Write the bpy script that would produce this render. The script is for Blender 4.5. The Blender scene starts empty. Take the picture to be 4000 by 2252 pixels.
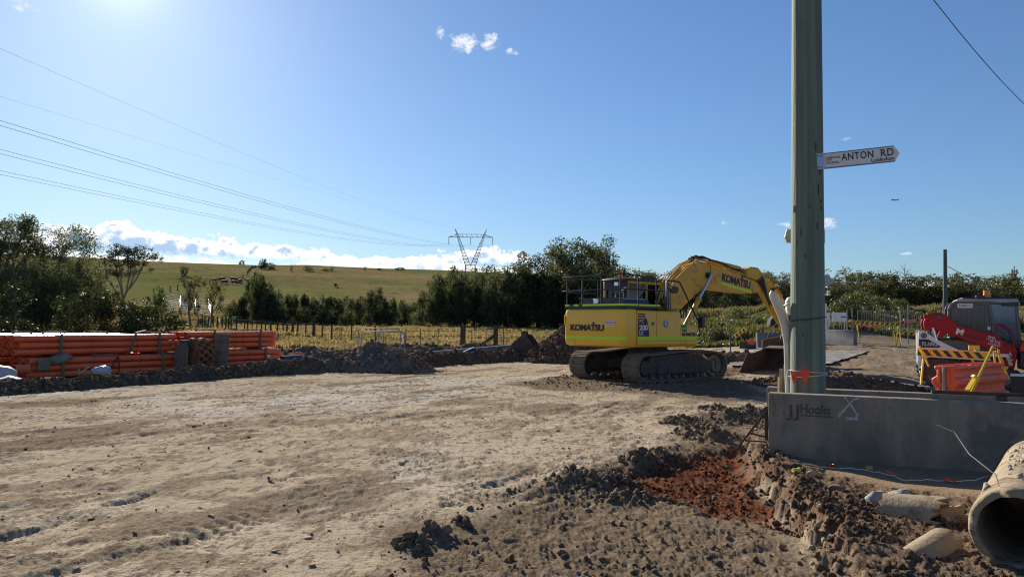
import bpy, bmesh, math, random
import numpy as np
from mathutils import Vector, Matrix, Euler, Quaternion

random.seed(7)
rng = np.random.default_rng(7)
SC = bpy.context.scene
COL = SC.collection
rad = math.radians

# ------------------------------------------------------------------ camera
EYE = 1.8
FPX = 3080.0                      # focal length in pixels of a 4000 px wide picture
PITCH, ROLL = rad(2.53), rad(0.6)
c_f = np.array([0, math.cos(PITCH), math.sin(PITCH)])
_r0 = np.array([1.0, 0, 0]); _u0 = np.array([0, -math.sin(PITCH), math.cos(PITCH)])
c_r = math.cos(ROLL) * _r0 + math.sin(ROLL) * _u0
c_u = math.cos(ROLL) * _u0 - math.sin(ROLL) * _r0
cam = bpy.data.cameras.new('camera'); camo = bpy.data.objects.new('camera', cam); COL.objects.link(camo)
cam.sensor_width = 36.0; cam.lens = 36.0 * FPX / 4000.0
cam.clip_start = 0.05; cam.clip_end = 20000
camo.matrix_world = Matrix(((c_r[0], c_u[0], -c_f[0], 0), (c_r[1], c_u[1], -c_f[1], 0), (c_r[2], c_u[2], -c_f[2], EYE), (0, 0, 0, 1)))
SC.camera = camo

def ray(px, py):
    return c_f + c_r * ((px - 2000) / FPX) + c_u * ((1126 - py) / FPX)
def W(px, py, d):                 # world point seen at a photo pixel, d metres away along +Y
    v = ray(px, py); return np.array([0, 0, EYE]) + v * (d / v[1])
def G(px, py, z=0.0):             # point of the level z seen at a photo pixel
    v = ray(px, py); return np.array([0, 0, EYE]) + v * ((z - EYE) / v[2])

# ------------------------------------------------------------------ sky and sun
SUN_AZ, SUN_EL = rad(-27.0), rad(22.4)      # azimuth from +Y towards +X
sun_dir = Vector((math.sin(SUN_AZ) * math.cos(SUN_EL), math.cos(SUN_AZ) * math.cos(SUN_EL), math.sin(SUN_EL)))
SKY_STRENGTH = 0.057
SKY_DUST, SKY_COMP, SKY_TINT = 0.26, 0.030, (0.82, 1.0, 1.22)
SUN_STRENGTH = 5.0
EXPOSURE = 0.85
sl = bpy.data.lights.new('sun', 'SUN'); sl.energy = SUN_STRENGTH; sl.angle = rad(0.5); sl.color = (1.0, 0.93, 0.80)
slo = bpy.data.objects.new('sun', sl); COL.objects.link(slo)
slo.rotation_euler = sun_dir.to_track_quat('Z', 'Y').to_euler()
SC.view_settings.view_transform = 'Standard'; SC.view_settings.look = 'None'
SC.view_settings.exposure = EXPOSURE; SC.view_settings.gamma = 1.0; SC.view_settings.use_curve_mapping = False
try:
    SC.cycles.filter_width = 1.15
    SC.cycles.max_bounces = 6; SC.cycles.diffuse_bounces = 3; SC.cycles.glossy_bounces = 3
    SC.cycles.transparent_max_bounces = 8; SC.cycles.sample_clamp_indirect = 6.0
except Exception:
    pass

world = bpy.data.worlds.new('World'); SC.world = world; world.use_nodes = True
class NT:                          # terse node building
    def __init__(s, tree): s.t = tree; s.n = tree.nodes; s.l = tree.links
    def node(s, typ, **kw):
        n = s.n.new(typ)
        for k, v in kw.items(): setattr(n, k, v)
        return n
    def put(s, sock, v):
        if isinstance(v, bpy.types.NodeSocket): s.l.new(v, sock)
        elif v is not None:
            try: sock.default_value = v
            except Exception: sock.default_value = (*v, 1.0) if len(v) == 3 else v
    def m(s, op, a, b=None, c=None, clamp=False):
        n = s.node('ShaderNodeMath', operation=op); n.use_clamp = clamp
        s.put(n.inputs[0], a)
        if b is not None: s.put(n.inputs[1], b)
        if c is not None: s.put(n.inputs[2], c)
        return n.outputs[0]
    def sstep(s, v, a, b):
        n = s.node('ShaderNodeMapRange', interpolation_type='SMOOTHSTEP')
        s.put(n.inputs[0], v); s.put(n.inputs[1], a); s.put(n.inputs[2], b)
        n.inputs[3].default_value = 0; n.inputs[4].default_value = 1
        return n.outputs[0]
    def mix(s, f, a, b, typ='MIX'):
        n = s.node('ShaderNodeMix', data_type='RGBA', blend_type=typ)
        s.put(n.inputs[0], f); s.put(n.inputs[6], a); s.put(n.inputs[7], b)
        return n.outputs[2]
    def noise(s, vec, scale, detail=4, rough=0.55, dist=0.0):
        n = s.node('ShaderNodeTexNoise'); s.put(n.inputs['Vector'], vec)
        n.inputs['Scale'].default_value = scale; n.inputs['Detail'].default_value = detail
        n.inputs['Roughness'].default_value = rough; n.inputs['Distortion'].default_value = dist
        return n.outputs['Fac']
    def voro(s, vec, scale, feature='SMOOTH_F1', rnd=1.0, smooth=0.3):
        n = s.node('ShaderNodeTexVoronoi', feature=feature); s.put(n.inputs['Vector'], vec)
        n.inputs['Scale'].default_value = scale; n.inputs['Randomness'].default_value = rnd
        if feature == 'SMOOTH_F1': n.inputs['Smoothness'].default_value = smooth
        return n.outputs['Distance']
    def comb(s, x, y, z):
        n = s.node('ShaderNodeCombineXYZ'); s.put(n.inputs[0], x); s.put(n.inputs[1], y); s.put(n.inputs[2], z)
        return n.outputs[0]
    def curve(s, v, pts, lo, hi, ylo, yhi):           # piecewise curve through (x, y) points
        mr = s.node('ShaderNodeMapRange'); s.put(mr.inputs[0], v)
        mr.inputs[1].default_value = lo; mr.inputs[2].default_value = hi
        c = s.node('ShaderNodeFloatCurve'); s.l.new(mr.outputs[0], c.inputs['Value'])
        cm = c.mapping.curves[0]
        P = [((x - lo) / (hi - lo), (y - ylo) / (yhi - ylo)) for x, y in pts]
        cm.points[0].location = P[0]; cm.points[1].location = P[-1]
        for p in P[1:-1]: cm.points.new(*p)
        c.mapping.update()
        mr2 = s.node('ShaderNodeMapRange'); s.l.new(c.outputs[0], mr2.inputs[0])
        mr2.inputs[3].default_value = ylo; mr2.inputs[4].default_value = yhi
        return mr2.outputs[0]

def build_world():
    k = NT(world.node_tree)
    for n in list(k.n): k.n.remove(n)
    sky = k.node('ShaderNodeTexSky', sky_type='NISHITA')
    sky.sun_disc = False; sky.sun_elevation = SUN_EL
    sky.sun_rotation = SUN_AZ
    sky.altitude = 50; sky.air_density = 1.0; sky.dust_density = SKY_DUST; sky.ozone_density = 3.0
    tc = k.node('ShaderNodeTexCoord')
    sep = k.node('ShaderNodeSeparateXYZ'); k.l.new(tc.outputs['Generated'], sep.inputs[0])
    X, Y, Z = sep.outputs
    az = k.m('MULTIPLY', k.m('ARCTAN2', X, Y), 57.29578)          # degrees, 0 = +Y, + towards +X
    el = k.m('MULTIPLY', k.m('ARCSINE', Z), 57.29578)
    col = sky.outputs[0]
    # bright aureole of the sun just above the frame
    vd = k.node('ShaderNodeVectorMath', operation='DOT_PRODUCT'); k.l.new(tc.outputs['Generated'], vd.inputs[0]); vd.inputs[1].default_value = sun_dir[:]
    au = k.m('ADD', k.m('MULTIPLY', k.m('POWER', k.m('MAXIMUM', vd.outputs['Value'], 0.0), 900.0), 3.5), k.m('MULTIPLY', k.m('POWER', k.m('MAXIMUM', vd.outputs['Value'], 0.0), 110.0), 1.1))
    # the glare round the sun is compressed the way the phone compressed it
    lum = k.node('ShaderNodeRGBToBW'); k.l.new(col, lum.inputs[0])
    comp = k.m('DIVIDE', 1.0, k.m('ADD', 1.0, k.m('MULTIPLY', lum.outputs[0], SKY_COMP)))
    col = k.mix(1.0, col, k.comb(comp, comp, comp), 'MULTIPLY')
    col = k.mix(1.0, col, SKY_TINT, 'MULTIPLY')
    col = k.mix(1.0, col, k.comb(au, au, k.m('MULTIPLY', au, 1.02)), 'ADD')
    # cumulus banks near the horizon: each has a billowy top edge, a bright rim and a blue-grey body
    def voro2(v, sc):
        n = k.node('ShaderNodeTexVoronoi', voronoi_dimensions='2D', feature='F1'); k.put(n.inputs['Vector'], v); n.inputs['Scale'].default_value = sc
        return n.outputs['Distance']
    def noise2(v, sc, det, rg, dist=0.0):
        n = k.node('ShaderNodeTexNoise', noise_dimensions='2D'); k.put(n.inputs['Vector'], v); n.inputs['Scale'].default_value = sc
        n.inputs['Detail'].default_value = det; n.inputs['Roughness'].default_value = rg; n.inputs['Distortion'].default_value = dist
        return n.outputs['Fac']
    el15 = k.m('MULTIPLY', el, 1.35)
    v0 = k.comb(az, el15, 0.0)
    fine = noise2(v0, 2.0, 5, 0.66)
    dz = k.m('MULTIPLY', k.m('SUBTRACT', fine, 0.5), 0.5)
    def bank(col, top_pts, base, sh, rim, body, bscale, amp, width, dens):
        v = k.comb(k.m('ADD', k.m('ADD', az, sh), dz), k.m('ADD', el15, k.m('ADD', dz, sh * 0.37)), 0.0)
        b1 = voro2(v, 0.52 * bscale); b2 = voro2(v, 1.35 * bscale)
        fz = k.m('MULTIPLY', k.m('SUBTRACT', fine, 0.5), 0.9 * amp)
        bill = k.m('ADD', k.m('MULTIPLY', k.m('SUBTRACT', 0.5, b1), 0.95 * amp), k.m('ADD', k.m('MULTIPLY', k.m('SUBTRACT', 0.45, b2), 0.42 * amp), fz))
        top = k.curve(az, top_pts, -60, 60, -4, 12)
        dep = k.m('SUBTRACT', k.m('ADD', top, bill), el)           # degrees below the ragged top
        cover = k.sstep(dep, 0.0, 0.2)
        under = k.sstep(k.m('ADD', el, fz), base - 0.2, base + 0.3)
        a = k.m('MULTIPLY', k.m('MULTIPLY', cover, under), dens)
        lobe = k.m('ADD', k.m('MULTIPLY', b2, 0.75), k.m('MULTIPLY', b1, 0.95))
        tone = k.m('SUBTRACT', dep, k.m('MULTIPLY', k.m('SUBTRACT', lobe, 0.62), 0.9))
        tone = k.m('ADD', tone, k.m('MULTIPLY', fz, 1.3))
        return k.mix(a, col, k.mix(k.sstep(tone, 0.22, width), rim, body))
    body = (4.6, 6.3, 8.8); rim = (12.0, 11.9, 11.6)
    near_top = [(-60, 5.6), (-40, 5.7), (-36, 6.1), (-33, 5.6), (-28.5, 6.0), (-25.9, 6.2), (-24.3, 6.1), (-22, 5.6), (-20.4, 5.6), (-19, 5.2), (-16.9, 5.2), (-15.5, 5.2), (-13.7, 4.9), (-12.7, 4.7), (-11, 4.5), (-9, 4.6),
                (-7.2, 4.8), (-4.5, 5.35), (-2.2, 5.4), (0, 5.1), (1.5, 4.7), (3, 4.5), (5.5, 3.9), (7, 3.3), (10, 3.0), (14, 2.6), (20, 2.9), (30, 2.6), (60, 2.6)]
    low_top = [(-60, 4.0), (-36, 4.1), (-29, 4.35), (-24, 4.15), (-20, 4.0), (-17, 3.7), (-13, 4.6), (-9, 4.6), (-6, 4.6), (-3, 4.3), (4, 4.1), (7.5, 3.9), (10, 3.6), (14, 2.9), (18, 3.1), (24, 2.9), (30, 2.8), (60, 2.4)]
    col = bank(col, near_top, 4.35, 3.7, rim, body, 1.0, 0.9, 1.35, 1.0)
    col = bank(col, low_top, -3.0, 47.1, rim, (6.0, 7.4, 9.2), 1.15, 0.6, 1.6, 0.95)
    # a handful of small fair weather puffs high up: one mask from all their centres
    pf = noise2(v0, 1.1, 7, 0.66, 0.3)
    acc = None
    for px, py, rx, ry, dens in [(1810, 165, 1.1, 0.7, .95), (1915, 165, 0.75, 0.62, 1), (1722, 135, 0.35, 0.5, .7), (2003, 202, 0.5, 0.24, .6),
              (3228, 872, 0.75, 0.35, .9), (3068, 876, 0.5, 0.2, .8), (2825, 870, 0.45, 0.14, .6), (3528, 990, 0.5, 0.11, .7), (3325, 541, 0.9, 0.12, .2), (80, 8, 1.0, 0.5, .5)]:
        v = ray(px, py); v = v / np.linalg.norm(v)
        a0 = math.degrees(math.atan2(v[0], v[1])); e0 = math.degrees(math.asin(v[2]))
        dx = k.m('MULTIPLY_ADD', az, 1 / rx, -a0 / rx); dy = k.m('MULTIPLY_ADD', el, 1 / ry, -e0 / ry)
        r2 = k.m('ADD', k.m('MULTIPLY', dx, dx), k.m('MULTIPLY', dy, dy))
        w = k.m('MULTIPLY', k.m('SUBTRACT', 1.6, r2), dens)
        acc = w if acc is None else k.m('MAXIMUM', acc, w)
    d = k.m('ADD', acc, k.m('MULTIPLY', k.m('SUBTRACT', pf, 0.55), 5.0))
    col = k.mix(k.m('MULTIPLY', k.sstep(d, 0.1, 2.0), k.sstep(acc, 0.0, 0.3)), col, (9.5, 9.8, 10.3))
    bg = k.node('ShaderNodeBackground'); k.l.new(col, bg.inputs[0]); bg.inputs[1].default_value = SKY_STRENGTH
    out = k.node('ShaderNodeOutputWorld'); k.l.new(bg.outputs[0], out.inputs[0])
build_world()

# ------------------------------------------------------------------ helpers: materials
_MATS = {}
def mat(name, c1, c2=None, scale=4.0, rough=0.7, metal=0.0, bump=0.0, bscale=None, c3=None, scale3=1.5, cut3=0.55, spec=0.5, stretch=None, rvar=0.0, dist=0.0, coat=0.0, trans=0.0):
    if name in _MATS: return _MATS[name]
    m = bpy.data.materials.new(name); m.use_nodes = True
    k = NT(m.node_tree); b = k.n['Principled BSDF']
    tc = k.node('ShaderNodeTexCoord'); vec = tc.outputs['Object']
    if stretch:
        mp = k.node('ShaderNodeMapping'); k.l.new(vec, mp.inputs[0]); mp.inputs['Scale'].default_value = stretch; vec = mp.outputs[0]
    col = None
    if c2 is not None:
        f = k.noise(vec, scale, 6, 0.62, dist)
        col = k.mix(k.sstep(f, 0.32, 0.68), c1, c2)
    if c3 is not None:
        f3 = k.noise(tc.outputs['Object'], scale3, 7, 0.68, 0.3)
        col = k.mix(k.sstep(f3, cut3, cut3 + 0.14), col if col is not None else c1, c3)
        k.put(b.inputs['Roughness'], k.m('ADD', rough, k.m('MULTIPLY', k.sstep(f3, cut3, cut3 + 0.14), max(0.0, 0.85 - rough))))
    else:
        b.inputs['Roughness'].default_value = rough
    if rvar:
        k.put(b.inputs['Roughness'], k.m('ADD', rough - rvar / 2, k.m('MULTIPLY', k.noise(vec, scale * 2, 5), rvar)))
    k.put(b.inputs['Base Color'], col if col is not None else c1)
    b.inputs['Metallic'].default_value = metal
    b.inputs['Specular IOR Level'].default_value = spec
    if coat: b.inputs['Coat Weight'].default_value = coat; b.inputs['Coat Roughness'].default_value = 0.12
    if bump:
        bn = k.node('ShaderNodeBump'); bn.inputs['Strength'].default_value = bump; bn.inputs['Distance'].default_value = 0.02
        k.l.new(k.noise(vec, bscale or scale * 4, 6, 0.65), bn.inputs['Height']); k.l.new(bn.outputs[0], b.inputs['Normal'])
    _MATS[name] = m
    return m

def leaf_mat(name, c1, c2, trans=0.3, rough=0.5, spec=0.3, scale=0.6):
    if name in _MATS: return _MATS[name]
    m = bpy.data.materials.new(name); m.use_nodes = True
    k = NT(m.node_tree); b = k.n['Principled BSDF']; out = k.n['Material Output']
    geo = k.node('ShaderNodeNewGeometry'); oi = k.node('ShaderNodeObjectInfo')
    f = k.noise(geo.outputs['Position'], scale, 3, 0.6)
    c = k.mix(k.sstep(f, 0.35, 0.65), c1, c2)
    hv = k.node('ShaderNodeHueSaturation'); k.l.new(c, hv.inputs['Color'])
    k.put(hv.inputs['Value'], k.m('ADD', 0.75, k.m('MULTIPLY', oi.outputs['Random'], 0.5)))
    rp = k.m('ADD', 0.7, k.m('MULTIPLY', geo.outputs['Random Per Island'], 0.6))
    c = k.mix(1.0, hv.outputs[0], k.comb(rp, rp, rp), 'MULTIPLY')
    k.l.new(c, b.inputs['Base Color']); b.inputs['Roughness'].default_value = rough; b.inputs['Specular IOR Level'].default_value = spec
    tr = k.node('ShaderNodeBsdfTranslucent'); k.l.new(k.mix(1.0, c, (1.1, 1.06, 0.72, 1), 'MULTIPLY'), tr.inputs[0])
    ms = k.node('ShaderNodeMixShader'); ms.inputs[0].default_value = trans
    k.l.new(b.outputs[0], ms.inputs[1]); k.l.new(tr.outputs[0], ms.inputs[2]); k.l.new(ms.outputs[0], out.inputs[0])
    _MATS[name] = m
    return m

# ------------------------------------------------------------------ helpers: meshes and things
class MB:
    """collects shapes; build() links them as ONE mesh object"""
    def __init__(s): s.v = []; s.f = []; s.mi = []; s.cur = 0
    def add(s, verts, faces):
        o = len(s.v); s.v.extend([tuple(map(float, p)) for p in verts])
        for f in faces: s.f.append(tuple(i + o for i in f)); s.mi.append(s.cur)
        return s
    def hexa(s, p):                                    # 8 corners: 4 low (ccw) then 4 high
        return s.add(p, [(3, 2, 1, 0), (4, 5, 6, 7), (0, 1, 5, 4), (1, 2, 6, 5), (2, 3, 7, 6), (3, 0, 4, 7)])
    def box(s, x0, x1, y0, y1, z0, z1):
        return s.hexa([(x0, y0, z0), (x1, y0, z0), (x1, y1, z0), (x0, y1, z0), (x0, y0, z1), (x1, y0, z1), (x1, y1, z1), (x0, y1, z1)])
    def bar(s, p0, p1, w, h, up=(0, 0, 1), w1=None, h1=None):     # beam of section w x h from p0 to p1
        p0, p1, up = Vector(p0), Vector(p1), Vector(up)
        d = (p1 - p0).normalized()
        sd = d.cross(up)
        if sd.length < 1e-4: sd = d.cross(Vector((1, 0, 0)))
        sd.normalize(); u = sd.cross(d).normalized()
        w1 = w if w1 is None else w1; h1 = h if h1 is None else h1
        P = []
        for p, a, b in ((p0, w, h), (p1, w1, h1)):
            P += [p - sd * a / 2 - u * b / 2, p + sd * a / 2 - u * b / 2, p + sd * a / 2 + u * b / 2, p - sd * a / 2 + u * b / 2]
        return s.hexa(P)
    def tube(s, pts, r, n=8, cap=True, closed=False):
        pts = [Vector(p) for p in pts]; m = len(pts); rs = r if hasattr(r, '__len__') else [r] * m
        V = []; F = []; prev = None
        for i, p in enumerate(pts):
            if closed: d = pts[(i + 1) % m] - pts[i - 1]
            else: d = pts[min(i + 1, m - 1)] - pts[max(i - 1, 0)]
            if d.length < 1e-9: d = Vector((0, 0, 1))
            d.normalize()
            if prev is None:
                a = d.cross(Vector((0, 0, 1)));
                if a.length < 1e-3: a = d.cross(Vector((1, 0, 0)))
            else: a = prev - d * prev.dot(d)
            a.normalize(); prev = a; b = d.cross(a)
            for j in range(n):
                t = 2 * math.pi * j / n
                V.append(p + (a * math.cos(t) + b * math.sin(t)) * rs[i])
        for i in range(m if closed else m - 1):
            i2 = (i + 1) % m
            for j in range(n):
                j2 = (j + 1) % n
                F.append((i * n + j, i * n + j2, i2 * n + j2, i2 * n + j))
        if cap and not closed:
            F.append(tuple(range(n - 1, -1, -1))); F.append(tuple((m - 1) * n + j for j in range(n)))
        return s.add(V, F)
    def cyl(s, p0, p1, r0, r1=None, n=16, cap=True):
        return s.tube([p0, p1], [r0, r0 if r1 is None else r1], n, cap)
    def pipe(s, p0, p1, ro, ri, n=24):                  # hollow tube with wall thickness
        p0, p1 = Vector(p0), Vector(p1); d = (p1 - p0).normalized()
        a = d.cross(Vector((0, 0, 1)));
        if a.length < 1e-3: a = d.cross(Vector((1, 0, 0)))
        a.normalize(); b = d.cross(a); V = []; F = []
        for p, r in ((p0, ro), (p1, ro), (p1, ri), (p0, ri)):
            for j in range(n):
                t = 2 * math.pi * j / n; V.append(p + (a * math.cos(t) + b * math.sin(t)) * r)
        for i in range(4):
            i2 = (i + 1) % 4
            for j in range(n):
                j2 = (j + 1) % n; F.append((i * n + j, i * n + j2, i2 * n + j2, i2 * n + j))
        return s.add(V, F)
    def prism(s, poly, y0, y1, axis='y'):               # polygon in the x-z plane (or x-y with axis='z') swept along the axis
        n = len(poly)
        if axis == 'y': V = [(p[0], y0, p[1]) for p in poly] + [(p[0], y1, p[1]) for p in poly]
        elif axis == 'z': V = [(p[0], p[1], y0) for p in poly] + [(p[0], p[1], y1) for p in poly]
        else: V = [(y0, p[0], p[1]) for p in poly] + [(y1, p[0], p[1]) for p in poly]
        F = [tuple(range(n)), tuple(range(2 * n - 1, n - 1, -1))] + [(i, i + n, (i + 1) % n + n, (i + 1) % n) for i in range(n)]
        return s.add(V, F)
    def build(s, name, m, parent=None, smooth=None, bevel=0.0, seg=2, loc=None, fix=True):
        me = bpy.data.meshes.new(name); me.from_pydata(s.v, [], s.f)
        for q in (m if isinstance(m, (list, tuple)) else [m]): me.materials.append(q)
        if any(s.mi): me.polygons.foreach_set('material_index', s.mi)
        if fix:
            bm = bmesh.new(); bm.from_mesh(me); bmesh.ops.recalc_face_normals(bm, faces=bm.faces); bm.to_mesh(me); bm.free()
        o = link(name, me, parent, loc)
        if smooth is not None:
            me.shade_smooth(); me.set_sharp_from_angle(angle=rad(smooth))
        if bevel:
            b = o.modifiers.new('edge', 'BEVEL'); b.width = bevel; b.segments = seg; b.limit_method = 'ANGLE'; b.angle_limit = rad(35)
            if smooth is None: me.shade_smooth(); me.set_sharp_from_angle(angle=rad(50))
        return o

def link(name, data, parent=None, loc=None):
    o = bpy.data.objects.new(name, data); COL.objects.link(o)
    if parent is not None: o.parent = parent
    if loc is not None: o.location = loc
    return o
def tag(o, label=None, cat=None, group=None, kind=None):
    if label: o['label'] = label
    if cat: o['category'] = cat
    if group: o['group'] = group
    if kind: o['kind'] = kind
    return o
def thing(name, label, cat, loc=(0, 0, 0), rz=0.0, group=None):
    o = bpy.data.objects.new(name, None); COL.objects.link(o)
    o.location = loc; o.rotation_euler = (0, 0, rz); o.empty_display_size = 0.2
    return tag(o, label, cat, group)
def copy_tree(o, parent=None):
    c = o.copy(); COL.objects.link(c)
    if parent is not None: c.parent = parent
    for ch in list(o.children): copy_tree(ch, c)
    return c
def raw(name, V, F, m, parent=None, smooth=False, kind=None):
    me = bpy.data.meshes.new(name)
    V = np.asarray(V, np.float32); F = np.asarray(F, np.int32); k = F.shape[1]
    me.vertices.add(len(V)); me.vertices.foreach_set('co', V.ravel())
    me.loops.add(F.size); me.loops.foreach_set('vertex_index', F.ravel())
    me.polygons.add(len(F)); me.polygons.foreach_set('loop_start', np.arange(0, F.size, k, dtype=np.int32))
    me.polygons.foreach_set('loop_total', np.full(len(F), k, np.int32))
    me.update(calc_edges=True)
    for q in (m if isinstance(m, (list, tuple)) else [m]): me.materials.append(q)
    if smooth: me.shade_smooth()
    o = link(name, me, parent)
    if kind: o['kind'] = kind
    return o
_TXT = {}
def text(name, s, size, m, parent, mtx, bold=0.0, sx=1.0, depth=0.004, align='CENTER', space=1.0, shear=0.0, fit=None):
    """lettering as a thin mesh; mtx maps text x (along), y (up), z (out) to the parent's space"""
    cu = bpy.data.curves.new(name, 'FONT'); cu.body = s; cu.size = size; cu.align_x = align; cu.align_y = 'CENTER'
    cu.offset = bold * size; cu.space_character = space; cu.shear = shear; cu.extrude = depth; cu.resolution_u = 3
    o = bpy.data.objects.new(name, cu); COL.objects.link(o)
    dg = bpy.context.evaluated_depsgraph_get()
    me = bpy.data.meshes.new_from_object(o.evaluated_get(dg))
    bpy.data.objects.remove(o); bpy.data.curves.remove(cu)
    if fit:                                              # exact width and height, centred
        xs = [v.co.x for v in me.vertices]; ys = [v.co.y for v in me.vertices]; a, b = (min(xs) + max(xs)) / 2, (min(ys) + max(ys)) / 2
        me.transform(Matrix.Translation((-a, -b, 0))); me.transform(Matrix.Diagonal((fit[0] / (max(xs) - min(xs)), fit[1] / (max(ys) - min(ys)), 1, 1)))
    else: me.transform(Matrix.Diagonal((sx, 1, 1, 1)))
    me.transform(mtx)
    me.materials.clear(); me.materials.append(m); me.name = name
    return link(name, me, parent)
def frame(o, ax, ay):                                    # matrix with origin o, x axis ax, y axis ay
    ax = Vector(ax).normalized(); ay = Vector(ay); ay = (ay - ax * ay.dot(ax)).normalized(); az = ax.cross(ay)
    return Matrix(((ax.x, ay.x, az.x, o[0]), (ax.y, ay.y, az.y, o[1]), (ax.z, ay.z, az.z, o[2]), (0, 0, 0, 1)))

# ------------------------------------------------------------------ terrain
_T = rng.random((8, 256, 256)).astype(np.float64)
def vnoise(x, y, s=0):
    x = np.asarray(x, float); y = np.asarray(y, float)
    ix = np.floor(x).astype(np.int64); iy = np.floor(y).astype(np.int64); fx = x - ix; fy = y - iy
    fx = fx * fx * fx * (fx * (fx * 6 - 15) + 10); fy = fy * fy * fy * (fy * (fy * 6 - 15) + 10)
    T = _T[s % 8]; ix = ix + 37 * s; a = ix & 255; a1 = (ix + 1) & 255; b = iy & 255; b1 = (iy + 1) & 255
    return (T[a, b] * (1 - fx) + T[a1, b] * fx) * (1 - fy) + (T[a, b1] * (1 - fx) + T[a1, b1] * fx) * fy
def fbm(x, y, sc, o=4, s=0, g=0.5):
    r = 0; a = 1.0; t = 0
    for i in range(o):
        r = r + a * (vnoise(x * sc + 13.7 * i, y * sc - 7.1 * i, s + i) - 0.5); t += a; a *= g; sc *= 2.03
    return r / t * 2
def lumps(x, y, cell, s=0, rmin=0.25, rmax=0.62, dens=1.0):       # bumps like half buried clods, 0..1
    x = x / cell; y = y / cell; ix = np.floor(x).astype(np.int64); iy = np.floor(y).astype(np.int64); out = np.zeros(x.shape)
    A, B, Cc = _T[s % 8], _T[(s + 1) % 8], _T[(s + 2) % 8]
    for dx in (-1, 0, 1):
        for dy in (-1, 0, 1):
            a = (ix + dx) & 255; b = (iy + dy) & 255
            r = np.where(_T[(s + 3) % 8][a, b] < dens, rmin + (rmax - rmin) * Cc[a, b] ** 2, 1e-6)
            d2 = (x - (ix + dx) - A[a, b]) ** 2 + (y - (iy + dy) - B[a, b]) ** 2
            out = np.maximum(out, np.sqrt(np.maximum(0, r * r - d2)) * (r > 1e-3))
    return out
def sst(v, a, b):
    t = np.clip((v - a) / (b - a), 0, 1); return t * t * (3 - 2 * t)
def polydist(x, y, poly):                                            # signed distance, + inside
    P = np.array(poly, float); n = len(P); d = np.full(x.shape, 1e9); ins = np.zeros(x.shape, bool)
    for i in range(n):
        a = P[i]; b = P[(i + 1) % n]; e = b - a
        t = np.clip(((x - a[0]) * e[0] + (y - a[1]) * e[1]) / (e @ e), 0, 1)
        d = np.minimum(d, np.hypot(x - a[0] - t * e[0], y - a[1] - t * e[1]))
        c = ((a[1] > y) != (b[1] > y)) & (x < (b[0] - a[0]) * (y - a[1]) / (b[1] - a[1] + 1e-12) + a[0]); ins ^= c
    return np.where(ins, d, -d)
def linedist(x, y, pts):                                             # distance to a polyline and side (+ right of travel)
    P = np.array(pts, float); d = np.full(x.shape, 1e9); sd = np.zeros(x.shape); arc = np.zeros(x.shape); L = 0.0
    for i in range(len(P) - 1):
        a = P[i]; e = P[i + 1] - a; l = np.hypot(*e)
        t = np.clip(((x - a[0]) * e[0] + (y - a[1]) * e[1]) / (e @ e), 0, 1)
        q = np.hypot(x - a[0] - t * e[0], y - a[1] - t * e[1]); up = q < d
        d = np.where(up, q, d); sd = np.where(up, np.sign((x - a[0]) * e[1] - (y - a[1]) * e[0]), sd); arc = np.where(up, L + t * l, arc); L += l
    return d, sd, arc
g2 = lambda px, py, z=0.0: G(px, py, z)[:2]

EXC_C = np.array([4.65, 26.75]); EXC_H = rad(51.0)
SITE = [(-60, 24.5), (-20, 25.5), (-15.2, 32.5), (-13.2, 40), (-6, 49), (1, 52), (9, 52.5), (13, 51.5), (16.5, 50.2), (20, 52.5), (22, 57), (26, 58), (32, 47.5), (60, 40), (60, -60), (-60, -60)]
RIDGE = [(-60, 1030), (-34, 1030), (-29.3, 1033), (-24.7, 1040), (-18, 1046), (-14.6, 1042), (-9, 1054), (-4, 1058), (0, 1068), (6, 1090), (12, 1120), (20, 1160), (28, 1180), (60, 1185)]
def macro(x, y):
    r = np.hypot(x, y); az = np.degrees(np.arctan2(x, y))
    left = 0.013 * np.maximum(0, y - 37)
    right = 0.027 * np.clip(y - 25 - np.maximum(0, 6 - np.abs(y - 30)) * 0.3, 0, 34)
    w = sst(x / np.maximum(8, y * 0.30 + 4), 0.45, 1.0)
    z = left * (1 - w) + right * w
    z = z * sst(y, 0, 20)
    # weedy bank beyond the site on the right
    bank = sst(y, 51, 68) * sst(x, 9.5, 13) * (1.7 + 0.5 * fbm(x, y, 0.12, 3, 2))
    z = z + bank * sst(90 - x, 0, 40)
    # open hill behind the trees
    py = np.interp(az, [a for a, _ in RIDGE], [b for _, b in RIDGE])
    hor = 1262 + np.tan(np.radians(np.clip(az, -60, 60))) * FPX * math.sin(ROLL)
    zr = EYE + (hor - py) / FPX * 650
    front = np.cos(np.radians(np.clip(az, -90, 90))) > 0.3
    h = np.where(front, zr, 8.0)
    t = np.clip((r - 150) / (650 - 150), 0, 1.0)
    tt = t * 1.06 - .06 * t ** 6
    fall = np.clip((r - 655) / 500, 0, 1)
    hill = (h - 2.0) * tt * (1 - 0.8 * fall ** 1.2) + sst(r, 170, 320) * 3.6 * (1 - sst(r, 520, 640) * .85) * fbm(x, y, 0.0095, 3, 4)
    z = z * (1 - sst(r, 150, 260)) + np.where(r > 150, sst(r, 150, 260) * 2.0 * (r < 2000) + hill, 0)
    return z
ledge = [g2(2985, 1560), g2(2975, 1660), g2(2950, 1740), g2(2975, 1860), g2(3050, 1990), g2(3160, 2080), g2(3230, 2160), g2(3330, 2290), g2(3420, 2600)]
loose_poly = [g2(1350, 2350), g2(1560, 2080), g2(2050, 1890), g2(2290, 1850), g2(2560, 1740), g2(2800, 1640), g2(2985, 1590), g2(2960, 1750), g2(3050, 2000), g2(3330, 2290), g2(3400, 2600), g2(1200, 2600)]
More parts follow.
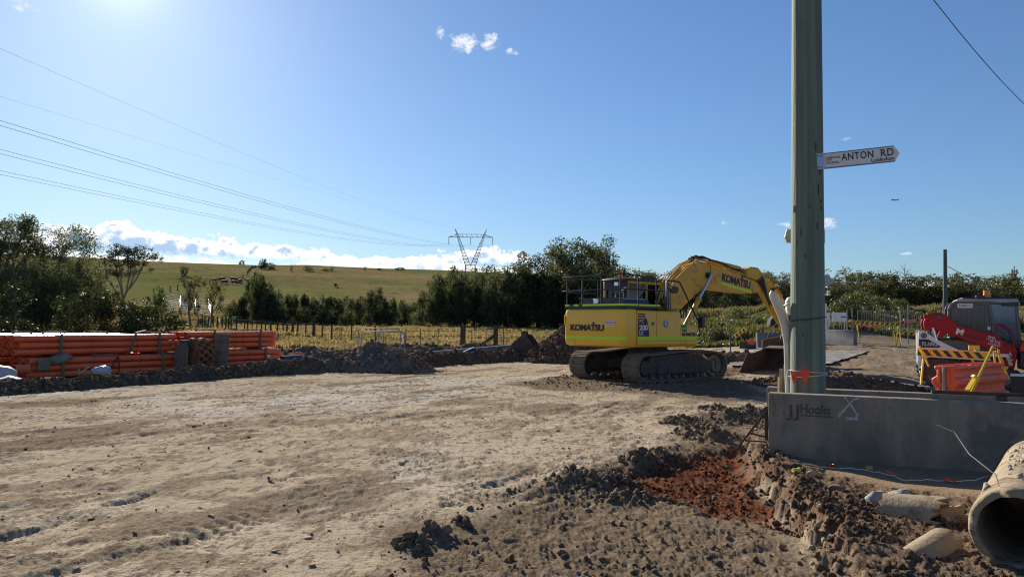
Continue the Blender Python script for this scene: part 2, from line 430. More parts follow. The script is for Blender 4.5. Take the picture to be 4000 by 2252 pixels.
red_poly = [g2(2330, 1860), g2(2560, 1790), g2(2800, 1740), g2(2940, 1720), g2(2975, 1850), g2(3060, 1990), g2(3120, 2070), g2(2880, 2020), g2(2640, 1960), g2(2480, 1930)]
churn_shade_poly = [g2(1980, 1500), g2(2250, 1440), g2(2700, 1430), g2(2950, 1440), g2(3010, 1500), g2(3000, 1610), g2(2860, 1625), g2(2640, 1560), g2(2400, 1525), g2(2150, 1520)]  # churned soil, stretched so its dark colour also paints the digger's shadow
RDIR = np.array([0.53, 0.848])                                       # the way the haul road runs
def spots(x, y, L):
    z = np.zeros(x.shape)
    for px, py, h, r, s in L:
        c = g2(px, py); d2 = ((x - c[0]) ** 2 + (y - c[1]) ** 2) / r ** 2
        z = np.maximum(z, h * np.exp(-d2 * 1.3) * (1 + 0.5 * fbm(x, y, 2.2 / r, 3, s)))
    return z
HEAPS = [(1615, 2120, .06, .13, 1), (1690, 2085, .08, .14, 2), (1800, 2040, .05, .08, 3), (2270, 1880, .14, .34, 2), (2400, 1865, .12, .3, 5), (2500, 1790, .13, .25, 3), (2590, 1770, .1, .22, 4),
         (2690, 1655, .12, .45, 5), (2760, 1700, .16, .5, 6), (2850, 1640, .22, .55, 7), (2920, 1620, .2, .45, 1), (2650, 1655, .08, .3, 3), (2800, 1600, .08, .3, 2), (2420, 1940, .07, .25, 4), (2560, 1920, .07, .3, 5)]
STRIPS = [(0, 1757, 343, 1731, .42), (462, 1688, 825, 1678, .40), (924, 1660, 1287, 1638, .38), (1240, 1655, 1330, 1645, .3), (640, 1935, 990, 1952, .22), (1056, 1930, 1254, 1944, .26), (1320, 1700, 1650, 1712, .45), (380, 2028, 726, 2026, .24), (0, 2166, 200, 2225, .3), (693, 2193, 990, 2202, .22),
          (1717, 1581, 2121, 1543, .4), (1600, 1624, 1997, 1593, .5), (1848, 1650, 2028, 1643, .45), (2227, 1767, 2314, 1748, .18), (1935, 1935, 2090, 1972, .3), (300, 1640, 700, 1622, .3), (1500, 1760, 1720, 1780, .3), (0, 1905, 330, 1880, .2), (1250, 1830, 1500, 1846, .25), (1750, 1850, 2050, 1830, .3), (2100, 1690, 2400, 1660, .3), (1050, 1790, 1150, 1782, .15), (2450, 1600, 2700, 1590, .5)]
def ground_fields(x, y):
    """height and the soil attributes of the worksite"""
    r = np.hypot(x, y); z = macro(x, y)
    site = polydist(x, y, SITE) + 0.9 * fbm(x, y, 0.35, 4, 3)
    near = (y > 2) & (r < 62)
    u = x * RDIR[0] + y * RDIR[1]; v = x * RDIR[1] - y * RDIR[0]     # along / across the road
    ld, ls, _ = linedist(x, y, ledge)
    e = np.where(ls < 0, ld, -ld) + 0.22 * fbm(x, y, 1.7, 6, 1, .62)
    right = .55 * sst(e, -0.10, -0.03) + .45 * sst(e + .08 * fbm(x, y, 5, 4, 2), .03, .10) * (y < 13.5) * (y > 1)
    right = right * sst(13.5 - y, 0, 1.2)
    nz = fbm(x, y, 1.3, 4, 5)
    lp = polydist(x, y, loose_poly) + 0.5 * fbm(x, y, 0.9, 4, 6)
    loose = sst(lp, -0.5, 0.7)
    red = sst(polydist(x, y, red_poly) + 0.35 * fbm(x, y, 1.6, 4, 2), -0.12, 0.3)
    churn_shade = sst(polydist(x, y, churn_shade_poly) + 1.2 * fbm(x, y, 0.5, 3, 1), -0.5, 0.8)
    heap = spots(x, y, HEAPS)
    patch = sst(fbm(u * 0.45, v * 1.25, 0.75, 5, 4), 0.04, 0.30)          # crumbled strips along the road
    patch2 = sst(fbm(u * 0.5, v, 1.9, 5, 2, .6), 0.08, 0.34)
    strip = np.zeros(x.shape)
    for q0, q1, q2, q3, wd in STRIPS:
        dl, _, _ = linedist(x, y, [g2(q0, q1), g2(q2, q3)]); strip = np.maximum(strip, sst(wd * 1.3 - dl + .8 * wd * (fbm(x, y, 1.6, 5, 3, .6) * 1.5 - .25), 0, wd * .6))
    rightfar = sst(x / np.maximum(y, 1), 0.30, 0.38) * sst(y, 13, 18)
    rough = np.clip(np.maximum.reduce([loose, red * 0.9, churn_shade * 0.8, patch * 0.6, patch2 * 0.5, strip * .5, right, rightfar * 0.6, sst(heap, 0.01, 0.05)]), 0, 1)
    fade = np.clip(14 / np.maximum(r, 1), 0.35, 1.3)
    wx = x + 0.05 * fbm(x, y, 7, 3, 1); wy = y + 0.05 * fbm(x, y, 7, 3, 4)
    L1 = lumps(wx, wy, 0.13, 0, .15, .55); L2 = lumps(wx, wy, 0.06, 3); L3 = lumps(x, y, 0.34, 5, 0.2, 0.5, 0.55); L4 = lumps(x, y, 0.6, 2, .2, .5, .4)
    d = 0.010 * fbm(x, y, 0.6, 3, 1) + 0.007 * fbm(u * .5, v * 1.4, 2.6, 6, 3, .62) + 0.007 * fbm(u * .7, v * 1.2, 16., 3, 5, .6)
    # flaky crust left by tyres: small terraces
    cr = fbm(u * 0.55, v * 1.5, 2.6, 5, 6); crust = sst(fbm(x, y, .42, 4, 2), -0.25, 0.15); cr2 = fbm(u * .6, v * 1.5, 5.5, 5, 3, .6)
    d = d + crust * (0.008 * np.floor(cr * 4.5) + 0.0065 * np.floor(cr2 * 4))
    d = d + rough * (0.006 * L1 * fade + 0.008 * L2 + 0.014 * L3 * np.maximum(loose, right) * fade + 0.024 * fbm(x, y, 2.2, 6, 2, .62) + 0.036 * (0.28 - np.abs(fbm(x, y, 6.0, 5, 4, .64))) + 0.03 * (0.25 - np.abs(fbm(x, y, 19., 3, 1, .6))))
    d = d + np.maximum(right, churn_shade * 0.6) * (0.05 * L4 + 0.03 * nz) + heap + sst(heap, 0.02, 0.06) * (0.03 * L1 + 0.03 * L2 + .03 * fbm(x, y, 6, 4, 3))
    # wheel ruts and tread prints
    tread = np.zeros(x.shape)
    for px0, py0, px1, py1, wd, dep, lug in [(-50, 2115, 600, 1920, .05, .035, 0), (560, 1700, 1330, 1570, .07, .03, 0), (60, 1625, 700, 1540, .05, .025, 0), (980, 1700, 1500, 1610, .22, .012, 1),
                                             (1350, 1660, 1620, 1590, .3, .016, 1), (1000, 1880, 1250, 1800, .05, .02, 0), (2200, 1640, 2420, 1570, .06, .04, 0), (1800, 1700, 2500, 1580, .03, .02, 0), (700, 2110, 1100, 1980, .3, .014, 1),
                                             (1450, 1870, 1700, 1780, .28, .012, 1), (1750, 1620, 2450, 1500, .3, .014, 1), (1500, 1800, 1750, 1700, .3, .012, 1), (2030, 2060, 2330, 1900, .35, .02, 1), (1750, 1960, 2250, 1790, .3, .014, 1), (250, 1880, 620, 1790, .3, .01, 1), (400, 1660, 900, 1580, .03, .02, 0)]:
        ld2, s2, arc = linedist(x, y, [g2(px0, py0), g2((px0 + px1) / 2, (py0 + py1) / 2 + 6), g2(px1, py1)])
        k = np.exp(-(ld2 / wd) ** 4) * sst(fbm(x, y, 1.1, 3, 1), -0.45, 0.1)
        if lug: k = k * (0.5 + 0.5 * np.sign(np.sin(arc * 2 * math.pi / 0.16 + 2.2 * np.sin(s2 * ld2 * 9)))) * (np.abs(np.sin(ld2 * 14)) > 0.3)
        d = d - dep * (2.0 if lug else 1.0) * k * (1 - 0.35 * rough); tread = np.maximum(tread, k)
    d = d + right * (0.12 + 0.11 * np.exp(-(e / .42) ** 2)) - red * 0.10 * (1 - right) - 0.04 * loose
    # flat strip swept in front of the barrier
    flat = right * sst(polydist(x, y, [g2(3040, 1765, .14), g2(3250, 1780, .14), g2(4300, 1870, .14), g2(4300, 1985, .14), g2(3700, 1930, .14), g2(3480, 1905, .14), g2(3280, 1855, .14), g2(3110, 1805, .14)]), -0.1, 0.25)
    d = d * (1 - flat) + flat * (0.13 + 0.012 * fbm(x, y, 3, 4, 1))
    d = d + sst(y, 13, 16) * rightfar * (0.10 * fbm(x, y, 0.8, 4, 3) + 0.05 * L4)
    # the hollow the bucket has dug
    c = EXC_C + 6.9 * np.array([math.sin(EXC_H), math.cos(EXC_H)])
    d = d - 0.16 * np.exp(-((x - c[0]) ** 2 + (y - c[1]) ** 2) / 3.0)
    z = z + np.where(near, d * sst(62 - r, 0, 12), 0)
    g = 1 - sst(site, -0.3, 0.3)
    z = z + g * (0.10 * fbm(x, y, 0.5, 4, 1) + 0.16 * fbm(x, y, 0.12, 2, 6)) * (r < 160)
    pale = sst(fbm(u * .5, v, 0.32, 4, 1), 0.05, 0.5) * (1 - rough)
    return z, dict(rough=rough * (r < 70), red=red * (1 - 0.3 * right) + 0.5 * sst(-np.abs(e), -.16, -.01) * sst(fbm(x, y, 2.1, 4, 3), -.15, .3) * right * sst(polydist(x, y, [g2(2900, 1650), g2(3150, 1700), g2(3420, 2300), g2(3000, 2300), g2(2850, 1900)]), -.1, .2), pale=pale, bank=right, flat=flat, churn_shade=churn_shade), site

def ground_z(x, y):
    z, _, _ = ground_fields(np.array([float(x)]), np.array([float(y)])); return float(z[0])
def ghit(px, py, d0=100.0, d1=640.0):                                # where the hillside is met at a photo pixel
    dd = np.linspace(d0, d1, 900); P = np.array([W(px, py, d) for d in dd]); k = np.where(macro(P[:, 0], P[:, 1]) >= P[:, 2])[0]
    p = P[k[0]] if len(k) else P[-1]
    return float(p[0]), float(p[1]), float(macro(p[:1], p[1:2])[0])
def flat_z(x, y):
    return float(macro(np.array([float(x)]), np.array([float(y)]))[0])

def mat_dirt():
    m = bpy.data.materials.new('dirt'); m.use_nodes = True; k = NT(m.node_tree); b = k.n['Principled BSDF']
    pos = k.node('ShaderNodeNewGeometry').outputs['Position']
    at = lambda n: k.node('ShaderNodeAttribute', attribute_name=n).outputs['Fac']
    rough, red, pale, bk, flat, churn_shade = [at(n) for n in ('rough', 'red', 'pale', 'bank', 'flat', 'churn_shade')]
    f1 = k.noise(pos, 1.1, 7, 0.65); f2 = k.noise(pos, 9.0, 6, 0.7); f3 = k.noise(pos, 45.0, 5, 0.7)
    mp = k.node('ShaderNodeMapping', vector_type='POINT'); k.l.new(pos, mp.inputs[0]); mp.inputs['Rotation'].default_value = (0, 0, rad(32)); mp.inputs['Scale'].default_value = (2.6, 0.7, 1)
    f4 = k.noise(mp.outputs[0], 2.6, 7, 0.72, 0.2)
    tan = k.mix(k.sstep(f1, 0.3, 0.7), (0.41, 0.33, 0.228), (0.485, 0.395, 0.28))
    tan = k.mix(k.m('MULTIPLY', pale, 0.75), tan, (0.53, 0.475, 0.41))
    tan = k.mix(k.m('MULTIPLY', k.sstep(f4, 0.52, 0.59), 0.75), tan, (0.19, 0.14, 0.098))
    f5 = k.noise(pos, 6.5, 5, 0.68, 0.3); f6 = k.noise(pos, 17.0, 4, 0.7); fp = k.noise(pos, 0.55, 5, 0.62)
    tan = k.mix(k.m('MULTIPLY', k.sstep(f5, 0.565, 0.60), k.m('MULTIPLY', k.sstep(fp, 0.36, 0.60), 0.82)), tan, (0.145, 0.108, 0.078))
    tan = k.mix(k.m('MULTIPLY', k.sstep(f6, 0.585, 0.62), k.m('MULTIPLY', k.sstep(fp, 0.30, 0.55), 0.7)), tan, (0.165, 0.125, 0.09))
    tan = k.mix(k.m('MULTIPLY', k.sstep(f5, 0.40, 0.36), 0.35), tan, (0.60, 0.53, 0.43))
    tan = k.mix(k.m('MULTIPLY', k.sstep(f2, 0.54, 0.70), 0.6), tan, (0.235, 0.172, 0.115))
    brown = k.mix(k.sstep(f2, 0.35, 0.68), (0.110, 0.077, 0.051), (0.215, 0.158, 0.105))
    brown = k.mix(k.m('MULTIPLY', k.sstep(f3, 0.57, 0.7), 0.4), brown, (0.33, 0.265, 0.195))
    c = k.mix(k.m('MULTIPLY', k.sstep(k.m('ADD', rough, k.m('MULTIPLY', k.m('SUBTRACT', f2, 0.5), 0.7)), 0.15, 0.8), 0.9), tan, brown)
    dark = k.mix(k.sstep(f2, 0.4, 0.66), (0.105, 0.068, 0.045), (0.21, 0.145, 0.095))
    c = k.mix(k.m('MULTIPLY', bk, 0.75), c, dark)
    c = k.mix(k.m('MULTIPLY', flat, 0.9), c, k.mix(f2, (0.27, 0.18, 0.11), (0.36, 0.26, 0.17)))
    redc = k.mix(k.sstep(f2, 0.38, 0.64), (0.095, 0.034, 0.019), (0.175, 0.064, 0.033))
    c = k.mix(k.m('MULTIPLY', red, k.sstep(k.m('ADD', k.m('MULTIPLY', f2, .5), k.m('MULTIPLY', f1, .5)), 0.34, 0.52)), c, redc)
    k.l.new(c, b.inputs['Base Color']); b.inputs['Roughness'].default_value = 0.95; b.inputs['Specular IOR Level'].default_value = 0.0
    bn = k.node('ShaderNodeBump'); bn.inputs['Strength'].default_value = 1.0; bn.inputs['Distance'].default_value = 0.022
    k.l.new(k.m('ADD', k.m('ADD', k.m('MULTIPLY', f3, 0.6), f2), k.m('MULTIPLY', f6, 0.8)), bn.inputs['Height']); k.l.new(bn.outputs[0], b.inputs['Normal'])
    return m
def mat_field(name, a, b2, c3, d4, s1):
    m = bpy.data.materials.new(name); m.use_nodes = True; k = NT(m.node_tree); b = k.n['Principled BSDF']
    pos = k.node('ShaderNodeNewGeometry').outputs['Position']
    f1 = k.noise(pos, s1, 6, 0.6, 0.4); f2 = k.noise(pos, s1 * 7, 6, 0.7); f3 = k.noise(pos, s1 * 40, 4, 0.7); f4 = k.noise(pos, s1 * 0.35, 4, 0.6)
    c = k.mix(k.sstep(f1, 0.36, 0.62), a, b2)
    c = k.mix(k.sstep(f4, 0.45, 0.62), c, c3)
    c = k.mix(k.m('MULTIPLY', k.sstep(f2, 0.50, 0.66), 0.8), c, d4)
    c = k.mix(k.m('MULTIPLY', k.sstep(f3, 0.50, 0.62), 0.6), c, d4)
    k.l.new(c, b.inputs['Base Color']); b.inputs['Roughness'].default_value = 0.95; b.inputs['Specular IOR Level'].default_value = 0.0
    bn = k.node('ShaderNodeBump'); bn.inputs['Strength'].default_value = 1.0; bn.inputs['Distance'].default_value = 0.12 / max(s1, .05) * 0.1
    k.l.new(k.m('ADD', f2, k.m('MULTIPLY', f3, 0.6)), bn.inputs['Height']); k.l.new(bn.outputs[0], b.inputs['Normal'])
    return m
M_DIRT = mat_dirt()
M_FIELD = mat_field('paddock_grass', (0.19, 0.145, 0.062), (0.22, 0.16, 0.08), (0.15, 0.14, 0.05), (0.10, 0.085, 0.036), 0.10)
M_HILL = mat_field('hill_grass', (0.235, 0.188, 0.078), (0.27, 0.20, 0.10), (0.165, 0.170, 0.055), (0.10, 0.08, 0.04), 0.035)

def build_terrain():
    cols = np.concatenate([np.arange(-60, -36, 0.6), np.arange(-36, 36, 0.092), np.arange(36, 60, 0.6), np.arange(60, 300, 4.0)])
    rr = [0.6, 1.5, 2.5, 3.3, 4.0]
    while rr[-1] < 34: rr.append(rr[-1] * 1.0052)
    while rr[-1] < 62: rr.append(rr[-1] * 1.009)
    while rr[-1] < 800: rr.append(rr[-1] * 1.018)
    while rr[-1] < 9000: rr.append(rr[-1] * 1.25)
    rr = np.array(rr); A = np.radians(cols); nr, nc = len(rr), len(cols)
    Rg, Ag = np.meshgrid(rr, A, indexing='ij')
    x = (Rg * np.sin(Ag)).ravel(); y = (Rg * np.cos(Ag)).ravel()
    z, att, site = ground_fields(x, y)
    V = np.stack([x, y, z], 1)
    V = np.vstack([V, [[0, 0, ground_z(0, 0)]]])
    i, j = np.meshgrid(np.arange(nr - 1), np.arange(nc), indexing='ij'); i = i.ravel(); j = j.ravel(); j2 = (j + 1) % nc
    F = np.stack([i * nc + j, (i + 1) * nc + j, (i + 1) * nc + j2, i * nc + j2], 1)[:, ::-1]
    fc = (V[F[:, 0]] + V[F[:, 2]]) / 2
    fr = np.hypot(fc[:, 0], fc[:, 1])
    sgn = site[F].mean(1)
    zone = np.where(sgn > 0, 0, 1); zone = np.where(fr > 168, 2, zone)
    for kz, (nm, mm) in enumerate((('ground', M_DIRT), ('paddock', M_FIELD), ('hillside', M_HILL))):
        f = F[zone == kz]; used = np.unique(f); mp = np.full(len(V), -1); mp[used] = np.arange(len(used))
        o = raw(nm, V[used], mp[f], mm, smooth=(kz > 0), kind='structure')
        if kz == 0:
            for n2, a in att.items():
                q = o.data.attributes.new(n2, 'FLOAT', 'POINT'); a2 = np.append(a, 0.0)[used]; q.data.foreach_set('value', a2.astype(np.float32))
            me = o.data                                              # close the small hole under the viewer
    tri = np.array([[j, (j + 1) % nc, nc] for j in range(nc)])
    c = np.vstack([V[:nc], V[-1:]])
    raw('ground', c, tri, M_DIRT, kind='structure')
build_terrain()

# ------------------------------------------------------------------ vegetation
M_BARK = mat('bark_dark', (0.10, 0.085, 0.07), (0.17, 0.145, 0.12), 6, 0.9, bump=0.6)
M_GUMBARK = mat('bark_gum', (0.20, 0.17, 0.14), (0.30, 0.26, 0.21), 3, 0.8, bump=0.4)
L_CAS = leaf_mat('needles_dark', (0.070, 0.084, 0.045), (0.105, 0.120, 0.062), 0.40, 0.8, 0.05)
L_GUM = leaf_mat('leaves_gum', (0.055, 0.065, 0.030), (0.085, 0.090, 0.045), 0.22, 0.7, 0.08)
L_SCRUB = leaf_mat('leaves_scrub', (0.074, 0.082, 0.040), (0.112, 0.110, 0.055), 0.40, 0.7, 0.06)
L_GLOSS = leaf_mat('leaves_glossy', (0.045, 0.060, 0.020), (0.070, 0.075, 0.028), 0.22, 0.6, 0.12)
L_BRONZE = leaf_mat('leaves_bronze', (0.075, 0.060, 0.022), (0.10, 0.075, 0.03), 0.25, 0.6, 0.12)
L_GREEN = leaf_mat('leaves_bright', (0.085, 0.105, 0.034), (0.125, 0.14, 0.052), 0.3)
L_WEED = leaf_mat('weed_grass', (0.095, 0.115, 0.032), (0.15, 0.135, 0.05), 0.32, scale=0.35)
L_DRY = leaf_mat('dry_grass', (0.36, 0.26, 0.14), (0.27, 0.205, 0.095), 0.3, scale=0.12)
L_SEED = leaf_mat('seed_grass', (0.26, 0.22, 0.12), (0.18, 0.17, 0.075), 0.4, scale=0.3)

def leaf_cloud(cent, cr, n, size, droop=0.0, shell=0.5, flat=1.0, r=None, aspect=0.5):
    """n leaf-sized rhombs spread through balls at cent with radii cr"""
    r = r or np.random.default_rng(1)
    cent = np.asarray(cent, float); cr = np.asarray(cr, float)
    w = cr ** 2.2; w /= w.sum(); idx = r.choice(len(cent), n, p=w)
    d = r.normal(size=(n, 3)); d /= np.linalg.norm(d, axis=1)[:, None]
    q = (r.random(n) ** shell)[:, None]
    p = cent[idx] + d * q * cr[idx][:, None] * np.array([1, 1, flat])
    a = r.normal(size=(n, 3)); a[:, 2] = a[:, 2] * (1 - droop) - droop * 1.6; a /= np.linalg.norm(a, axis=1)[:, None]
    b = np.cross(a, r.normal(size=(n, 3))); b /= np.linalg.norm(b, axis=1)[:, None]
    s = (size * (0.55 + 0.9 * r.random(n)))[:, None]
    V = np.empty((n, 4, 3)); V[:, 0] = p - a * s; V[:, 1] = p + b * s * aspect; V[:, 2] = p + a * s; V[:, 3] = p - b * s * aspect
    return V.reshape(-1, 3), np.arange(n * 4).reshape(n, 4)
def branchy(mb, base, tip, r0, r1, wob, r, n=5, sides=6):
    base = np.array(base, float); tip = np.array(tip, float); L = np.linalg.norm(tip - base); pts = []; rs = []
    off = r.normal(size=3) * wob * L
    for i in range(n + 1):
        t = i / n; pts.append(base + (tip - base) * t + off * math.sin(math.pi * t) + r.normal(size=3) * wob * 0.2 * L * (0 < i < n)); rs.append(r0 + (r1 - r0) * t)
    mb.tube(pts, rs, sides); return pts
_VM = {}
def veg_mesh(key, tm, lm, V, F, mb):
    """trunk and crown mesh data kept for reuse"""
    tme = None
    if mb is not None and mb.v:
        tme = bpy.data.meshes.new(key + '_trunk'); tme.from_pydata(mb.v, [], mb.f); tme.materials.append(tm); tme.shade_smooth()
    cme = bpy.data.meshes.new(key + '_crown'); V = np.asarray(V, np.float32); F = np.asarray(F, np.int32)
    cme.vertices.add(len(V)); cme.vertices.foreach_set('co', V.ravel()); cme.loops.add(F.size); cme.loops.foreach_set('vertex_index', F.ravel())
    cme.polygons.add(len(F)); cme.polygons.foreach_set('loop_start', np.arange(0, F.size, 4, dtype=np.int32)); cme.polygons.foreach_set('loop_total', np.full(len(F), 4, np.int32))
    cme.update(calc_edges=True); cme.materials.append(lm)
    _VM[key] = (tme, cme)
def casuarina(key, H, Wd, n, seed, lm=None, base=0.03, shape=1.0, size=0.26, gaps=0.55):
    r = np.random.default_rng(seed); mb = MB()
    mb.tube([(0, 0, -0.3), (0.1, 0, H * 0.4), (0, 0.05, H * 0.92)], [H * 0.018 + .03, H * 0.012 + .02, 0.02], 6)
    c = []; cr = []
    for i in range(int(22 + H * 3)):
        t = r.random() ** 0.8; z = H * (base + (0.97 - base) * t)
        rad_ = Wd * 0.5 * ((1 - t) ** (0.55 * shape) * 0.95 + 0.10) * min(1, 0.55 + t * 3)
        a = r.random() * 6.28; q = rad_ * (0.25 + 0.75 * r.random())
        c.append((q * math.cos(a), q * math.sin(a), z)); cr.append(rad_ * (0.22 + 0.3 * r.random()) * gaps / 0.55 + 0.12)
        if i % 3 == 0: branchy(mb, (0, 0, z * 0.86), c[-1], 0.03, 0.01, 0.05, r, 3, 4)
    c.append((0, 0, H * 0.97)); cr.append(Wd * 0.07)
    V, F = leaf_cloud(c, cr, n, size, droop=-0.35, shell=0.45, flat=1.35, r=r, aspect=0.28)
    veg_mesh(key, M_BARK, lm or L_CAS, V, F, mb)
def gum(key, H, Wd, n, seed, lm=None, tm=None, forks=4, low=0.35, clump=0.13, size=0.24, open_=0.5, nclump=34, flat=0.6):
    r = np.random.default_rng(seed); mb = MB(); c = []; cr = []
    th = H * low; r0 = 0.02 * H + 0.04
    tr = branchy(mb, (0, 0, -0.3), (r.normal() * 0.15, r.normal() * .15, th), r0, r0 * 0.75, 0.02, r, 4, 8)
    for i in range(forks):
        a = 6.28 * (i + r.random() * 0.6) / forks; sp = Wd * 0.5 * (0.35 + 0.4 * r.random())
        tip = np.array([sp * math.cos(a), sp * math.sin(a), H * (0.70 + 0.2 * r.random())])
        L = branchy(mb, tr[-1], tip, r0 * 0.55, r0 * 0.2, 0.07, r, 6, 6)
        for j in range(int(nclump / forks)):
            s = L[r.integers(2, len(L))]; a2 = a + r.normal() * 0.9; q = Wd * 0.5 * (0.12 + 0.45 * r.random())
            e = np.array([s[0] + q * math.cos(a2), s[1] + q * math.sin(a2), min(H * 0.98, s[2] + H * (0.02 + 0.2 * r.random()) * (1 if r.random() < .8 else -0.8))])
            branchy(mb, s, e, r0 * 0.16, r0 * 0.05, 0.08, r, 3, 4)
            c.append(e); cr.append(Wd * clump * (0.5 + 0.8 * r.random()))
    V, F = leaf_cloud(c, cr, n, size, droop=0.3, shell=open_, flat=flat, r=r, aspect=0.34)
    veg_mesh(key, tm or M_GUMBARK, lm or L_GUM, V, F, mb)
def shrub(key, H, Wd, n, seed, lm, size=0.08, stems=6, skirt=0.12, nc=40, tm=None):
    r = np.random.default_rng(seed); mb = MB(); c = []; cr = []
    for i in range(nc):
        a = r.random() * 6.28; t = r.random(); z = H * (skirt + (0.9 - skirt) * t); q = Wd * 0.5 * math.sqrt(max(0.03, 1 - ((t - 0.42) / 0.62) ** 2)) * (0.35 + 0.55 * r.random())
        c.append((q * math.cos(a), q * math.sin(a), z)); cr.append(Wd * (0.08 + 0.09 * r.random()))
        if i % 3 == 0: branchy(mb, (r.normal() * 0.05 * Wd, r.normal() * 0.05 * Wd, -0.15), c[-1], 0.028 * H / 3, 0.008, 0.06, r, 4, 5)
    V, F = leaf_cloud(c, cr, n, size, shell=0.4, r=r, aspect=0.5)
    veg_mesh(key, tm or M_BARK, lm, V, F, mb)

for i, (h, w, n) in enumerate([(9, 4.6, 2300), (7, 3.8, 1800), (10.5, 5.2, 2600), (6, 3.4, 1500), (8, 5.0, 2300)]): casuarina('cas%d' % i, h, w, n, 20 + i)
for i, (h, w, n) in enumerate([(9, 7.0, 2100), (7.5, 6.0, 1900), (8.5, 6.5, 2000)]): gum('scr%d' % i, h, w, n, 40 + i, L_SCRUB, M_BARK, 5, 0.18, 0.15, 0.24, 0.45, 60, 0.8)
gum('gumA', 13.5, 12, 9000, 51, L_CAS, M_BARK, 7, 0.35, 0.125, 0.24, 0.5, 90, .75)
gum('gumB', 11.5, 9, 6000, 52, L_CAS, M_BARK, 6, 0.3, 0.125, 0.22, 0.5, 66, .75)
gum('gumthin', 9.5, 8.5, 700, 53, L_GUM, M_GUMBARK, 5, 0.35, 0.085, 0.16, 0.6, 40)
gum('leftgumA', 11.3, 7.5, 8000, 54, L_CAS, M_BARK, 5, 0.4, 0.13, 0.15, 0.5, 60, .8)
gum('leftgumB', 11.4, 10.0, 9500, 55, L_CAS, M_BARK, 6, 0.3, 0.125, 0.15, 0.5, 70, .8)
casuarina('leftdark', 7.0, 6.2, 5000, 56, L_CAS, 0.02, 0.7, 0.17)
casuarina('leftdarkB', 5.8, 5.4, 3800, 57, L_CAS, 0.02, 0.6, 0.16)
casuarina('conifer', 5.3, 4.0, 2200, 58, L_CAS, 0.02, 1.3, 0.17)
gum('slim', 7.0, 3.6, 1100, 59, L_SCRUB, M_BARK, 4, 0.3, 0.16, 0.17, 0.5, 22, 1.2)
shrub('hillbush', 4.5, 6.0, 700, 60, L_CAS, 0.3, 4, 0.05, 24)
shrub('weedshrub', 2.2, 4.2, 2600, 61, L_GREEN, 0.10, 5, 0.02, 40)

def plant(name, key, x, y, label, cat, group=None, sc=1.0, rz=None, z=None, sz=None, sink=0.0):
    tme, cme = _VM[key]
    t = thing(name, label, cat, (x, y, (flat_z(x, y) if z is None else z) - sink), random.random() * 6.28 if rz is None else rz, group)
    t.scale = (sc, sc, sc * (sz or 1.0))
    if tme: link('trunk', tme, t)
    link('crown', cme, t)
    return t
HT = {'cas0': 9, 'cas1': 7, 'cas2': 10.5, 'cas3': 6, 'cas4': 8, 'scr0': 9, 'scr1': 7.5, 'scr2': 8.5}
def belt(px0, px1, step, d0, d1, tops, keys, name, label, group, jit=0.5, hv=0.12, ends=None):
    """trees standing in rows between two bearings; tops gives the height of the belt in the photo"""
    px = px0
    while px < px1:
        p = px + random.uniform(-jit, jit) * step; d = random.uniform(d0, d1); k = random.choice(keys)
        b = W(p, 1250, d); ty = np.interp(p, [a for a, _ in tops], [b_ for _, b_ in tops])
        zt = W(p, ty, d)[2]; z0 = flat_z(b[0], b[1]); h = max(2.5, (zt - z0) * (1 + random.uniform(-hv * 1.7, hv * 0.55)))
        s = h / HT[k]
        lb = label
        if ends and px == px0: lb = ends[0]
        if ends and px + step >= px1: lb = ends[1]
        plant(name, k, b[0], b[1], lb, 'tree', group, max(s, 0.75), sz=s / max(s, 0.75))
        px += step
# belt along the far side of the paddock: left half low, right block tall
low = [(900, 1155), (940, 1130), (1000, 1060), (1050, 1100), (1120, 1140), (1250, 1150), (1400, 1148), (1480, 1125), (1560, 1160), (1620, 1170), (1700, 1060)]
belt(915, 1640, 30, 128, 136, low, ['cas0', 'cas1', 'cas3', 'cas4'], 'casuarina_tree', 'dark needle tree in the low belt between paddock and green hill', 'trees of the low belt behind the paddock', ends=('leftmost dark needle tree of the low belt behind the paddock', 'rightmost front tree of the low belt, next to the tall block'))
belt(905, 1640, 36, 137, 148, [(a, b + 12) for a, b in low], ['cas1', 'cas3', 'cas4'], 'casuarina_tree', 'dark needle tree in the low belt between paddock and green hill', 'trees of the low belt behind the paddock')
tall = [(1640, 1130), (1690, 1060), (1800, 1048), (1900, 1050), (2000, 1035), (2100, 1022), (2180, 1028), (2300, 1022), (2420, 1030), (2480, 1065), (2560, 1076), (3000, 1080), (3130, 1085)]
belt(1665, 2480, 30, 118, 126, [(a, b + 14) for a, b in tall], ['cas0', 'cas2', 'cas4'], 'casuarina_tree', 'tall dark tree in the thick block of trees left of the yellow digger', 'trees of the tall block behind the paddock')
belt(1680, 2480, 34, 128, 138, tall, ['cas0', 'cas2', 'scr0'], 'casuarina_tree', 'tall dark tree in the thick block of trees left of the yellow digger', 'trees of the tall block behind the paddock')
belt(2500, 3140, 40, 104, 116, tall, ['scr0', 'scr1', 'scr2', 'cas4'], 'scrub_tree', 'dark bushy tree in the tree line behind the digger boom', 'trees behind the digger boom')
belt(2500, 3140, 44, 118, 130, tall, ['scr0', 'scr2', 'cas0'], 'scrub_tree', 'dark bushy tree in the tree line behind the digger boom', 'trees behind the digger boom')
rt = [(3120, 1085), (3200, 1068), (3260, 1085), (3320, 1082), (3420, 1070), (3460, 1078), (3560, 1090), (3660, 1064), (3760, 1068), (3850, 1092), (3930, 1074), (4050, 1080)]
belt(3190, 4080, 40, 92, 100, [(a, b + 10) for a, b in rt], ['scr0', 'scr1', 'scr2'], 'scrub_tree', 'olive bushy tree in the tree line beyond the mesh gate', 'trees beyond the mesh gate', hv=.16, ends=('olive bushy tree of the front row nearest the power pole', 'olive bushy tree cut by the right edge above the loader'))
